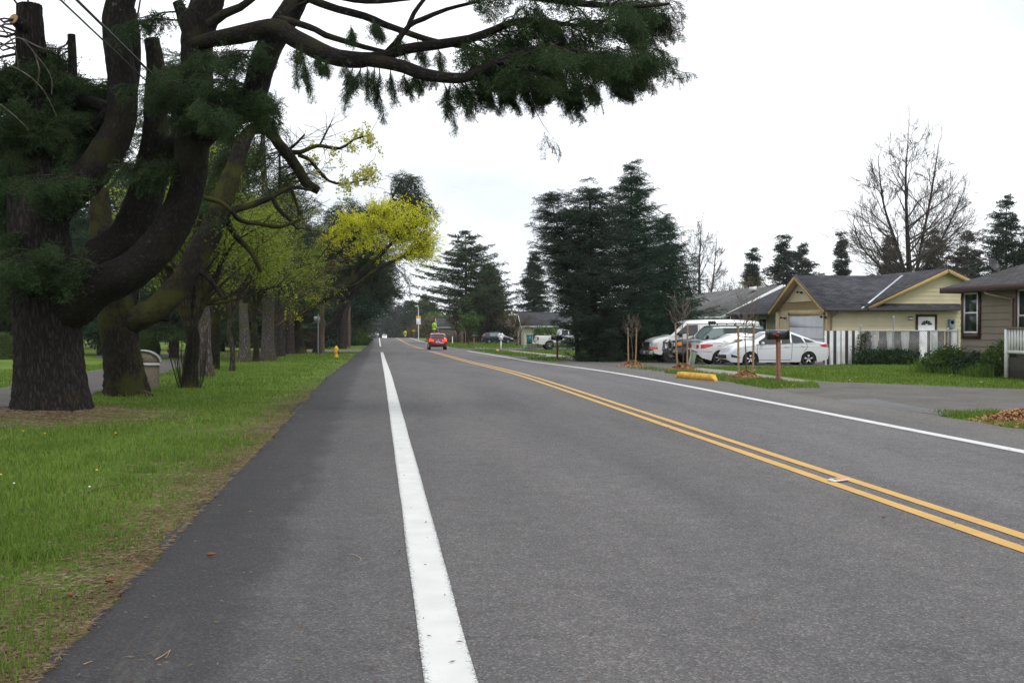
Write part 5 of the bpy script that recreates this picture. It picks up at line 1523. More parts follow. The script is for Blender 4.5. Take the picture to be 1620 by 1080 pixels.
mat('blue_sign', (.02, .14, .20), .5)
mat('digit_grey', (.05, .05, .052), .5, vary=0)

DIG = {'1': [((.5, 0), (.5, 1))], '0': [((0, 0), (1, 0)), ((1, 0), (1, 1)), ((1, 1), (0, 1)), ((0, 1), (0, 0))],
       '4': [((0, 1), (0, .5)), ((0, .5), (1, .5)), ((1, 1), (1, 0))], '3': [((0, 1), (1, 1)), ((1, 1), (1, 0)), ((1, 0), (0, 0)), ((.2, .5), (1, .5))]}
def mailbox(loc, label, postm, digits=None, flag=True, h=1.1, boxs=1.0, pw=.10, rz=0.0):
    """door faces the road (-x); we see its long side"""
    t = thing('mailbox', label, 'mailbox', loc, rz, 'mailboxes along the right-hand verge')
    L, w, hh = .53 * boxs, .21 * boxs, .15 * boxs
    prof = [(-w / 2, 0), (w / 2, 0), (w / 2, hh)] + [(w / 2 * math.cos(a), hh + w / 2 * .8 * math.sin(a)) for a in np.linspace(.3, PI - .3, 9)] + [(-w / 2, hh)]
    q = MB(); q.prism(prof, (L, 0, 0), 0, (-L / 2, 0, h), (0, 1, 0), (0, 0, 1)); bo = q.build('box', 'mailbox_black', t, recalc=True)
    q = MB(); pr2 = [(a * 1.06, (z - .1) * 1.06 + .1) for a, z in prof]; q.prism(pr2, (.03, 0, 0), 0, (-L / 2 - .032, 0, h), (0, 1, 0), (0, 0, 1)); q.box((-L / 2 - .045, 0, h + hh), (.03, .05, .03)); q.build('door', 'mailbox_black', bo, recalc=True)
    q = MB(); q.prism(pr2, (.02, 0, 0), 0, (L / 2 + .002, 0, h), (0, 1, 0), (0, 0, 1)); q.build('back', 'mailbox_black', bo, recalc=True)
    if flag:
        q = MB(); y = -w / 2 - .012
        q.box((-L / 2 + .17, y, h + .125), (.16, .012, .028)); q.box((-L / 2 + .215, y, h + .100), (.07, .012, .075)); q.build('flag', 'flag_red', t)
    if digits:
        q = MB()
        for k, d in enumerate(digits):
            for (a, b_) in DIG[d]:
                o = np.array([-L / 2 + .275 + k * .042, -w / 2 - .004, h + .085])
                beam(q, o + np.array([a[0] * .024, 0, a[1] * .055]), o + np.array([b_[0] * .024 + .0005, 0, b_[1] * .055 + .0005]), .008, .004, up=(0, 1, 0))
        q.build('house_number', 'digit_grey', t)
    q = MB(); q.box((.0, 0, h - .012), (L * .96, w * .85, .022)); q.build('board', postm, t)
    q = MB(); q.box((.02, 0, h / 2 - .13), (pw, pw, h + .22), bev=.01); q.build('post', postm, t)
    return t
p = gnd(1230, 607); mailbox((p.x, p.y, p.z), 'large black mailbox with red flag on a redwood post by the white sedan', 'post_redwood', '10443', h=1.16)
p = gnd(881, 570); mailbox((p.x, p.y, p.z), 'black mailbox on a redwood post in front of the white pickup', 'post_redwood', None, h=1.10)
p = gnd(749.5, 547.6); mailbox((p.x, p.y, p.z), 'distant black mailbox on an orange brown post beside two stakes', 'post_redwood', None, h=1.15, pw=.13)
p = gnd(715.5, 544.4); mailbox((p.x, p.y, p.z), 'farthest black mailbox, on a white post just right of the red car', 'white_post', None, False, h=1.2, pw=.12)
# newspaper box shaped like a little house on a white post
p = gnd(792.5, 554); t = thing('birdhouse', 'white birdhouse shaped box with steep roof on a white post', 'birdhouse', (p.x, p.y, p.z))
q = MB(); q.box((0, 0, .45), (.11, .11, 1.1)); q.build('post', 'white_post', t)
q = MB(); q.prism([(-.16, 0), (.16, 0), (.16, .28), (0, .50), (-.16, .28)], (0, .30, 0), 0, (0, -.15, .92), (1, 0, 0), (0, 0, 1)); q.build('house_body', 'white_post', t, recalc=True)
q = MB(); beam(q, (-.21, 0, 1.17), (0.01, 0, 1.46), .36, .025, up=(0, 1, 0)); beam(q, (.21, 0, 1.17), (-.01, 0, 1.46), .36, .025, up=(0, 1, 0)); q.build('roof', 'white_trim', t)
q = MB(); q.lathe([(0, 0), (.045, 0), (.045, .004), (0, .004)], 12, 0, (0, -.152, 1.12), 'y'); q.build('hole', 'black_plastic', t)

def parking_stop(loc, rz, L, label):
    q = MB(); a, h = .13, .17
    prof = lambda s: [(-a, 0), (a, 0), (a * .62, h * s), (-a * .62, h * s)]
    V = []
    for x, s, z0 in ((-L / 2, .02, 0), (-L / 2 + .22, 1, 0), (-L / 6, 1, 0), (L / 6, 1, 0), (L / 2 - .22, 1, 0), (L / 2, .02, 0)):
        k = .55 if s < .5 else 1
        V += [(x, y * k, z) for y, z in prof(s)]
    f = [(3, 2, 1, 0), (20, 21, 22, 23)]
    for i in range(5):
        for j in range(4): f.append((i * 4 + j, i * 4 + (j + 1) % 4, i * 4 + 4 + (j + 1) % 4, i * 4 + 4 + j))
    q.add(V, f); o = q.build('parking_stop', 'kerb_yellow', None, loc=loc, rz=rz, recalc=True)
    return tag(o, label, 'parking stop', 'yellow parking stops on the road edge')
p0, p1_ = gnd(1131, 603.5), gnd(1070, 598)
parking_stop(((p0.x + p1_.x) / 2, (p0.y + p1_.y) / 2 - .1, p0.z + .022), math.atan2(p1_.y - p0.y, p1_.x - p0.x), 2.3, 'long chipped yellow parking stop near the staked saplings')
p0 = gnd(789, 556.5); parking_stop((p0.x - .1, p0.y, p0.z + .022), R(86), 2.2, 'far yellow parking stop at the foot of the white birdhouse post')

# young street trees between two stakes, mulched
def sapling_mesh(h, seed, n=16, spread=.42, h0=1.15):
    g_ = np.random.default_rng(seed)
    b = MB(); tw = MB()
    path = smooth_path([(0, 0, -.1), (.02, .01, .5), (-.02, .01, 1.1), (.01, 0, h * .75), (.03, .02, h)], n=4)
    b.tube(path, np.linspace(.022, .006, len(path)), 7)
    for k in range(n):
        z = h0 + (h - h0) * k / n * .9
        a = g_.uniform(0, 6.28); L = spread * (1.15 - .5 * k / n) * g_.uniform(.7, 1.2)
        o = np.array([.0, 0, z])
        P = smooth_path([o, o + np.array([math.cos(a) * L * .45, math.sin(a) * L * .45, L * .35]), o + np.array([math.cos(a) * L * .7, math.sin(a) * L * .7, L * 1.1])], n=4)
        tw.tube(P, np.linspace(.010, .004, len(P)), 5)
        for j in range(4):
            i = g_.integers(2, len(P) - 1); a2 = a + g_.normal(0, 1.1); l2 = L * g_.uniform(.3, .6)
            tw.tube([P[i], P[i] + np.array([math.cos(a2) * l2 * .5, math.sin(a2) * l2 * .5, l2 * .45]), P[i] + np.array([math.cos(a2) * l2 * .7, math.sin(a2) * l2 * .7, l2])], [.006, .005, .003], 4)
    return b, tw
def staked_sapling(px, py, stakes, label, h, seed, hs=1.55, spread=.42, h0=1.15):
    p = gnd(px, py)
    t = thing('staked_sapling', label, 'young tree', (p.x, p.y, p.z), 0, 'staked saplings on the right-hand verge')
    b, tw = sapling_mesh(h, seed, spread=spread, h0=h0)
    b.build('trunk', 'sapling_bark', t, smooth=True); tw.build('crown', 'sapling_twig', t)
    for k, s_ in enumerate(stakes):
        ln = RNG.normal(0, .02)
        q = MB(); q.tube([(s_, .02, -.1), (s_ + ln, .02, hs * .5), (s_ + ln * 1.5, .02, hs)], [.032, .031, .030], 8, wob=.05); q.build('stake', 'stake_wood', t, smooth=True)
    q = MB(); zz = hs * .8
    q.tube(smooth_path([(stakes[0], 0, zz), (0, .03, zz - .02), (stakes[1], 0, zz)], n=4), .014, 5); q.build('tie', 'strap_green', t)
    m = MB()
    n = 900; a = RNG.uniform(0, 6.28, n); r = np.abs(RNG.normal(0, .34, n))
    x, y = r * np.cos(a) * 1.0, r * np.sin(a) * 1.25
    z = .23 * np.exp(-(r / .40) ** 2) + RNG.uniform(-.01, .02, n)
    G = []
    for k in range(n):
        m_ = np.array(Euler(RNG.uniform(-.7, .7, 3) + np.array([0, 0, RNG.uniform(0, 6.28)])).to_matrix()) * RNG.uniform(.5, 1.2)
        G.append(m_)
    m.inst(np.array([(-.05, -.011, 0), (.05, -.014, .004), (.052, .012, 0), (-.05, .013, .006)]), np.array([(0, 1, 2, 3)]), np.array(G), np.stack([x, y, z], -1))
    rr = np.linspace(0, .62, 7); aa = np.linspace(0, 2 * PI, 18)
    m.grid(np.stack([rr[:, None] * np.cos(aa), rr[:, None] * 1.2 * np.sin(aa), .22 * np.exp(-(rr[:, None] / .38) ** 2) + 0 * aa - .015], -1))
    mo = m.build('mulch', 'mulch_chip', t)
    return t
staked_sapling(1000, 580, (-.14, .13), 'staked sapling with leafless bushy top in front of the dark spruces', 1.95, 1)
staked_sapling(1080, 587, (-.16, .16), 'tall staked sapling with upswept bare twigs before the white van', 2.45, 2, 1.62, .55, 1.35)
staked_sapling(1180, 601, (-.20, .20), 'thin staked sapling left of the big black mailbox', 2.3, 3, 1.52, .45, 1.2)
staked_sapling(733, 546.5, (-.2, .3), 'far small staked tree near the distant orange brown mailbox post', 2.2, 4, 1.9, .5, 1.2)
p = gnd(1612, 668); t = thing('mulch_heap', 'heap of tan bark mulch on the verge at the right edge of the photo', 'mulch', (p.x, p.y, p.z)); m = MB(); n = 1100
a = RNG.uniform(0, 6.28, n); r = np.abs(RNG.normal(0, .34, n))
m.inst(np.array([(-.05, -.011, 0), (.05, -.014, .004), (.052, .012, 0), (-.05, .013, .006)]), np.array([(0, 1, 2, 3)]), np.array([np.array(Euler(RNG.uniform(-.7, .7, 3) + np.array([0, 0, RNG.uniform(0, 6.28)])).to_matrix()) * RNG.uniform(.5, 1.1) for k in range(n)]), np.stack([r * np.cos(a), r * 1.3 * np.sin(a), .17 * np.exp(-(r / .40) ** 2) + RNG.uniform(-.01, .02, n)], -1))
rr = np.linspace(0, .62, 7); aa = np.linspace(0, 2 * PI, 18); m.grid(np.stack([rr[:, None] * np.cos(aa), rr[:, None] * 1.3 * np.sin(aa), .16 * np.exp(-(rr[:, None] / .38) ** 2) + 0 * aa - .015], -1)); m.build('mulch', 'mulch_chip', t)
# leaning utility pedestal by the driveway
p = gnd(1092, 581); t = thing('utility_pedestal', 'leaning sage green utility pedestal beside the driveway', 'utility pedestal', (p.x, p.y, p.z)); t.rotation_euler = (0, R(16), R(20))
q = MB(); q.box((0, 0, .28), (.20, .17, .72), bev=.02); q.build('body', 'box_sage', t); q = MB(); q.box((0, 0, .655), (.225, .19, .05), bev=.02); q.build('cap', 'box_sage', t)
p = gnd(832, 552); t = thing('utility_box', 'squat pale green utility box on the lawn before the pickup', 'utility box', (p.x, p.y, p.z), R(4))
q = MB(); q.box((0, 0, .16), (.78, .6, .34), bev=.03); q.build('body', 'box_green', t); q = MB(); q.box((0, 0, .34), (.82, .64, .05), bev=.02); q.build('lid', 'box_green', t)
p = gnd(845, 552.5); q = MB()
for k in range(7): q.box((-.42 + k * .14, 0, .24), (.10, .30, .50), bev=.01)
q.box((0, -.0, .40), (1.0, .26, .06)); q.box((0, 0, .12), (1.0, .26, .06))
tag(q.build('slatted_crate', 'crate_olive', None, loc=(p.x + .1, p.y + 2.2, p.z)), 'weathered olive slatted crate behind the green utility box', 'crate')
p = gnd(729, 541); t = thing('utility_pedestal', 'small pale green pedestal on the far lawn between two stakes', 'utility pedestal', (p.x + .6, p.y, p.z))
q = MB(); q.box((0, 0, .35), (.35, .3, .75), bev=.03); q.build('body', 'box_green', t); q = MB(); q.box((0, 0, .74), (.38, .33, .05), bev=.02); q.build('cap', 'white_post', t)

# hydrants
def hydrant(loc, label, s=1.0, rz=0.0):
    t = thing('fire_hydrant', label, 'fire hydrant', loc, rz, 'yellow fire hydrants')
    q = MB(); q.lathe([(.0, -.1), (.17, -.1), (.17, .03), (.115, .05), (.10, .10), (.10, .44), (.13, .45), (.13, .50), (0, .50)], 20); b_ = q.build('barrel', 'hydrant_yellow', t); autosmooth(b_)
    q = MB(); q.lathe([(.125, .50), (.12, .56), (.09, .62), (.05, .66), (.03, .67), (.03, .72), (0, .73)], 20); autosmooth(q.build('bonnet', 'hydrant_yellow', t))
    q = MB(); q.lathe([(0, -.16), (.075, -.16), (.075, -.10), (.06, -.09), (.06, .09), (.075, .10), (.075, .16), (0, .16)], 14, 0, (0, 0, .36), 'y'); q.build('nozzle', 'hydrant_yellow', t)
    q = MB(); q.lathe([(.07, .08), (.075, .11), (.085, .11), (.085, .19), (.03, .20), (0, .22)], 14, 0, (0, 0, .30), 'x'); q.build('steamer_cap', 'hydrant_cap', t)
    t.scale = (s, s, s); return t
p = gnd(532, 565); hydrant((p.x, p.y, p.z), 'yellow fire hydrant on the left verge past the row of trees', 1.0, R(-10))
p = gnd(649, 533.3); hydrant((p.x, min(p.y, 250), gzf(p.x, min(p.y, 250))), 'far yellow fire hydrant on the right near the crest', 1.25)

# litter bin of exposed aggregate
p = gnd(239, 616); t = thing('litter_bin', 'brown concrete litter bin with a curved hood beside the mossy tree', 'litter bin', (p.x, p.y, p.z), R(8))
q = MB(); q.box((0, 0, .26), (.36, .36, .60), bev=.03); q.build('body', 'concrete_bin', t)
q = MB(); q.box((0, 0, .585), (.44, .44, .07), bev=.02); q.build('rim', 'bin_rim', t)
q = MB(); prof = [(-.20, 0)] + [(.20, 0)] + [(-.20 + .40 * math.cos(a), .27 * math.sin(a)) for a in np.linspace(.0, PI / 2, 9)][1:]
q.prism(prof, (0, .32, 0), 0, (0, -.16, .62), (1, 0, 0), (0, 0, 1)); q.build('hood', 'concrete_bin', t, recalc=True)
q = MB(); P = [(-.20 + .42 * math.cos(a), 0, .62 + .285 * math.sin(a)) for a in np.linspace(.0, PI / 2 + .1, 12)]
for a_, b_ in zip(P[:-1], P[1:]): beam(q, a_, b_, .40, .03, up=(-.5, 0, .8))
q.build('hood_lip', 'bin_rim', t)

# marker post, sign post and utility pole on the left
p = gnd(432, 566); t = thing('marker_post', 'short white marker post at the foot of the dark pine trunk', 'marker post', (p.x, p.y, p.z)); q = MB(); q.box((0, 0, .45), (.10, .10, 1.1), bev=.015); q.build('post', 'white_post', t); q = MB(); q.box((0, 0, 1.02), (.12, .12, .05), bev=.015); q.build('cap', 'white_post', t)
p = gnd(510, 559.5); PX, PY = p.x, p.y; t = thing('utility_pole', 'brown wooden utility pole beside the cemetery entrance', 'utility pole', (PX, PY, p.z))
q = MB(); q.tube([(0, 0, -.3), (0, 0, 4.5), (0, 0, 9.0)], [.17, .15, .13], 14); q.build('pole', 'pole_wood', t, smooth=True); q = MB(); q.box((0, 0, 8.3), (2.2, .1, .12)); q.build('crossarm', 'pole_wood', t); q = MB()
for k in (-.95, -.45, .45, .95):
    q = MB(); q.lathe([(.02, 0), (.04, .03), (.04, .09), (.02, .11), (0, .12)], 10, 0, (k, 0, 8.36)); q.build('insulator', 'metal_grey', t)
p = gnd(503.5, 559); t = thing('sign_post', 'thin grey steel sign post left of the wooden pole', 'sign post', (p.x, p.y, p.z)); q = MB(); q.tube([(0, 0, -.2), (0, 0, 2.9)], .055, 8); q.build('post', 'galvanised', t); q = MB(); q.box((0, .07, 2.55), (.62, .02, .45)); q.build('sign_back', 'galvanised', t)
p = gnd(565, 546); t = thing('utility_pole', 'smaller far utility pole among the dark left-hand trees', 'utility pole', (p.x - .4, min(p.y, 125), gzf(-3, 120))); q = MB(); q.tube([(0, 0, -.3), (0, 0, 4.5), (0, 0, 8.8)], [.17, .15, .13], 12); q.build('pole', 'pole_wood', t, smooth=True); q = MB(); q.box((0, 0, 8.2), (2.2, .1, .12)); q.build('crossarm', 'pole_wood', t)

def wire(name, a, b_, sag, r, label, m='wire_black'):
    a, b_ = Vector(a), Vector(b_)
    P = [tuple(a.lerp(b_, u) - Vector((0, 0, sag * 4 * u * (1 - u)))) for u in np.linspace(0, 1, 60)]
    q = MB(); q.tube(P, r, 6); return tag(q.build(name, m), label, 'cable', 'cables strung along the left verge')
def through(px, py, Y, end, y1=-16.0):
    """the cable's near end, in line with its pole and a point seen overhead"""
    e = Vector(end); q = at(px, py, Y); return e + (q - e) * ((y1 - e.y) / (q.y - e.y))
for px_, Y_, dx, dz, r_, m_, lb in ((96, 12.5, -.9, 8.3, .011, 'wire_black', 'thin upper overhead cable crossing the top left corner'), (121, 13.0, -.40, 8.2, .016, 'wire_black', 'thick lower overhead cable running past the left cedar stem'), (123, 13.0, -.38, 8.24, .008, 'metal_grey', 'pale thin cable lashed along the thick overhead cable')):
    e_ = (PX + dx, PY, dz); wire('overhead_cable', through(px_, -14, Y_, e_), e_, .12, r_, lb, m_)

# signs
def walker(q, o, s, mi):
    """a walking figure as on school crossing signs"""
    o = np.array(o, float)
    q.lathe([(0, 0), (.05 * s, 0), (.05 * s, .012), (0, .012)], 12, mi, o + np.array([0, 0, .26 * s]), 'y')
    for a, b_, w_ in (((0, .2), (0, 0), .085), ((0, .02), (-.09, -.22), .05), ((0, .02), (.09, -.22), .05), ((0, .17), (-.10, .02), .035), ((0, .17), (.11, .05), .035)):
        beam(q, o + np.array([a[0] * s, -.006, a[1] * s]), o + np.array([b_[0] * s, -.006, b_[1] * s]), w_ * s, .012, mi, up=(0, 1, 0))
p = gnd(687, 537); Y = 219.0; X = at(687, 514, Y).x
t = thing('school_sign', 'big lime pentagon school crossing sign above the red hatchback', 'road sign', (X, Y, gzf(X, Y)), 0, 'lime road signs')
q = MB(); q.tube([(0, .05, -.2), (0, .05, 3.5)], .05, 8); q.build('post', 'galvanised', t)
zc = at(687, 514, Y).z - gzf(X, Y)
q = MB(); q.prism([(-.45, -.5), (.45, -.5), (.45, .16), (0, .55), (-.45, .16)], (0, .02, 0), 0, (0, -.02, zc), (1, 0, 0), (0, 0, 1)); sb = q.build('sign_face', 'sign_lime', t, recalc=True)
q = MB(); walker(q, (-.14, -.03, zc + .0), 1.0, 0); walker(q, (.16, -.03, zc - .05), .8, 0); q.build('pictogram', 'black_plastic', sb)
q = MB(); q.prism([(-.36, 0), (.36, 0), (.36, .36), (-.36, .36)], (0, .02, 0), 0, (0, -.02, zc - 1.0), (1, 0, 0), (0, 0, 1)); q.build('arrow_plate', 'sign_lime', t, recalc=True)
q = MB(); q.box((0, .03, zc + .15), (2.4, .03, .20)); q.build('street_name_plate', 'blue_sign', t)
def lime_sign(px, py, Y, s, label, diamond=False):
    c_ = at(px, py, Y); g0 = gzf(c_.x, Y)
    t = thing('school_sign', label, 'road sign', (c_.x, Y, g0), 0, 'lime road signs')
    q = MB(); q.tube([(0, .05, -.4), (0, .05, c_.z - g0)], .05, 8); q.build('post', 'galvanised', t)
    z = c_.z - g0
    pl = [(0, -.6), (.6, 0), (0, .6), (-.6, 0)] if diamond else [(-.5, -.55), (.5, -.55), (.5, .18), (0, .62), (-.5, .18)]
    q = MB(); q.prism([(a * s, b_ * s) for a, b_ in pl], (0, .02, 0), 0, (0, -.02, z), (1, 0, 0), (0, 0, 1)); f_ = q.build('sign_face', 'sign_lime', t, recalc=True)
    q = MB(); walker(q, (0, -.03, z), s, 0); q.build('pictogram', 'black_plastic', f_)
    if not diamond:
        q = MB(); q.prism([(-.3, 0), (.3, 0), (.3, .4), (-.3, .4)], (0, .02, 0), 0, (0, -.02, z - 1.0), (1, 0, 0), (0, 0, 1)); q.build('arrow_plate', 'sign_lime', t, recalc=True)
lime_sign(641, 526, 300, .9, 'small distant lime sign with lower plate left of the far hydrant')
lime_sign(655, 523.5, 262, .8, 'small distant lime diamond sign right of the far hydrant', True)
Y = 205.0; c_ = at(662, 508, Y); g0 = gzf(c_.x, Y)
t = thing('beacon_sign', 'tall white pole with two black beacons and an amber school plate', 'beacon', (c_.x, Y, g0)); z = c_.z - g0
q = MB(); q.tube([(0, .1, -.3), (0, .1, 6.4)], [.09, .07], 10); q.build('pole', 'white_post', t)
q = MB(); q.box((0, 0, z), (.80, .05, 1.2), bev=.01); f_ = q.build('backplate', 'sign_white', t)
for dz in (-.27, .27):
    q = MB(); q.lathe([(0, .02), (.17, .02), (.20, .0), (.20, .22), (.18, .22), (.18, .03)], 16, 0, (0, -.03, z + dz), 'y'); q.v[-1] = q.v[-1] * np.array([1, 1, 1]); q.build('beacon', 'black_plastic', f_)
q = MB(); q.box((0, 0, z + .82), (.86, .04, .26), bev=.01); q.build('school_plate', 'sign_amber', t)

# flattened packet on the centre line
p = gnd(1326, 765); t = thing('flattened_packet', 'flattened white and orange packet lying between the yellow lines', 'litter', (p.x, p.y, p.z + .030), R(20))
q = MB(); q.box((0, 0, .012), (.19, .10, .012), rx=.08, ry=-.05); q.build('carton', 'white_post', t)
q = MB(); q.box((.03, -.01, .022), (.09, .07, .004), rx=.08, ry=-.05); q.build('panel', mat('packet_orange', (.75, .28, .12), .5), t)
q = MB(); q.box((-.04, -.01, .024), (.035, .05, .004), rx=.08, ry=-.05); q.build('emblem', mat('packet_gold', (.45, .33, .03), .5), t)
# pine cones and scraps on the shoulder
def cone(px, py, s, label, rz):
    p = gnd(px, py)
    q = MB(); q.lathe([(0, -.045), (.012, -.04), (.019, -.015), (.018, .01), (.011, .035), (0, .045)], 9, 0, (0, 0, 0), 'x')
    V = q.v[0]; q.v[0] = V + RNG.normal(0, .0014, V.shape)
    o = q.build('fallen_cone', 'cone_brown', None, loc=(p.x, p.y, p.z + (.045 if p.x > RX0 else .03)), rz=rz); o.scale = (s, s, s)
    return tag(o, label, 'cone')
cone(334, 887, 0.62, 'red brown cone lying on the dark asphalt shoulder', .3)
cone(176, 1006 - 145, 0.56, 'cone lying in the litter nearest the asphalt edge at mid left', 1.2)
cone(110, 948, 0.68, 'reddish cone lying on the brown needles by the lower road edge', 2.2)
cone(174, 925, 0.62, 'small cone lying among needles right beside the road edge', .5)
cone(632, 881, 0.34, 'tiny dark cone just left of the wide white line', .9)
cone(1398, 827, 0.37, 'tiny dark scrap-like cone in the middle of the lane', .2)
# small ornament on the lawn by the porch
p = gnd(1590, 586); t = thing('garden_ornament', 'little red white and blue pinwheel ornament on the lawn by the porch', 'ornament', (p.x, p.y, p.z))
q = MB(); q.tube([(0, 0, -.05), (0, 0, .22)], .008, 6); q.build('stick', 'white_post', t)
for k, m_ in enumerate(('flag_red', 'white_post', 'bin_navy', 'flag_red', 'white_post', 'bin_navy')):
    a = k * PI / 3; q = MB(); q.prism([(0, 0), (.10 * math.cos(a), .10 * math.sin(a)), (.08 * math.cos(a + .8), .08 * math.sin(a + .8))], (0, -.015, 0), 0, (0, -.01 - .001 * k, .22), (1, 0, 0), (0, 0, 1)); q.build('vane', m_, t)
# ------------------------------------------------------------------ trees and shrubs
mat_bark('bark_cedar', (.004, .0034, .0033), (.044, .037, .035), (.030, .024, .010), .1, scale=21, stretch=.20, depth=.04)
mat_bark('bark_cedar_limb', (.0035, .003, .0029), (.031, .026, .024), (.026, .024, .009), .25, scale=24, stretch=.32, depth=.03, lichen=.35)
mat_bark('bark_mossy', (.005, .0044, .0036), (.034, .029, .022), (.040, .042, .008), .42, scale=20, stretch=.28, depth=.03)
mat_bark('bark_brown', (.014, .011, .009), (.09, .073, .060), (.055, .055, .012), .3, scale=13, stretch=.25, depth=.03)
mat_bark('bark_grey', (.022, .019, .018), (.14, .118, .110), (.05, .05, .014), .3, scale=16, stretch=.3, depth=.02, lichen=.4)
mat_bark('bark_dark', (.012, .010, .010), (.065, .052, .046), None, 0, scale=11, stretch=.3, depth=.03)
mat_bark('twig_grey', (.045, .038, .034), (.13, .11, .10), None, 0, scale=11, stretch=.5, depth=.01)
mat_bark('twig_brown', (.05, .035, .026), (.15, .105, .08), None, 0, scale=11, stretch=.5, depth=.01)
mat_leaf('needle_cedar', [(.009, .019, .008), (.023, .045, .016), (.047, .084, .028), (.08, .125, .042)], .3, .6, .8)
mat_leaf('needle_spruce', [(.006, .014, .009), (.013, .030, .018), (.034, .060, .038), (.085, .095, .065)], .2, .6, .7)
mat_leaf('needle_fir', [(.006, .018, .010), (.014, .040, .020), (.032, .076, .038), (.07, .13, .07)], .2, .6, .7)
mat_leaf('needle_pine', [(.014, .025, .013), (.030, .050, .023), (.056, .085, .038)], .25, .65, .6)
mat_leaf('needle_olive', [(.022, .032, .012), (.045, .060, .020), (.08, .10, .035)], .25, .65, .6)
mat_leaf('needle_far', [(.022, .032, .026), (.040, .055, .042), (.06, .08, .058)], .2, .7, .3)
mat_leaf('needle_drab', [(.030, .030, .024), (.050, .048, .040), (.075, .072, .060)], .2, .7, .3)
mat_leaf('leaf_young', [(.065, .095, .014), (.14, .19, .024), (.25, .31, .04), (.38, .41, .05)], .5, .5, .6)
mat_leaf('leaf_yellow', [(.42, .43, .018), (.58, .59, .026), (.70, .70, .04), (.74, .74, .12)], .55, .5, .5)
mat_leaf('leaf_lime', [(.28, .30, .04), (.48, .48, .07), (.62, .60, .14)], .5, .5, .5)
mat_leaf('leaf_evergreen', [(.008, .022, .008), (.018, .045, .014), (.035, .075, .022)], .2, .4, 2.0)
mat_leaf('leaf_topiary', [(.03, .055, .014), (.055, .095, .022), (.09, .135, .035), (.14, .12, .055)], .2, .6, 1.2)
mat_leaf('leaf_shrub', [(.03, .06, .012), (.06, .12, .02), (.12, .19, .035)], .35, .5, 1.5)
mat_leaf('leaf_russet', [(.09, .03, .018), (.16, .06, .035), (.22, .11, .06)], .3, .6, .6)
mat_leaf('leaf_bronze', [(.07, .055, .025), (.13, .11, .045), (.20, .18, .07)], .3, .6, .6)
mat_leaf('leaf_plum', [(.035, .012, .016), (.06, .022, .026), (.09, .04, .04)], .25, .6, .6)

def _tri(P, p, d, s, L, w):
    P += [p - s * w / 2, p + s * w / 2, p + d * L]
def spray(seed, nmain=16, nside=9, nneed=5, nl=.085, nw=.022, sl=.46, droop=.30, flat=.6, up=.5):
    """one frond of needles on a twig that runs along +x"""
    g_ = np.random.default_rng(seed); P = []
    ax = lambda t: np.array([t, .03 * math.sin(5 * t), -droop * t * t])
    def need(p, tdir):
        for sg in (-1, 1):
            side = np.cross(tdir, [0, 0, 1.0]); side /= np.linalg.norm(side) + 1e-6
            d = tdir * g_.uniform(.4, .9) + side * sg * g_.uniform(.35, .9) + np.array([0, 0, g_.normal(.15, up)])
            d /= np.linalg.norm(d)
            s = np.cross(d, g_.normal(size=3)); s /= np.linalg.norm(s) + 1e-6
            _tri(P, p, d, s, nl * g_.uniform(.7, 1.3), nw * g_.uniform(.7, 1.3))
    for i in range(nmain):
        t = (i + .5) / nmain
        need(ax(t), np.array([1, 0, -2 * droop * t]) / math.hypot(1, 2 * droop * t))
    for i in range(nside):
        t = .08 + .88 * i / nside
        sg = 1 if i % 2 else -1
        a = sg * g_.uniform(.65, 1.05); L = (sl * (1 - t) + .14) * g_.uniform(.75, 1.25)
        d0 = np.array([math.cos(a), math.sin(a), g_.normal(0, .25)])
        for j in range(nneed):
            u = (j + .6) / nneed
            p = ax(t) + d0 * L * u + np.array([0, 0, -droop * .8 * (L * u) ** 2 / .4])
            need(p, d0 / np.linalg.norm(d0))
    V = np.array(P); F = np.arange(len(V)).reshape(-1, 3)
    return V, F
SP_CEDAR = [spray(k, 15, 12, 5, .105, .034, .46, .36) for k in range(5)]
SP_HANG = [spray(20 + k, 20, 12, 4, .075, .026, .26, .30) for k in range(4)]
SP_SPRUCE = [spray(40 + k, 10, 9, 3, .13, .045, .50, .15, up=.4) for k in range(4)]
SP_COARSE = [spray(60 + k, 5, 6, 2, .24, .10, .50, .18, up=.45) for k in range(4)]
SP_PINE = [spray(80 + k, 9, 6, 3, .20, .030, .40, -.05, up=.8) for k in range(4)]

def leaf_cluster(seed, n, size, rad):
    g_ = np.random.default_rng(seed); V = []; F = []
    for k in range(n):
        c = g_.normal(size=3); c = c / np.linalg.norm(c) * rad * g_.uniform(.1, 1) ** .6
        d = g_.normal(size=3); d[2] *= .5; d /= np.linalg.norm(d); s = np.cross(d, g_.normal(size=3)); s /= np.linalg.norm(s)
        L = size * g_.uniform(.7, 1.3); w = L * .42
        b = len(V)
        V += [c, c + d * L * .45 + s * w, c + d * L, c + d * L * .45 - s * w]; F.append((b, b + 1, b + 2, b + 3))
    return np.array(V), np.array(F)
LC_SMALL = [leaf_cluster(k, 7, .085, .17) for k in range(4)]
LC_TINY = [leaf_cluster(40 + k, 8, .062, .26) for k in range(4)]
LC_BIG = [leaf_cluster(10 + k, 9, .16, .30) for k in range(4)]
LC_BLOB = [leaf_cluster(20 + k, 14, .14, .26) for k in range(4)]

def frames(D, g_, upv=(0, 0, 1.0), roll=.5):
    D = np.asarray(D, float); D = D / (np.linalg.norm(D, axis=1)[:, None] + 1e-9)
    U = np.array(upv)[None] + g_.normal(0, roll, D.shape)
    Y = np.cross(U, D); Y /= np.linalg.norm(Y, axis=1)[:, None] + 1e-9
    Z = np.cross(D, Y)
    return np.stack([D, Y, Z], -1)

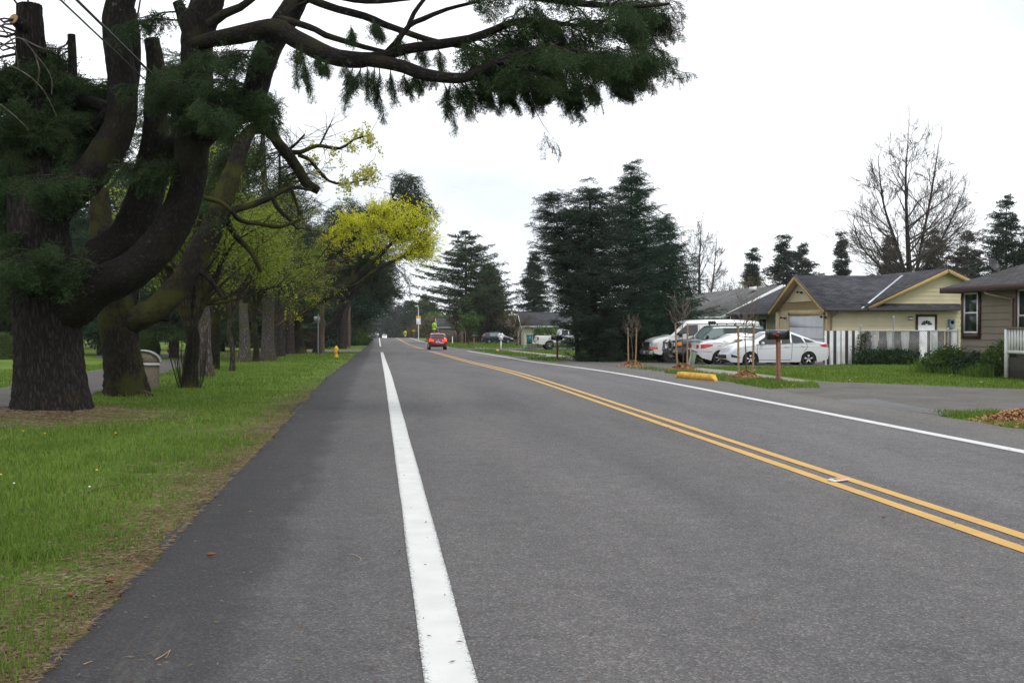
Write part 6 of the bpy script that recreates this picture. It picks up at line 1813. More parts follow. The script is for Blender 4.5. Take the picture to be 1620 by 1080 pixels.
class Crown:
    """collects sprays or leaf clusters, then makes one mesh of them"""
    def __init__(s, seed): s.g = np.random.default_rng(seed); s.P, s.D, s.S = [], [], []
    def put(s, p, d, sc): s.P.append(p); s.D.append(d); s.S.append(sc)
    def build(s, name, m, parent, temps, roll=.5, off=(0, 0, 0), wood=None, mwood=None):
        P, D, S = np.array(s.P).reshape(-1, 3) - np.array(off), np.array(s.D).reshape(-1, 3), np.array(s.S)
        b = wood or MB(); k = s.g.integers(0, len(temps), len(P))
        M = frames(D, s.g, roll=roll) * S[:, None, None]
        for i, (tv, tf) in enumerate(temps):
            w = k == i
            if w.any(): b.inst(tv, tf, M[w], P[w], 1 if wood else 0)
        return b.build(name, [mwood, m] if wood else m, parent)

def pxpath(rows, step=.25):
    """limb drawn as (photo x, photo y, distance, radius in photo pixels)"""
    W = [tuple(at(r[0], r[1], r[2])) + (r[3] * r[2] / FPX,) for r in rows]
    return smooth_path(W, step=step)

class LimbTree:
    def __init__(s, name, label, base, cat='tree', group=None, seed=1):
        s.root = thing(name, label, cat, base, 0, group); s.o = np.array(base, float)
        s.g = np.random.default_rng(seed); s.pts = []; s.twigs = MB(); s.cr = Crown(seed + 1)
    def limb(s, rows, name, m, seg=14, wob=.07, step=.2, flare=0.0, fis=0.0):
        if m == 'bark_cedar_limb' and seg >= 16 and not fis: seg, fis, step, wob = 56, .010, .07, .05
        P = pxpath(rows, step)
        s.pts.append(P[:, :3])
        b = MB(); r = P[:, 3].copy()
        if flare:
            zz = P[:, 2] - P[0, 2]; r = r * (1 + flare * np.exp(-zz / .35))
        b.tube(P[:, :3] - s.o, r, seg, wob=wob, rng=s.g, fis=fis)
        o = b.build(name, m, s.root, smooth=True)
        return P
    def twig_to(s, end, start=None, r0=.012, lift=.12, rmax=5.0):
        if start is None:
            A = np.concatenate(s.pts); d = np.linalg.norm(A - end, axis=1) * s.g.uniform(.8, 1.5, len(A))
            start = A[np.argmin(d)]
        L = np.linalg.norm(end - start)
        mid = (start + end) / 2 + np.array([s.g.normal(0, .06), s.g.normal(0, .06), lift]) * L
        t = np.linspace(0, 1, max(5, int(L / .3) + 4))[:, None]
        P = (1 - t) ** 2 * start + 2 * t * (1 - t) * mid + t * t * end
        P[1:-1] += s.g.normal(0, .02 * L ** .5, P[1:-1].shape)
        s.twigs.tube(P - s.o, np.linspace(min(.05, r0 * (1 + .4 * L)), .004, len(P)), 5, cap=False)
        return P
    def fill(s, cx, cy, rx, ry, Y, dY, n, sc=.5, droop=.45, dens=.16, t0=.4, lift=.12, out=None):
        for _ in range(n):
            u = s.g.normal(size=3); u *= s.g.uniform(0, 1) ** .4 / np.linalg.norm(u)
            end = np.array(at(cx + u[0] * rx, cy + u[1] * ry, Y + u[2] * dY))
            P = s.twig_to(end, lift=lift)
            L = np.linalg.norm(P[-1] - P[0])
            tt = t0 if L < 2.2 else 1 - 1.4 / L
            k = max(3, int(L * (1 - tt) / dens))
            for t in np.linspace(tt, 1, k):
                i = min(int(t * (len(P) - 1)), len(P) - 2)
                f = t * (len(P) - 1) - i
                p = P[i] * (1 - f) + P[i + 1] * f
                tg = P[i + 1] - P[i]; tg = tg / (np.linalg.norm(tg) + 1e-6)
                a = s.g.uniform(0, 6.28)
                d = tg * s.g.uniform(.8, 1.4) + np.array([math.cos(a), math.sin(a), s.g.normal(-droop * 1.3, .3)]) * .6
                s.cr.put(p, d, sc * s.g.uniform(.6, 1.25))
    def hang(s, x0, y0, x1, y1, Y, n=9, sc=.34):
        """one drooping spray of twigs with tufts, as seen against the sky"""
        a = np.array(at(x0, y0, Y)); b_ = np.array(at(x1, y1, Y + s.g.normal(0, .3)))
        P = s.twig_to(b_, start=a, r0=.007, lift=.05)
        for t in np.linspace(.12, 1, n):
            i = min(int(t * (len(P) - 1)), len(P) - 2)
            tg = P[i + 1] - P[i]; tg /= np.linalg.norm(tg) + 1e-6
            q = P[i] + (P[i + 1] - P[i]) * (t * (len(P) - 1) - i)
            for _ in range(3):
                d = tg * .5 + s.g.normal(0, .35, 3) + np.array([0, 0, -.7])
                s.cr.put(q, d, sc * s.g.uniform(.6, 1.2) * (1.1 - .5 * t))
    def done(s, m_twig, m_leaf, temps, crown='crown', roll=.5, twname='twigs'):
        if s.cr.P: s.cr.build(crown, m_leaf, s.root, temps, roll, s.o, s.twigs if s.twigs.n else None, m_twig)
        elif s.twigs.n: s.twigs.build(twname, m_twig, s.root)

# ---- the old cedar in the foreground
CY_ = 19.3
T = LimbTree('old_cedar', 'huge many-stemmed cedar with dark ridged bark nearest the road', (float(at(80, 650, CY_).x), CY_, gzf(-5.75, CY_)), seed=3)
T.limb([(82, 668, CY_, 60), (82, 640, CY_, 54), (79, 600, CY_, 51), (76, 540, CY_, 48), (72, 480, CY_, 48), (66, 420, CY_ + .1, 46), (62, 370, CY_ + .2, 43), (58, 310, CY_ + .3, 39), (55, 250, CY_ + .4, 33), (52, 180, CY_ + .4, 27), (50, 110, CY_ + .4, 22), (48, 62, CY_ + .3, 20), (46, 8, CY_ + .3, 17)], 'trunk', 'bark_cedar', 150, .03, .045, flare=.22, fis=.028)
T.limb([(50, 55, CY_ + .3, 14), (38, 42, CY_ + .1, 11), (22, 31, CY_ - .1, 8)], 'stub', 'bark_cedar_limb', 14)
T.limb([(85, 505, CY_, 30), (115, 480, CY_ - .15, 36), (150, 456, CY_ - .3, 31), (200, 434, CY_ - .5, 28), (240, 402, CY_ - .6, 27), (273, 358, CY_ - .6, 26), (294, 305, CY_ - .6, 25), (303, 255, CY_ - .6, 25), (304, 205, CY_ - .6, 26), (311, 155, CY_ - .6, 25), (311, 100, CY_ - .6, 24), (314, 50, CY_ - .6, 25), (328, 5, CY_ - .6, 24), (348, -60, CY_ - .6, 20)], 'limb', 'bark_cedar_limb', 72, .035, .06, fis=.014)
T.limb([(312, 75, CY_ - .6, 15), (294, 35, CY_ - .5, 11), (281, 3, CY_ - .5, 8)], 'stub', 'bark_cedar_limb', 12)
T.limb([(305, 235, CY_ - .6, 18), (335, 203, CY_ - .7, 17), (372, 182, CY_ - .9, 18), (400, 150, CY_ - 1.0, 19), (412, 110, CY_ - 1.0, 20), (425, 75, CY_ - 1.0, 20), (445, 42, CY_ - 1.0, 19), (470, 0, CY_ - 1.0, 17), (490, -50, CY_ - 1.0, 14)], 'limb', 'bark_cedar_limb', 24, .06, .12)
T.limb([(90, 450, CY_, 26), (115, 430, CY_ + .3, 27), (150, 408, CY_ + .6, 27), (196, 378, CY_ + .9, 27), (226, 325, CY_ + 1.0, 27), (239, 270, CY_ + 1.0, 24), (246, 215, CY_ + 1.0, 19), (245, 165, CY_ + 1.0, 16), (246, 105, CY_ + 1.0, 13), (240, 62, CY_ + 1.0, 11)], 'limb', 'bark_cedar_limb', 24, .06, .12)
T.limb([(238, 270, CY_ + 1.0, 13), (262, 238, CY_ + .9, 16), (292, 222, CY_ + .5, 15), (310, 205, CY_ + .1, 12)], 'limb', 'bark_cedar_limb', 16, .06, .12)
T.limb([(70, 365, CY_ + .1, 24), (98, 318, CY_ + .1, 26), (135, 285, CY_, 26), (168, 242, CY_, 25), (190, 195, CY_, 22), (194, 140, CY_, 21), (188, 85, CY_, 20), (184, 40, CY_, 20), (192, 0, CY_, 20), (212, -50, CY_, 16)], 'limb', 'bark_cedar_limb', 24, .06, .12)
T.limb([(108, 160, CY_ + .5, 7), (115, 120, CY_ + .5, 7), (113, 55, CY_ + .5, 6)], 'stub', 'bark_cedar_limb', 12)
T.limb([(190, 190, CY_ + .8, 8), (212, 130, CY_ + 1.2, 8), (215, 60, CY_ + 1.2, 7), (208, 15, CY_ + 1.2, 6)], 'limb', 'bark_cedar_limb', 12)
T.limb([(175, 172, CY_ + .4, 9), (140, 162, CY_ + .7, 9), (100, 165, CY_ + 1.0, 8), (55, 175, CY_ + 1.2, 6)], 'limb', 'bark_cedar_limb', 12)
T.limb([(172, 178, CY_ + .3, 10), (150, 200, CY_ + .5, 8), (118, 213, CY_ + .7, 6), (80, 222, CY_ + .8, 5)], 'limb', 'bark_cedar_limb', 12)
mat('cut_wood', (.36, .22, .10), .8, vary=.2, vscale=30)
b = MB(); c_ = np.array(at(21.5, 30.5, CY_ - .1)) - T.o; ax_ = np.array(at(22, 31, CY_ - .1)) - np.array(at(38, 42, CY_ + .1)); ax_ /= np.linalg.norm(ax_)
b.tube([c_, c_ + ax_ * .012], .088, 14); b.build('cut_face', 'cut_wood', T.root)
b = MB()
for pp in (((0, 75), (30, 60), (55, 85), (80, 120), (82, 150)), ((10, 100), (45, 120), (70, 145), (90, 185)), ((0, 40), (22, 70), (30, 110)), ((0, 165), (25, 185), (45, 205)), ((55, 85), (62, 110), (60, 130)), ((36, 62), (70, 78), (95, 80))):
    P = smooth_path([tuple(at(x, y, 18.3)) for x, y in pp], n=5); b.tube(P - T.o, np.linspace(.014, .005, len(P)), 5)
b.build('dead_twigs', 'twig_grey', T.root)
BRS = {
 'b': [(300, 72, 18.6, 10), (340, 62, 18.2, 12), (380, 55, 18.0, 14), (427, 45, 17.8, 15), (447, 49, 17.7, 15), (465, 61, 17.6, 14), (504, 81, 17.4, 14), (535, 92, 17.2, 13), (572, 95, 17.0, 12), (603, 90, 16.9, 9), (640, 78, 16.8, 8), (691, 71, 16.6, 8), (743, 62, 16.5, 7), (782, 48, 16.4, 6.5), (810, 36, 16.3, 6), (850, 33, 16.2, 5), (905, 40, 16.1, 3)],
 'c': [(570, 95, 17.0, 9), (603, 98, 16.8, 10), (639, 106, 16.6, 10), (670, 118, 16.4, 9.5), (717, 124, 16.2, 8.5), (743, 121, 16.1, 8), (780, 102, 16.0, 7), (820, 87, 15.9, 6), (880, 80, 15.8, 5), (950, 88, 15.7, 4), (1010, 98, 15.6, 2.5)],
 'd': [(478, -12, 17.6, 7), (494, 0, 17.6, 6.5), (535, 15, 17.5, 6), (577, 26, 17.4, 6), (608, 39, 17.4, 5.5), (639, 50, 17.3, 5), (670, 61, 17.2, 5), (704, 69, 17.1, 4), (760, 80, 17.0, 3)],
 'e': [(440, 30, 17.8, 6), (471, 37, 17.7, 5.5), (499, 47, 17.6, 5), (515, 56, 17.6, 5), (541, 64, 17.5, 4.5), (577, 75, 17.4, 4), (613, 83, 17.3, 3)],
 'f': [(600, 98, 16.9, 5), (615, 80, 16.9, 5), (629, 65, 16.8, 4.5), (647, 41, 16.8, 4), (670, 30, 16.7, 4), (707, 15, 16.6, 3), (760, 2, 16.5, 2.5)],
 'g': [(645, 45, 16.8, 4), (655, 21, 16.8, 3.5), (672, -2, 16.8, 3)],
 'h': [(520, -8, 17.4, 4), (560, 1, 17.3, 4), (600, 3, 17.2, 3.5), (650, -2, 17.1, 3)],
 'i': [(330, 40, 18.2, 8), (355, 22, 18.1, 7), (380, 12, 18.0, 6), (405, -6, 17.9, 5)],
 'j': [(700, -20, 16.6, 7), (780, -12, 16.3, 7), (860, -2, 16.1, 6), (940, 8, 15.9, 5), (1020, 10, 15.7, 3), (1060, 6, 15.6, 2)],
}
for k, v in BRS.items(): T.limb(v, 'branch', 'bark_cedar_limb', 12, .06, .15)
nleaf0 = len(T.pts)
allp = T.pts
br = T.pts[-len(BRS):]
T.pts = br
def frond(x0, y0, ang, L, Y, wd, n):
    """a side branch feathered with sprays, tapering to a ragged tip"""
    p0 = np.array(at(x0, y0, Y)); A = np.concatenate(T.pts); p0 = A[np.argmin(np.linalg.norm(A - p0, axis=1))]
    e = np.array(at(x0 + L * math.cos(ang), y0 + L * math.sin(ang), Y + T.g.normal(0, .9)))
    P = T.twig_to(e, start=p0, r0=.012, lift=.10); D = np.linalg.norm(e - p0)
    for t in np.linspace(.22, 1, n):
        i = min(int(t * (len(P) - 1)), len(P) - 2); tg = P[i + 1] - P[i]; tg /= np.linalg.norm(tg) + 1e-6
        q = P[i] + (P[i + 1] - P[i]) * (t * (len(P) - 1) - i)
        for sg in (-1, 1):
            a = T.g.uniform(0, 6.28)
            d = tg * T.g.uniform(.5, 1.1) + np.array([math.cos(a) * .6, math.sin(a) * .6, -.55 + T.g.normal(0, .3)])
            T.cr.put(q, d, wd * (1.15 - .65 * t) * T.g.uniform(.7, 1.25))
for k in range(74):
    u = T.g.uniform(0, 1); x_ = 715 + 290 * u; y_ = T.g.choice([34, 64, 96, 118, 6]) + T.g.normal(0, 8)
    if y_ > 105 and x_ > 900: y_ = 95
    down = T.g.uniform() < .55
    frond(x_, y_, T.g.uniform(.15, 1.0) if down else T.g.uniform(-.30, .30), (T.g.uniform(25, 92) * (1 - .25 * u) if down else T.g.uniform(50, 125)) * (1 if x_ < 960 else .62), 16.2, .40, 12)
FING = []
for k in range(26):
    x_ = T.g.uniform(745, 1010); y_ = 118 + T.g.uniform(-15, 22) - max(0, x_ - 880) * .14; FING.append((x_, y_, x_ + T.g.uniform(4, 34), y_ + T.g.uniform(22, 50)))
for k in range(12):
    y_ = T.g.uniform(0, 105); FING.append((985 - y_ * .1, y_, T.g.uniform(1030, 1085), y_ + T.g.uniform(2, 26)))
for x0, y0, x1, y1 in FING + list(((560, 100, 545, 168), (572, 102, 546, 150), (580, 102, 582, 152), (600, 105, 606, 185), (592, 103, 596, 160), (618, 108, 624, 158), (640, 112, 652, 148), (655, 114, 668, 140), (700, 128, 722, 202), (712, 128, 706, 180), (735, 130, 748, 180), (715, 130, 742, 178), (765, 125, 775, 165), (790, 125, 815, 160), (800, 130, 790, 172), (850, 135, 868, 150), (862, 140, 862, 150), (885, 135, 905, 182), (895, 140, 920, 185), (905, 130, 900, 170), (930, 140, 945, 150), (955, 130, 1000, 150), (985, 120, 998, 150), (1000, 112, 1015, 130), (1010, 100, 1095, 116), (1020, 95, 1070, 92), (1000, 60, 1080, 54), (1030, 25, 1080, 20), (1020, 30, 1060, 40), (475, 60, 480, 120), (470, 65, 468, 130), (480, 90, 494, 150), (500, 85, 508, 105), (520, 95, 515, 108), (540, 97, 565, 130), (555, 40, 560, 62), (600, 36, 604, 55), (630, 50, 640, 85), (660, 62, 672, 100), (690, 75, 700, 110), (590, 30, 596, 45), (650, 110, 690, 128))):
    T.hang(x0, y0, x1, y1, 16.8, 13, .235)
P = T.twig_to(np.array(at(868, 210, 16.0)), start=np.array(at(826, 130, 16.0)), r0=.006, lift=.02)
for x, y in ((862, 205), (866, 212), (860, 218), (868, 222), (874, 216), (880, 226), (884, 234), (866, 232), (872, 228)): T.cr.put(np.array(at(x, y, 16.0)), np.array([T.g.normal(0, .4), T.g.normal(0, .4), -1]), .20)
T.pts = allp[:nleaf0 - len(BRS)]
def plume(cx, cy, rx, ry, Y, n, wd=.52):
    """feathered side boughs: each reaches out sideways and droops to a ragged tip"""
    A = np.concatenate(T.pts)
    for _ in range(n):
        sg = -1 if T.g.uniform() < .55 else 1
        p0 = np.array(at(cx - sg * rx * T.g.uniform(.3, 1.0), cy + ry * T.g.uniform(-1, .5), Y + T.g.normal(0, .3)))
        p0 = A[np.argmin(np.linalg.norm(A - p0, axis=1))]
        e = np.array(at(cx + sg * rx * T.g.uniform(.1, 1.25), cy + ry * T.g.uniform(-.8, 1.25), Y + T.g.normal(0, .45)))
        P = T.twig_to(e, start=p0, r0=.012, lift=.10); L = np.linalg.norm(e - p0)
        for t in np.linspace(max(.2, 1 - 1.9 / L), 1, 10):
            i = min(int(t * (len(P) - 1)), len(P) - 2); tg = P[i + 1] - P[i]; tg /= np.linalg.norm(tg) + 1e-6
            q = P[i] + (P[i + 1] - P[i]) * (t * (len(P) - 1) - i)
            for _k in range(2):
                a = T.g.uniform(0, 6.28)
                T.cr.put(q, tg * T.g.uniform(.7, 1.3) + np.array([math.cos(a) * .5, math.sin(a) * .5, -.5 + T.g.normal(0, .25)]), wd * (1.15 - .6 * t) * T.g.uniform(.7, 1.3))
for cx, cy, rx, ry, Y, n in ((60, 200, 60, 45, 19.6, 20), (35, 265, 50, 50, 20.0, 22), (30, 120, 40, 40, 19.6, 16), (95, 115, 45, 45, 20.2, 18), (15, 330, 40, 40, 20.4, 16), (110, 215, 55, 45, 20.4, 20), (70, 292, 60, 20, 18.3, 8), (35, 395, 48, 16, 18.0, 9), (28, 430, 28, 20, 18.0, 6), (5, 200, 30, 60, 19, 14), (150, 230, 30, 30, 20.6, 8), (215, 255, 35, 20, 18.0, 5), (10, 470, 22, 30, 19.8, 8), (5, 380, 30, 60, 20.2, 14), (70, 150, 60, 40, 20.6, 16), (145, 150, 30, 30, 20.8, 9)):
    plume(cx, cy, rx, ry, Y, int(n * 1.0), .48)
for cx, cy, rx, ry, Y, n in ((250, 135, 45, 18, 17.8, 9), (285, 150, 42, 25, 17.6, 9), (320, 165, 40, 30, 17.4, 10), (290, 110, 40, 20, 17.7, 7), (325, 75, 40, 25, 17.8, 8), (335, 205, 32, 18, 17.5, 6), (355, 175, 30, 25, 17.3, 6), (370, 80, 35, 18, 17.5, 6), (405, 165, 28, 30, 17.6, 8), (425, 190, 20, 35, 17.8, 6), (320, 200, 35, 15, 17.4, 5), (230, 40, 40, 18, 18.8, 6), (300, 185, 40, 18, 17.4, 6), (345, 130, 26, 20, 17.3, 5)):
    plume(cx, cy, rx, ry * .9, Y, max(3, int(n * .62)), .40)
for cx, cy, rx, ry, Y, n in ((60, -130, 150, 90, 19.5, 12), (300, -150, 170, 80, 18.5, 10), (560, -120, 160, 60, 17.5, 6), (800, -90, 160, 50, 16.5, 10), (180, -60, 60, 30, 20.5, 8), (-130, 120, 90, 160, 19.5, 20)):
    T.fill(cx, cy, rx, ry, Y, 2.2, n, .8, .4, .3)              # unseen cedar canopy outside the frame, added to shade the trunks
T.done('bark_dark', 'needle_cedar', SP_CEDAR)

# ---- the mossy forked tree behind it
p = gnd(200, 622)
T = LimbTree('mossy_tree', 'mossy forked tree leaning right just behind the huge cedar', (p.x, p.y, p.z), seed=8)
Y0 = p.y
T.limb([(200, 632, Y0, 36), (198, 610, Y0, 32), (194, 570, Y0, 28), (189, 530, Y0, 27), (186, 495, Y0, 27), (180, 460, Y0, 24), (170, 420, Y0 + .2, 20), (160, 370, Y0 + .4, 17), (158, 300, Y0 + .6, 13)], 'trunk', 'bark_mossy', 60, .06, .06, flare=.06, fis=.014)
LM = T.limb([(192, 515, Y0, 22), (215, 505, Y0, 21), (250, 488, Y0 + .2, 20), (285, 450, Y0 + .4, 18), (310, 405, Y0 + .6, 18), (336, 362, Y0 + .8, 17), (352, 318, Y0 + 1, 15), (370, 268, Y0 + 1.2, 13), (386, 222, Y0 + 1.4, 11), (402, 203, Y0 + 1.5, 9), (426, 208, Y0 + 1.6, 9), (440, 226, Y0 + 1.7, 9), (456, 245, Y0 + 1.8, 9), (474, 270, Y0 + 1.9, 8), (484, 289, Y0 + 2, 8), (504, 302, Y0 + 2, 6)], 'limb', 'bark_mossy', 18, .12, .12)
T.limb([(203, 630, Y0 - .1, 14), (222, 624, Y0 - .2, 9), (240, 628, Y0 - .3, 5)], 'root', 'bark_brown', 10, .1, .1)
T.limb([(188, 510, Y0 + .1, 15), (206, 470, Y0 + .3, 12), (213, 420, Y0 + .5, 10), (228, 360, Y0 + .7, 8), (240, 300, Y0 + .9, 6)], 'limb', 'bark_mossy', 12, .1, .12)
for v in ([(453, 240, Y0 + 1.8, 5), (475, 241, Y0 + 1.8, 4), (502, 231, Y0 + 1.8, 3.4), (538, 235, Y0 + 1.8, 2.4), (563, 219, Y0 + 1.8, 1.6), (585, 215, Y0 + 1.8, 1)],
          [(472, 245, Y0 + 1.8, 3.5), (491, 253, Y0 + 1.9, 3), (500, 265, Y0 + 2, 3), (520, 286, Y0 + 2, 2.4), (544, 291, Y0 + 2, 1.8), (575, 285, Y0 + 2, 1)],
          [(345, 345, Y0 + .8, 7), (375, 331, Y0 + 1, 6), (405, 322, Y0 + 1.2, 5), (430, 312, Y0 + 1.3, 4), (459, 297, Y0 + 1.5, 3), (493, 301, Y0 + 1.6, 2)],
          [(322, 312, Y0 + .4, 4), (353, 323, Y0 + .5, 4), (381, 349, Y0 + .6, 4), (406, 353, Y0 + .7, 3.6), (443, 359, Y0 + .8, 3), (475, 347, Y0 + .9, 2)],
          [(430, 312, Y0 + 1.3, 3), (440, 330, Y0 + 1.3, 3), (455, 345, Y0 + 1.3, 2.4), (470, 362, Y0 + 1.3, 1.6)],
          [(459, 297, Y0 + 1.5, 2.4), (468, 318, Y0 + 1.5, 2.2), (474, 340, Y0 + 1.5, 1.6)],
          [(453, 240, Y0 + 1.8, 2.5), (468, 228, Y0 + 1.8, 2), (482, 213, Y0 + 1.8, 1.4)], [(505, 231, Y0 + 1.8, 1.6), (515, 212, Y0 + 1.8, 1.3), (523, 196, Y0 + 1.8, 1)],
          [(350, 330, Y0 + 1, 6), (372, 372, Y0 + 1, 5), (398, 400, Y0 + 1, 4), (412, 430, Y0 + 1, 3)], [(300, 420, Y0 + .5, 6), (330, 440, Y0 + .5, 4), (352, 470, Y0 + .5, 3)]):
    T.limb(v, 'branch', 'bark_mossy', 8, .1, .12)
g_ = T.g
P_ = T.pts[-10:]
for _ in range(170):                                          # leaf-tipped twigs
    q = P_[g_.integers(0, len(P_))]; i = g_.integers(len(q) // 3, len(q))
    e = q[i] + np.array([g_.normal(.15, .35), g_.normal(0, .35), g_.normal(.12, .3)])
    T.twig_to(e, start=q[i], r0=.006, lift=.05)
n_y = 0
Tl = Crown(77)
for cx, cy, rx, ry, n in ((575, 222, 22, 26, 70), (560, 280, 35, 18, 70), (590, 265, 14, 22, 40), (540, 240, 26, 18, 24), (500, 262, 30, 20, 12), (555, 305, 25, 12, 16)):
    for _ in range(n // 3):
        u = g_.normal(0, .55, 3)
        e = np.array(at(cx + u[0] * rx, cy + u[1] * ry, Y0 + 1.9 + u[2] * .8))
        A = np.concatenate(T.pts[-10:-3]); st = A[np.argmin(np.linalg.norm(A - e, axis=1))]
        P = T.twig_to(e, start=st, r0=.004, lift=.05)
        for t in (.6, .75, .9, 1.0):
            Tl.put(P[int(t * (len(P) - 1))], g_.normal(size=3), g_.uniform(.35, .75))
Tl.build('crown', 'leaf_lime', T.root, LC_SMALL, 1.0, T.o)
for cx, cy, rx, ry, Y, n in ((360, 235, 40, 30, 25.5, 14), (400, 250, 45, 32, 26, 16), (440, 275, 40, 22, 26.2, 10), (330, 270, 35, 45, 25.6, 14), (365, 290, 30, 25, 25.5, 10), (455, 290, 22, 20, 26.3, 5), (345, 340, 18, 40, 24.6, 7)):
    T.fill(cx, cy, rx, ry, Y, .8, n, .52, .8, .16)
T.cr.build('hanging_foliage', 'needle_cedar', T.root, SP_HANG, .5, T.o)
T.cr.P = []
T.done('bark_mossy', 'needle_cedar', SP_CEDAR)

# ---- generic growth
def grow(b, tips, p, d, L, r, depth, g_, spread=.55, up=.25, kids=(2, 4), shrink=.72, wig=.12, segs=5, minr=.004):
    """recursive limbs: tubes into b, twig ends into tips"""
    n = 5
    P = [np.array(p, float)]; dd = np.array(d, float)
    for i in range(n):
        dd = dd + g_.normal(0, wig, 3) + np.array([0, 0, up * .12]); dd /= np.linalg.norm(dd)
        P.append(P[-1] + dd * L / n)
    P = np.array(P)
    r1 = max(minr, r * .55)
    b.tube(P, np.linspace(r, r1, n + 1), max(3, segs), cap=False)
    if depth <= 0:
        tips.append((P[-1], dd)); tips.append((P[3], dd)); return
    k = g_.integers(kids[0], kids[1] + 1)
    for j in range(k):
        t = 1.0 if j == 0 else g_.uniform(.35, 1.0)
        i = min(int(t * n), n)
        a = g_.normal(0, 1, 3); a -= dd * np.dot(a, dd); a /= np.linalg.norm(a) + 1e-6
        ang = g_.uniform(.25, 1.0) * spread * (0.5 if j == 0 else 1.25)
        nd = dd * math.cos(ang) + a * math.sin(ang) + np.array([0, 0, up * .3]); nd /= np.linalg.norm(nd)
        grow(b, tips, P[i], nd, L * shrink * g_.uniform(.75, 1.15), r1 * (1 if j == 0 else .75), depth - 1, g_, spread, up, kids, shrink, wig, segs - 1, minr)

def broadleaf(name, label, base, h, trunk_h, r, m_bark, m_leaf, seed, depth=4, lean=(0, 0, 1), spread=.6, up=.25, temps=None, leafn=2, lsc=1.0, group=None, m_twig=None, trunk=None, first=None, nstem=3, suckers=0, kids=(2, 4), L0=None, leaf_keep=1.0, cat='tree', kr=.62, minr=.004):
    """a leafy or bare tree: trunk, boughs, leaf clusters at the twig ends"""
    g_ = np.random.default_rng(seed)
    t = thing(name, label, cat, base, 0, group)
    b = MB()
    d = np.array(lean, float); d /= np.linalg.norm(d)
    if trunk is None:
        P = smooth_path([(0, 0, -.25), tuple(d * trunk_h * .4 + g_.normal(0, .03, 3)), tuple(d * trunk_h * .8 + g_.normal(0, .05, 3)), tuple(d * trunk_h)], n=6)
    else: P = smooth_path(trunk, n=6)
    zz = np.linspace(0, 1, len(P))
    b.tube(P, r * (1 + .45 * np.exp(-zz * 9)) * (1 - .3 * zz), 18, wob=.08, rng=g_)
    b.build('trunk', m_bark, t, smooth=True)
    tw = MB(); tips = []
    dirs = first or [d + np.array([math.cos(a), math.sin(a), 0]) * .5 for a in np.linspace(0, 6.28, nstem, endpoint=False) + g_.uniform(0, 6)]
    for k, dv in enumerate(dirs):
        dv = np.array(dv, float); dv /= np.linalg.norm(dv)
        i = len(P) - 1 - (0 if k == 0 else g_.integers(0, max(1, len(P) // 4)))
        grow(tw, tips, P[i], dv, (L0 or (h - trunk_h) * .36), r * kr, depth, g_, spread, up, kids, segs=7, minr=minr)
    for k in range(suckers):
        a = g_.uniform(0, 6.28); s0 = np.array([math.cos(a) * r * 1.2, math.sin(a) * r * 1.2, -.05])
        tw.tube(smooth_path([s0, s0 * 1.5 + np.array([0, 0, .4]), s0 * g_.uniform(1.2, 2.4) + np.array([0, 0, g_.uniform(.7, 1.5)])], n=3), .006, 4, cap=False)
    tw.build('boughs', m_twig or m_bark, t)
    if m_leaf:
        cr = Crown(seed + 9)
        for (p, dd) in tips:
            if g_.uniform() > leaf_keep: continue
            for _ in range(leafn):
                cr.put(p + g_.normal(0, .16 * lsc, 3), g_.normal(size=3) + dd, lsc * g_.uniform(.6, 1.3))
        cr.build('crown', m_leaf, t, temps or LC_SMALL, 1.0)
    return t

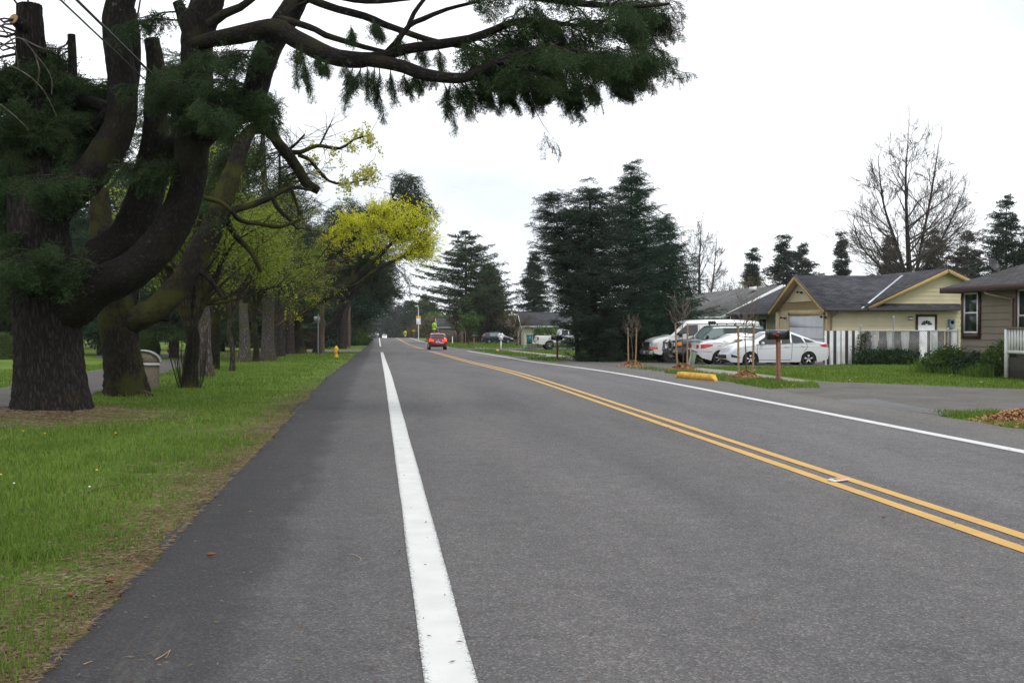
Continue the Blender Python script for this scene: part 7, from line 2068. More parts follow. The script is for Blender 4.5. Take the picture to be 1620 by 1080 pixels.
def conifer(name, label, base, h, rad, m_leaf, seed, temps=None, nwh=18, nbr=8, z0=.06, sc=.9, droop=.25, power=.85, group=None, trunkr=None, top=0.0, gap=0.0, lean=(0, 0), step=.5, tier=0.0, jit=.022, m_bark='bark_dark', upturn=0.12, bulge=0.0, zn=.32, var=(.62, 1.18)):
    """whorls of drooping branches hung with fronds round a straight stem"""
    g_ = np.random.default_rng(seed)
    t = thing(name, label, 'tree', base, 0, group)
    b = MB(); r0 = trunkr or h * .018
    ax = lambda z: np.array([lean[0] * (z / h) ** 1.5, lean[1] * (z / h) ** 1.5, z])
    zs = np.linspace(-.3, h * .98, 12)
    b.tube([ax(max(z, 0)) + np.array([0, 0, min(z, 0)]) for z in zs], np.linspace(r0, r0 * .12, 12), 10)
    cr = Crown(seed + 5)
    for i in range(nwh):
        f = i / (nwh - 1)
        z = h * (z0 + (1 - z0) * f ** (1.0 if tier == 0 else 1.0)) * .985
        if tier and i % 2: z -= h * tier
        R_ = rad * ((1 - f) ** power * (1 - top) + top * (f < .98)) + .12
        if bulge: R_ *= min(1.0, .27 + f / bulge * .73)
        for k in range(nbr if f < .85 else max(4, nbr - 3)):
            if g_.uniform() < gap: continue
            a = 6.283 * k / nbr + i * 2.4 + g_.normal(0, .25)
            L = R_ * g_.uniform(*var)
            o = ax(max(.1, z + g_.normal(0, h * jit))); dv = np.array([math.cos(a), math.sin(a), 0])
            n = max(2, int(L / step) + 1)
            t_ = np.linspace(0, 1, n + 2)
            dz = -droop * L * t_ ** 1.3 + upturn * L * t_ ** 3 + .10 * L * t_
            P = o + dv * (L * t_)[:, None] + np.stack([0 * t_, 0 * t_, dz], -1)
            b.tube(P, np.linspace(max(.012, r0 * .16 * (1 - f) + .01), .006, len(P)), 4, cap=False)
            for j in range(1, len(P)):
                tg = P[j] - P[j - 1]; tg /= np.linalg.norm(tg)
                side = np.array([-dv[1], dv[0], 0])
                w_ = 1.0 - .35 * (j / len(P))
                for sg in (-1, 0, 1):
                    if sg == 0 and j < len(P) - 1 and g_.uniform() < .4: continue
                    cr.put(P[j] - tg * g_.uniform(0, step * .6), tg * (.7 if sg else 1.2) + side * sg * .8 + np.array([0, 0, g_.normal(-.05 - droop * .4, zn)]), sc * w_ * g_.uniform(.7, 1.25))
    b.build('trunk', m_bark, t, smooth=True)
    cr.build('crown', m_leaf, t, temps or SP_SPRUCE, .35)
    return t

def leader_tree(name, label, base, stems, m_bark, m_twig, seed, group=None, depth=3, nb=22, reach=.34, minr=.011, z0=.22, m_leaf=None):
    """a leafless tree: one or more leaders, side limbs sweeping up and out, fine twigs. stems: lists of (x, y, z, r) in metres"""
    g_ = np.random.default_rng(seed); t = thing(name, label, 'tree', base, 0, group)
    b = MB(); tw = MB(); tips = []
    for si, st in enumerate(stems):
        P = smooth_path(st, step=.35); h = P[-1, 2] - P[0, 2]
        b.tube(P[:, :3], P[:, 3], 10, wob=.05, rng=g_)
        for k in range(nb if si == 0 else nb * 2 // 3):
            f = z0 * (1 if si == 0 else .6) + (1 - z0) * ((k + g_.uniform()) / nb) * (1 if si == 0 else 1.45)
            if f > .985: continue
            i = int(f * (len(P) - 1)); a = g_.uniform(0, 6.283) if si == 0 else math.atan2(P[i, 1], P[i, 0] + 1e-3) + g_.normal(0, 1.0)
            tilt = 1.12 - .45 * f + g_.normal(0, .14)
            dv = np.array([math.cos(a) * math.sin(tilt), math.sin(a) * math.sin(tilt), math.cos(tilt)])
            grow(tw, tips, P[i, :3], dv, reach * h * (1.05 - f) ** .7 * g_.uniform(.7, 1.15) * .55, max(minr * 1.6, P[i, 3] * .5), depth, g_, .60, .16, (2, 4), .70, .11, 5, minr)
        grow(tw, tips, P[-1, :3], (0, 0, 1), reach * h * .16, max(minr, P[-1, 3]), 2, g_, .5, .4, (2, 4), .75, .10, 4, minr)
    b.build('trunk', m_bark, t, smooth=True); tw.build('boughs', m_twig, t)
    if m_leaf:
        cr = Crown(seed + 3)
        for p, d in tips:
            if g_.uniform() < .4: cr.put(p, g_.normal(size=3), .8)
        cr.build('crown', m_leaf, t, LC_SMALL, 1.0)
    return t
# ------------------------------------------------------------------ the left-hand row
def gp(px, py):
    p = gnd(px, py); return (p.x, p.y, p.z)
ROW = 'trees of the left-hand row'
broadleaf('leafing_tree', 'many-stemmed tree with ivy sprouts and young leaves right of the litter bin', gp(300, 613), 7.5, 1.5, .19, 'bark_mossy', 'leaf_young', 21, 4, spread=.75, up=.30, temps=LC_TINY, leafn=2, lsc=.95, group=ROW, nstem=7, suckers=34, m_twig='bark_brown', leaf_keep=.85, L0=1.45)
broadleaf('leafing_tree', 'grey trunk with moss on its left side behind the ivy-sprouted tree', gp(329, 598), 8.0, 2.2, .20, 'bark_grey', 'leaf_young', 22, 4, lean=(-.04, 0, 1), spread=.7, up=.2, temps=LC_TINY, leafn=2, lsc=.95, group=ROW, nstem=6, m_twig='bark_mossy', leaf_keep=.9, L0=1.7)
broadleaf('leafing_tree', 'slim young tree with straight thin trunk standing alone on the verge', gp(367, 588), 6.5, 1.9, .10, 'bark_brown', 'leaf_young', 23, 4, spread=.7, up=.15, temps=LC_TINY, leafn=3, lsc=.9, group=ROW, nstem=6, leaf_keep=1, L0=1.5)
broadleaf('leafing_tree', 'broad grey trunk just right of the slim young tree', gp(386, 573), 9.0, 3.0, .27, 'bark_grey', 'leaf_young', 24, 4, spread=.7, up=.15, temps=LC_TINY, leafn=2, lsc=1.1, group=ROW, nstem=4, m_twig='bark_mossy', leaf_keep=.7, L0=2.1)
broadleaf('leafing_tree', 'narrow mossy trunk between the broad grey trunk and the dark pine', gp(405, 572), 8.0, 2.6, .15, 'bark_mossy', 'leaf_young', 25, 4, spread=.8, up=.05, temps=LC_TINY, leafn=3, lsc=1.0, group=ROW, nstem=4, leaf_keep=.9, L0=1.7)

def pine(name, label, base, h, r, trunk, blobs, m_leaf, seed, temps=None, n=1.0, sc=.8, m_bark='bark_dark', dens=.3, group=ROW, droop=.2, seg=14):
    """a stem drawn through points (local metres) with boughs out to masses of needles: blobs = (x, y, z, rx, ry, rz, boughs)"""
    T = LimbTree(name, label, base, group=group, seed=seed)
    P = smooth_path([(x, y, z, q) for x, y, z, q in trunk], step=.4)
    b = MB(); b.tube(P[:, :3], P[:, 3] * (1 + .4 * np.exp(-np.maximum(P[:, 2], 0) / .4)), seg, wob=.06, rng=T.g); b.build('trunk', m_bark, T.root, smooth=True)
    T.pts = [P[len(P) // 4:, :3] + T.o]
    for (x, y, z, rx, ry, rz, k) in blobs:
        for _ in range(int(k * n)):
            u = T.g.normal(size=3); u *= T.g.uniform(0, 1) ** .38 / np.linalg.norm(u)
            e = T.o + np.array([x + u[0] * rx, y + u[1] * ry, z + u[2] * rz])
            Q = T.twig_to(e, r0=.022, lift=.10)
            L = np.linalg.norm(Q[-1] - Q[0]); tt = max(.35, 1 - 2.2 / max(L, .1)); m = max(3, int(L * (1 - tt) / dens))
            for t in np.linspace(tt, 1, m):
                i = min(int(t * (len(Q) - 1)), len(Q) - 2); tg = Q[i + 1] - Q[i]; tg /= np.linalg.norm(tg) + 1e-6
                for _k in range(2):
                    d = tg * .6 + T.g.normal(0, .5, 3) + np.array([0, 0, -droop]); T.cr.put(Q[i] + (Q[i + 1] - Q[i]) * T.g.uniform(0, 1), d, sc * T.g.uniform(.6, 1.25))
    T.done(m_bark, m_leaf, temps or SP_SPRUCE, roll=.6, twname='boughs')
    return T

pine('pine_tree', 'tall pine with thick dark pinkish trunk by the white marker post', gp(424, 571), 12, .32, [(0, 0, -.3, .34), (0, 0, 1.5, .31), (.05, 0, 4, .27), (.0, 0, 7, .22), (-.2, 0, 10, .15), (-.2, 0, 13, .06)],
     [(-1.2, .3, 10.0, 2.2, 2.2, 1.8, 26), (.3, 0, 7.6, 2.0, 2, 1.0, 18), (.8, 0, 5.6, 1.7, 1.8, .8, 12), (-2.2, 0, 6.8, 1.6, 1.8, 1.4, 14), (-.3, .5, 12.4, 1.5, 1.5, 1.2, 12)], 'needle_pine', 31, SP_SPRUCE, 1.0, .55, 'bark_grey')
pine('pine_tree', 'dark ridged conifer trunk third left of the wooden utility pole', gp(443, 564), 13, .27, [(0, 0, -.3, .30), (0, 0, 2, .27), (.1, 0, 6, .2), (0, 0, 13, .06)],
     [(.5, 0, 7.0, 2.4, 2.2, 1.4, 24), (.0, 0, 9.6, 2.2, 2.2, 1.6, 22), (.2, 0, 12, 1.4, 1.4, 1.4, 12), (1.4, 0, 5.0, 1.6, 1.8, .9, 10)], 'needle_pine', 32, SP_SPRUCE, 1.0, .6)
pine('pine_tree', 'dark conifer trunk next left of the leaning mossy yellow-leaved tree', gp(459, 561), 12, .28, [(0, 0, -.3, .30), (0, 0, 2, .27), (.1, 0, 6, .2), (0, 0, 12, .06)],
     [(1.0, 0, 7.4, 2.4, 2.4, 1.6, 24), (.8, 0, 10.0, 2.2, 2.2, 1.6, 22), (1.6, 0, 12.4, 1.3, 1.3, 1.3, 12), (2.2, .5, 5.4, 1.8, 1.8, 1.0, 12)], 'needle_pine', 33, SP_SPRUCE, 1.0, .65)

leader_tree('twiggy_tree', 'brown twiggy tree barely in leaf between the dark pine and the pole', (-5.6, 60, gzf(-5.6, 60)), [[(0, 0, -.3, .22), (.1, 0, 2.5, .18), (.6, 0, 5.5, .11), (1.0, 0, 8.6, .03)], [(0, 0, 2.2, .13), (1.6, 0, 4.4, .09), (3.0, 0, 6.2, .03)], [(0, 0, 2.4, .12), (-1.4, .4, 4.8, .08), (-2.2, 0, 7.4, .03)]], 'bark_brown', 'twig_brown', 29, ROW, 4, 16, .55, .008, .25, 'leaf_young')
leader_tree('twiggy_tree', 'bare brown tree arching above the leafing trees, left of the yellow crown', (-5.8, 40, gzf(-5.8, 40)), [[(0, 0, -.3, .20), (.1, 0, 2.5, .17), (.5, 0, 5.0, .11), (1.2, 0, 7.6, .03)], [(0, 0, 2.6, .12), (1.4, 0, 4.8, .08), (2.6, 0, 6.4, .03)]], 'bark_mossy', 'twig_brown', 30, ROW, 4, 14, .50, .007, .3, 'leaf_young')

# the yellow-leaved tree whose bough reaches over the road
b_ = gp(474, 560)
T = LimbTree('yellow_tree', 'mossy tree leaning over the road with bright yellow spring leaves', b_, group=ROW, seed=41)
YB = b_[1]
T.limb([(474, 566, YB, 13), (473, 550, YB, 10), (470, 528, YB, 9), (469, 510, YB, 9), (474, 495, YB, 8)], 'trunk', 'bark_mossy', 16, .1, .3, flare=.3)
T.limb([(472, 500, YB, 7), (488, 488, YB, 6.5), (504, 478, YB - .3, 6.5), (530, 462, YB - .6, 6), (555, 446, YB - 1, 5.5), (573, 430, YB - 1.3, 5), (588, 416, YB - 1.6, 4), (610, 395, YB - 2, 3), (635, 370, YB - 2, 2)], 'limb', 'bark_mossy', 12, .1, .3)
T.limb([(530, 462, YB - .6, 4), (562, 452, YB - 1.5, 3.5), (590, 430, YB - 2, 3), (625, 412, YB - 2.4, 2.2), (660, 395, YB - 2.5, 1.4)], 'limb', 'bark_mossy', 10, .1, .3)
T.limb([(469, 512, YB, 6), (462, 480, YB, 5), (468, 440, YB - .3, 4), (490, 400, YB - .6, 3), (530, 375, YB - 1, 2), (560, 355, YB - 1.2, 1.4)], 'limb', 'bark_mossy', 10, .1, .3)
T.limb([(555, 446, YB - 1, 3.5), (562, 415, YB - 1, 3), (580, 375, YB - 1, 2.4), (600, 340, YB - 1, 1.5)], 'limb', 'bark_mossy', 10, .1, .3)
CR = Crown(45)
for cx, cy, rx, ry, n in ((612, 355, 84, 44, 210), (575, 345, 55, 28, 80), (645, 345, 60, 38, 110), (660, 390, 44, 30, 100), (688, 398, 18, 28, 26), (672, 412, 30, 20, 26), (522, 388, 22, 28, 26), (560, 385, 50, 24, 56), (672, 362, 30, 30, 34), (540, 365, 22, 20, 22), (690, 372, 18, 30, 12), (610, 320, 40, 18, 22), (630, 408, 40, 14, 22), (470, 470, 30, 18, 12), (505, 425, 25, 18, 10), (460, 500, 30, 10, 10), (495, 440, 10, 10, 8)):
    for _ in range(n):
        u = T.g.normal(size=3); u *= T.g.uniform(0, 1) ** .4 / np.linalg.norm(u)
        P = T.twig_to(np.array(at(cx + u[0] * rx, cy + u[1] * ry, YB - 1.5 + u[2] * 2.2)), r0=.012, lift=.06)
        L = np.linalg.norm(P[-1] - P[0])
        for t in np.linspace(max(.5, 1 - 1.3 / L), 1, 6):
            CR.put(P[int(t * (len(P) - 1))] + T.g.normal(0, .12, 3), T.g.normal(size=3), T.g.uniform(.7, 1.4))
CR.build('crown', 'leaf_yellow', T.root, LC_SMALL, 1.0, T.o)
T.done('bark_mossy', 'leaf_yellow', SP_CEDAR, twname='boughs')

# dark conifers further down the row, crowns arching over the road
pine('pine_tree', 'leaning pine with bent bare trunk behind the wooden utility pole', (-4.6, 84, gzf(-4.6, 84)), 12, .3, [(0, 0, -.3, .3), (.2, 0, 1.3, .27), (1.2, 0, 2.2, .24), (1.9, 0, 3.4, .22), (3.0, 0, 5.0, .18), (4.0, 0, 8, .1), (4.2, 0, 10.5, .05)],
     [(2.6, 0, 7.5, 3.2, 3.0, 1.6, 50), (4.6, 0, 6.2, 2.2, 2.6, 1.1, 30), (1.2, 0, 9.4, 2.8, 2.6, 1.4, 30), (3.4, 0, 10, 2.0, 2.0, 1.2, 20), (-.8, 0, 6.6, 2.2, 2.2, 1.4, 24)], 'needle_pine', 51, SP_SPRUCE, 1.0, .9)
pine('pine_tree', 'tall dark pine whose needled top rises behind the yellow leaves', (-3.6, 112, gzf(-3.6, 112)), 18, .36, [(0, 0, -.3, .36), (.4, 0, 4, .33), (2.0, 0, 9, .25), (4.4, 0, 14, .15), (6.2, 0, 17.6, .05)],
     [(6.4, 0, 16.4, 2.0, 2.0, 1.5, 26), (4.6, 0, 12.6, 3.2, 3, 1.5, 40), (3.0, 0, 9.4, 3.4, 3, 1.6, 40), (7.8, 0, 14.0, 2.0, 2.2, 1.4, 24), (4.6, 0, 6.4, 2.6, 2.6, 1.6, 26), (.6, 0, 13, 2.4, 2.4, 2.0, 26), (-1.6, 0, 9, 2.4, 2.4, 2.2, 26)], 'needle_pine', 52, SP_SPRUCE, 1.1, 1.15)
pine('pine_tree', 'dark broad pine standing further along the left verge, crown near the grass', (-4.4, 132, gzf(-4.4, 132)), 14, .34, [(0, 0, -.3, .36), (.2, 0, 4, .33), (1.2, 0, 9, .25), (1.6, 0, 13, .06)],
     [(2.0, 0, 8, 3.6, 3, 2.0, 44), (2.6, 0, 4.8, 3.0, 3, 1.6, 36), (0, 0, 11.5, 3, 3, 1.8, 30), (-1.8, 0, 7, 2.4, 2.4, 2.2, 24), (4.2, 0, 6.4, 1.8, 2, 1.4, 18), (-.4, 0, 3.4, 2.6, 2.4, 1.0, 18)], 'needle_fir', 53, SP_COARSE, 1.0, 1.15)
k = 0
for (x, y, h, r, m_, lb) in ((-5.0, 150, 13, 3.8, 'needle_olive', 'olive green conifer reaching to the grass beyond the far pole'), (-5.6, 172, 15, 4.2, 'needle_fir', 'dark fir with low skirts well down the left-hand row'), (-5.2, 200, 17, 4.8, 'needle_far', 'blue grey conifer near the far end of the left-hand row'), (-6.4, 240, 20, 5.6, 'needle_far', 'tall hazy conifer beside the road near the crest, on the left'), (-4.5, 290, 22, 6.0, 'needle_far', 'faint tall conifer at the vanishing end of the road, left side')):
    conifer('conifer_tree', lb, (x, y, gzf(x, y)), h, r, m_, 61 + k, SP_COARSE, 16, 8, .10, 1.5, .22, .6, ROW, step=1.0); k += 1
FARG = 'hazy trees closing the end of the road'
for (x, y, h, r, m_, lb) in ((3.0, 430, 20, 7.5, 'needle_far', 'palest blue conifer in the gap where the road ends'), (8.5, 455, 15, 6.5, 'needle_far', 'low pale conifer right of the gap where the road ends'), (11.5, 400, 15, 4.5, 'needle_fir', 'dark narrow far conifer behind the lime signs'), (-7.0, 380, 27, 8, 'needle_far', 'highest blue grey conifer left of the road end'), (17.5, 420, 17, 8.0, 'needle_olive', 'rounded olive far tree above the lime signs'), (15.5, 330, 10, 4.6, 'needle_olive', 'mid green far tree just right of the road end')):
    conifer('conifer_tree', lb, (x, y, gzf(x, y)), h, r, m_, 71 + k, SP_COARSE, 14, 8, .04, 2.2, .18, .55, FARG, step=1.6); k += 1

# ------------------------------------------------------------------ the cemetery behind
CG = 'evergreens in the cemetery'
for (px, Y, h, r, z0, m_, lb) in ((275, 64, 17, 5.0, .13, 'needle_cedar', 'cedar with dark trunk and low skirts beyond the round clipped shrub'), (160, 72, 16, 5.4, .11, 'needle_fir', 'dark skirted conifer in the cemetery between the two nearest trunks'), (350, 92, 18, 5.2, .12, 'needle_cedar', 'large dark conifer in the cemetery behind the slim young tree'), (60, 96, 19, 6, .12, 'needle_fir', 'dark conifer hidden mostly by the huge cedar trunk'), (-20, 85, 17, 6, .12, 'needle_cedar', 'conifer with low boughs at the far left edge'), (440, 115, 16, 5, .08, 'needle_pine', 'dark conifer in the cemetery behind the tall pine trunk'), (225, 150, 20, 6.5, .07, 'needle_far', 'grey green conifer far back in the cemetery behind the skirted cedar'), (110, 170, 22, 7, .07, 'needle_far', 'far cemetery conifer seen between cedar trunk and mossy tree'), (320, 165, 22, 7, .07, 'needle_far', 'far grey conifer between the grey trunk and the ivy-sprouted tree'), (400, 150, 18, 6, .05, 'needle_far', 'far conifer filling the gap behind the broad grey trunk'), (15, 190, 22, 8, .05, 'needle_far', 'far conifer left of the huge cedar trunk'), (485, 140, 15, 5, .04, 'needle_fir', 'dark conifer behind the sign post by the entrance'), (520, 165, 15, 4.5, .03, 'needle_pine', 'dark conifer right of the wooden pole, beyond the entrance')):
    x = at(px, 515, Y).x
    conifer('cemetery_conifer', lb, (x, Y, gzf(x, Y)), h, r, m_, 81 + k, SP_SPRUCE if Y < 80 else SP_COARSE, 18 if Y < 100 else 14, 9, z0, 1.25 if Y < 80 else 1.9, .28, .6, CG, step=.8 if Y < 80 else 1.3); k += 1
b = MB()
cr = Crown(401)
for i in range(2600):
    y = 250 + 60 * cr.g.uniform(); x = -260 + 256 * cr.g.uniform(); cr.put(np.array([x, y, gzf(x, y) + 11 * cr.g.uniform() ** 1.4 * (.6 + .8 * float(vnoise(x, 0, 14, 3)))]), cr.g.normal(size=3), 2.6 * cr.g.uniform(.6, 1.3))
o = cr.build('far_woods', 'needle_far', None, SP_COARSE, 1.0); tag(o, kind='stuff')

def shrub(name, label, loc, rx, ry, rz, m, seed, n=900, temps=None, sc=1.0, core='leaf_core', flat=0.5, rough=.08, group=None, ball=True, cat='shrub'):
    """clipped or loose bush: leaf clusters over a lumpy mass, with twigs inside"""
    t = thing(name, label, cat, loc, 0, group)
    g_ = np.random.default_rng(seed); cr = Crown(seed)
    u = g_.normal(size=(n, 3)); u /= np.linalg.norm(u, axis=1)[:, None]
    u = u[u[:, 2] > -.45]
    lump = 1 + rough * (np.sin(u[:, 0] * 5 + seed) + np.sin(u[:, 1] * 6 + 2 * seed) + np.sin(u[:, 2] * 7 + seed))
    r = lump * (g_.uniform(.86, 1.0, len(u)) if ball else g_.uniform(.3, 1.0, len(u)) ** .5)
    P = u * r[:, None] * np.array([rx, ry, rz]) + np.array([0, 0, rz * .45 if ball else rz * .42])
    P[:, 2] = np.maximum(P[:, 2], .03)
    for p_, d in zip(P, u): cr.put(p_, d * .6 + g_.normal(0, .5, 3), sc * g_.uniform(.6, 1.2))
    cr.build('foliage', m, t, temps or LC_SMALL, .8)
    b = MB()
    for i in range(14 if ball else 26):
        e = P[g_.integers(0, len(P))] * .92
        b.tube(smooth_path([(0, 0, -.1), tuple(e * .5 + np.array([0, 0, .1])), tuple(e)], n=4), .012, 4, cap=False)
    b.build('stems', 'twig_brown', t)
    return t
p = gp(234, 566); shrub('topiary_shrub', 'round clipped green shrub beyond the litter bin', p, .66, .66, .92, 'leaf_topiary', 5, 5200, LC_SMALL, .55, rough=.015)
p = gp(4, 568); shrub('topiary_shrub', 'round clipped brownish shrub at the left edge of the photo', p, .60, .60, .95, 'leaf_topiary', 6, 4200, LC_SMALL, .55, rough=.015)
for px, py, s, lb in ((483, 552, 1.0, 'plum coloured bush behind the entrance, left one'), (494, 552, 1.1, 'plum coloured bush behind the entrance, right one')):
    p = gp(px, py); shrub('plum_bush', lb, p, .55 * s, .6, .95 * s, 'leaf_plum', int(px), 900, LC_SMALL, .9)
p = gp(578, 545); shrub('roadside_bush', 'bright green bush at the road edge beneath the far pines', (p[0] - 1.0, 150, gzf(-3, 150)), 1.5, 2.5, 1.3, 'leaf_shrub', 33, 900, LC_BIG, 1.1)

FG = 'flowers standing on the cemetery lawn'
mat('petal_red', (.45, .02, .03), .6); mat('petal_yellow', (.6, .42, .03), .6); mat('petal_white', (.65, .62, .60), .6); mat('vase_dark', (.03, .032, .04), .4)
def posy(px, py, m, label, s=1.0):
    p = gp(px, py); t = thing('grave_flowers', label, 'flowers', p, 0, FG)
    q = MB(); q.lathe([(0, 0), (.07 * s, 0), (.09 * s, .22 * s), (.06 * s, .24 * s)], 8); q.build('vase', 'vase_dark', t)
    cr = Crown(int(px)); 
    for _ in range(22): u = cr.g.normal(0, .10, 3) * s; cr.put(u + np.array([0, 0, .36 * s]), cr.g.normal(size=3), .5 * s)
    cr.build('blossoms', m, t, LC_SMALL, 1.0)
for px, py, m, lb in ((130, 552, 'petal_red', 'red flowers on the lawn nearest the cedar trunk'), (136, 548, 'petal_white', 'pale flowers just right of the trunk of the huge cedar'), (143, 551, 'petal_white', 'pale flowers beside the yellow bunch on the lawn'), (150, 553, 'petal_yellow', 'yellow flowers between cedar and mossy tree'), (157, 547, 'petal_white', 'small pale flowers left of the mossy trunk'), (266, 557, 'petal_red', 'red flowers at the foot of the skirted cemetery cedar'), (258, 531, 'petal_yellow', 'yellow flowers left of the skirted cedar trunk'), (264, 537, 'petal_red', 'dark red flowers beside the skirted cedar trunk'), (372, 549, 'petal_yellow', 'yellow flowers just right of the slim young tree'), (360, 537, 'petal_red', 'reddish flowers left of the slim young tree'), (313, 537, 'petal_red', 'red flowers between the ivy-sprouted tree and the grey trunk')):
    posy(px, py, m, lb, .9)
for px, py, lb in ((345, 549, 'dark grave vase with white flowers, left of a pair'), (351, 550, 'dark blue grave vase, right of a pair')):
    posy(px, py, 'vase_dark' if px > 348 else 'petal_white', lb, 1.5)

# ------------------------------------------------------------------ right-hand trees
SG = 'dark spruces by the pickup'
conifer('spruce_tree', 'dark spruce with blunt top, left half of the pair before the pickup', (11.0, 55.0, gzf(11, 55)), 9.0, 3.2, 'needle_spruce', 101, SP_SPRUCE, 34, 10, .02, .62, .06, .42, SG, var=(.45, 1.35), step=.40, lean=(-.3, 0), gap=.12, trunkr=.26, bulge=.42, jit=.03)
conifer('spruce_tree', 'tallest dark spruce with pointed top, right half of the pair', (13.6, 58.0, gzf(13.6, 58)), 10.4, 3.5, 'needle_fir', 102, SP_SPRUCE, 36, 10, .02, .62, .10, .62, SG, var=(.45, 1.35), step=.40, lean=(0, 0), gap=.08, trunkr=.22, jit=.03)
conifer('spruce_tree', 'shorter spruce with ragged leaning top at the left of the clump', (10.4, 56.4, gzf(10.4, 56.4)), 8.6, 1.9, 'needle_spruce', 103, SP_SPRUCE, 24, 9, .36, .60, .06, .42, SG, step=.40, lean=(-1.5, 0), gap=.18, trunkr=.15, jit=.03, bulge=.5)
conifer('spruce_tree', 'lower green fir at the right of the spruce clump, beside the van', (16.0, 60.0, gzf(16, 60)), 7.9, 3.0, 'needle_fir', 104, SP_SPRUCE, 28, 10, .02, .60, .12, .66, SG, var=(.5, 1.3), step=.40, trunkr=.14, jit=.03)
conifer('layered_cedar', 'wide layered cedar with flat tiers right of the far road', (13.6, 170, gzf(13.6, 170)), 17.6, 9.2, 'needle_cedar', 105, SP_COARSE, 15, 8, .27, 1.2, .03, .60, None, step=.75, gap=.26, trunkr=.40, upturn=.07, jit=.014, zn=.10)
conifer('conifer_tree', 'dull olive brown conifer standing in front of the layered cedar', (18.2, 177, gzf(18.2, 177)), 12.0, 3.4, 'needle_olive', 106, SP_COARSE, 18, 9, .05, 1.0, .22, .55, None, step=.55)
conifer('conifer_tree', 'small dark conifer just left of the spruce clump', (24.0, 168, gzf(24, 168)), 13.4, 3.5, 'needle_spruce', 107, SP_COARSE, 18, 9, .1, 1.0, .2, .7, None, step=.55)
conifer('conifer_tree', 'yellowish green conifer behind the tan roofed house', (19.0, 190, gzf(19, 190)), 10, 5.0, 'needle_olive', 108, SP_COARSE, 12, 9, .1, 1.6, .15, .5, None, step=.9)
conifer('conifer_tree', 'bluish far conifer in the gap left of the spruce clump', (24, 240, gzf(24, 240)), 16, 6, 'needle_far', 109, SP_COARSE, 12, 9, .1, 2.0, .15, .5, None, step=1.2)
DG = 'distant conifers behind the houses'
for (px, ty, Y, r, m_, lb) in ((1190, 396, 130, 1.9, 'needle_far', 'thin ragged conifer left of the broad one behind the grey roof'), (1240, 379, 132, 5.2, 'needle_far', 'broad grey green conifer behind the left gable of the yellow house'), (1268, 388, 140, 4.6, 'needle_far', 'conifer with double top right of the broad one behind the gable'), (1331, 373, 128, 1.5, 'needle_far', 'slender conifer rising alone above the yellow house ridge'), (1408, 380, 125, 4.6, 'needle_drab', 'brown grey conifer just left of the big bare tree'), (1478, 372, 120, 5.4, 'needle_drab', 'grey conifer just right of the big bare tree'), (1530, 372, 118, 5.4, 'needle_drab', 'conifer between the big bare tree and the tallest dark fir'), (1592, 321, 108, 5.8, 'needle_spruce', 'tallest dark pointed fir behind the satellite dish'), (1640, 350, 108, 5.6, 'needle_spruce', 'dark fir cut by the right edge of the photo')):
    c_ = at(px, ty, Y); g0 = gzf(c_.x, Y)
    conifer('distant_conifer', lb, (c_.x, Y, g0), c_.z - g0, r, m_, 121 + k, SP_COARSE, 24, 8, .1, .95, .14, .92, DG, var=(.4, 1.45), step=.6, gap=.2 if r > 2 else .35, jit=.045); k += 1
BG = 'leafless trees behind the houses'
leader_tree('bare_tree', 'big leafless tree with fan of fine twigs above the yellow house', (43.6, 85.5, gzf(43.6, 85.5)), [[(0, 0, -.3, .34), (0, 0, 4, .28), (-.3, 0, 9, .18), (-.5, 0, 14, .09), (-.3, 0, 17.6, .03)], [(.1, 0, 4.0, .17), (.9, .3, 8, .12), (1.8, .3, 12.5, .09), (2.3, 0, 16.6, .03)], [(0, 0, 4.6, .15), (-1.2, -.3, 8, .14), (-2.4, 0, 12, .08), (-2.9, 0, 15.6, .03)], [(.1, 0, 5.2, .13), (1.8, 0, 7.6, .13), (3.6, .4, 10.6, .07), (4.6, 0, 13.2, .03)], [(0, 0, 3.6, .16), (-2.0, 0, 6.2, .12), (-4.0, .4, 8.4, .06), (-5.0, 0, 10.4, .03)]], 'bark_dark', 'twig_grey', 140, BG, 4, 24, .50, .0105)
leader_tree('bare_tree', 'pale slender leafless tree right of the dark spruce clump', (32.4, 107, gzf(32.4, 107)), [[(0, 0, -.3, .2), (-.2, 0, 4, .16), (-.3, 0, 8, .1), (-.1, 0, 12.4, .025)], [(0, 0, 3, .12), (1.0, 0, 6, .09), (1.5, 0, 10.8, .025)], [(0, 0, 2.6, .10), (-1.3, 0, 6, .07), (-1.9, 0, 9.6, .02)]], 'twig_grey', 'twig_grey', 141, BG, 4, 18, .44, .010)
broadleaf('bare_tree', 'low leafless tree with buff buds above the long grey roof', (40.5, 118, gzf(40, 118)), 8.5, 2.0, .16, 'twig_brown', 'leaf_bronze', 142, 5, spread=.6, up=.3, group=BG, nstem=5, L0=2.3, kids=(2, 3), kr=.6, minr=.011, temps=LC_SMALL, leafn=1, lsc=.9, leaf_keep=.5)
broadleaf('bare_tree', 'leafless bushy tree beside the far school sign under the cedar', (12.8, 176, gzf(12.8, 176)), 6.5, 1.4, .14, 'twig_brown', 'leaf_bronze', 143, 5, spread=.65, up=.25, nstem=6, L0=1.8, kids=(2, 3), kr=.6, minr=.010, temps=LC_BIG, leafn=1, lsc=.8, leaf_keep=.45, group='leafless bushes by the far houses')
broadleaf('bare_tree', 'leafless twiggy tree against the wall of the far cream house', (16.3, 128, gzf(16.3, 128)), 4.6, .8, .09, 'twig_brown', 'leaf_bronze', 144, 5, spread=.65, up=.25, nstem=5, L0=1.4, kids=(2, 3), kr=.6, minr=.009, temps=LC_SMALL, leafn=1, lsc=.8, leaf_keep=.35, group='leafless bushes by the far houses')
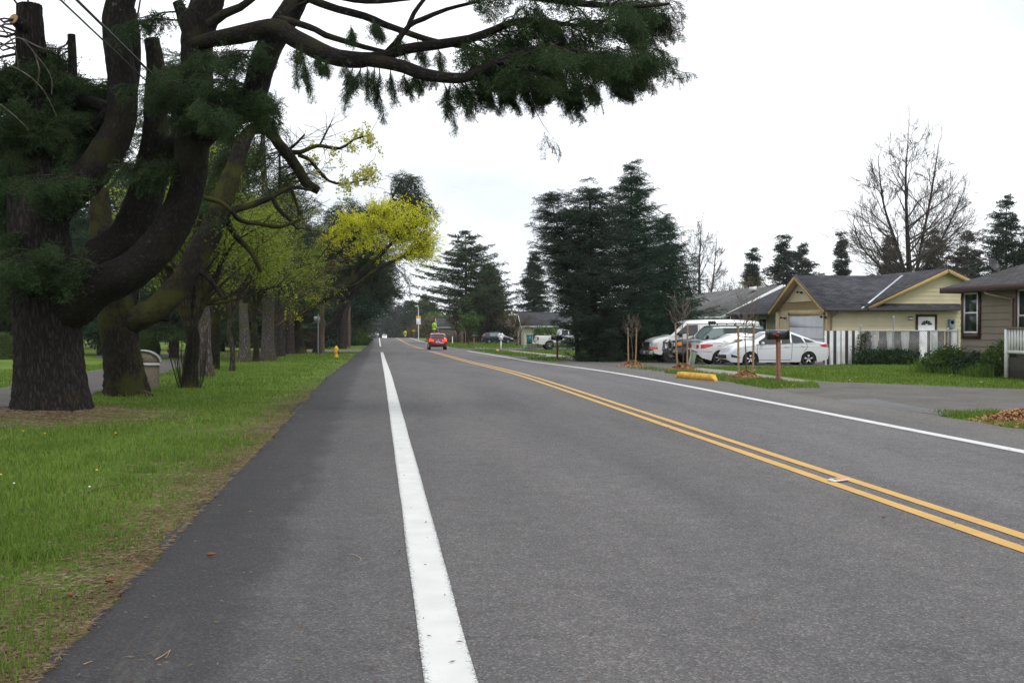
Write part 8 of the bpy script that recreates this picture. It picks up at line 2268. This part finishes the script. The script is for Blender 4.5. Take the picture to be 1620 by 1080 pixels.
broadleaf('small_tree', 'small green leafed tree right of the distant orange brown mailbox', (12.4, 150, gzf(12.4, 150)), 4.8, 1.2, .09, 'twig_brown', 'leaf_shrub', 145, 4, spread=.7, up=.25, nstem=5, L0=1.3, temps=LC_BIG, leafn=2, lsc=.8)
shrub('russet_bush', 'russet brown bush behind the small lime signs', (13.6, 318, gzf(13.6, 318)), 5.5, 3, 3.2, 'leaf_russet', 51, 900, LC_BIG, 2.8, ball=False)
shrub('russet_bush', 'greyish brown thicket between the beacon pole and the school sign', (13.0, 262, gzf(13, 262)), 4.0, 3, 3.4, 'leaf_bronze', 52, 800, LC_BIG, 2.4, ball=False)
shrub('green_thicket', 'olive thicket below the russet bush at the road crest', (17.5, 300, gzf(17.5, 300)), 6, 4, 5.0, 'leaf_shrub', 53, 800, LC_BIG, 3.0, ball=False)
shrub('rhododendron', 'glossy green bush between the pickup and the porch post', (17.2, 110, gzf(17.2, 110)), 1.7, 1.2, 1.5, 'leaf_shrub', 54, 700, LC_BIG, .8)
shrub('ivy_bush', 'dark ivy bank along the foot of the chain link fence', (20.95, 43.1, gzf(21, 43)), 1.35, .45, .46, 'leaf_evergreen', 55, 1700, LC_SMALL, .7, rough=.1)
t = thing('climbing_vine', 'dark green vine climbing the steel fence post', 'vine', (20.1, 43.75, gzf(20.1, 43.8))); cr = Crown(77)
for _ in range(260):
    z = 1.35 * cr.g.uniform(); cr.put(np.array([cr.g.normal(0, .15) + .25 * (z - .7), cr.g.normal(-.05, .08), z + .02]), cr.g.normal(size=3), .6 * cr.g.uniform(.5, 1.1))
cr.build('foliage', 'leaf_evergreen', t, LC_SMALL, 1.0); q = MB(); q.tube(smooth_path([(0, 0, -.1), (-.08, -.02, .5), (.1, -.02, 1.3)], n=4), .015, 5); q.build('stem', 'twig_brown', t)
shrub('foundation_shrub', 'loose green shrub with reddish tips at the corner of the taupe house', (18.05, 32.9, gzf(18, 33)), .75, .6, .62, 'leaf_shrub', 56, 900, LC_SMALL, .75, ball=False)
shrub('foundation_shrub', 'low dark shrub under the window of the taupe house', (18.15, 31.5, gzf(18.1, 31.5)), .6, .9, .45, 'leaf_evergreen', 57, 800, LC_SMALL, .75, ball=False)
shrub('foundation_shrub', 'grassy green shrub against the taupe wall beside the porch', (18.15, 30.2, gzf(18.1, 30.2)), .6, .7, .66, 'leaf_shrub', 58, 800, LC_SMALL, .7, ball=False)
gb = MB()
for cx_, cy_, n_, h_ in ((17.7, 33.7, 260, .58), (17.3, 33.0, 140, .38), (17.7, 31.0, 140, .32), (17.6, 30.2, 200, .45), (17.7, 32.2, 120, .32)):
    x = RNG.normal(cx_, .18, n_); y = RNG.normal(cy_, .25, n_); blades(gb, x, y, h_ * RNG.uniform(.5, 1.1, n_), .011, .9)
tag(gb.build('tall_grass', 'grass_blade'), kind='stuff')

# ------------------------------------------------------------------ the air
hz = MB(); hz.box((0, 620, 22), (1230, 1360, 76)); ho = tag(hz.build('haze', [], None), kind='stuff')
hm = bpy.data.materials.new('haze'); hm.use_nodes = True; hm.node_tree.nodes.clear()
ho_ = hm.node_tree.nodes.new('ShaderNodeOutputMaterial'); pv = hm.node_tree.nodes.new('ShaderNodeVolumePrincipled')
pv.inputs['Color'].default_value = (.93, .96, 1.0, 1); pv.inputs['Density'].default_value = .00015; pv.inputs['Anisotropy'].default_value = .2
hm.node_tree.links.new(pv.outputs[0], ho_.inputs['Volume']); ho.data.materials.append(hm)
sc.cycles.volume_bounces = 1
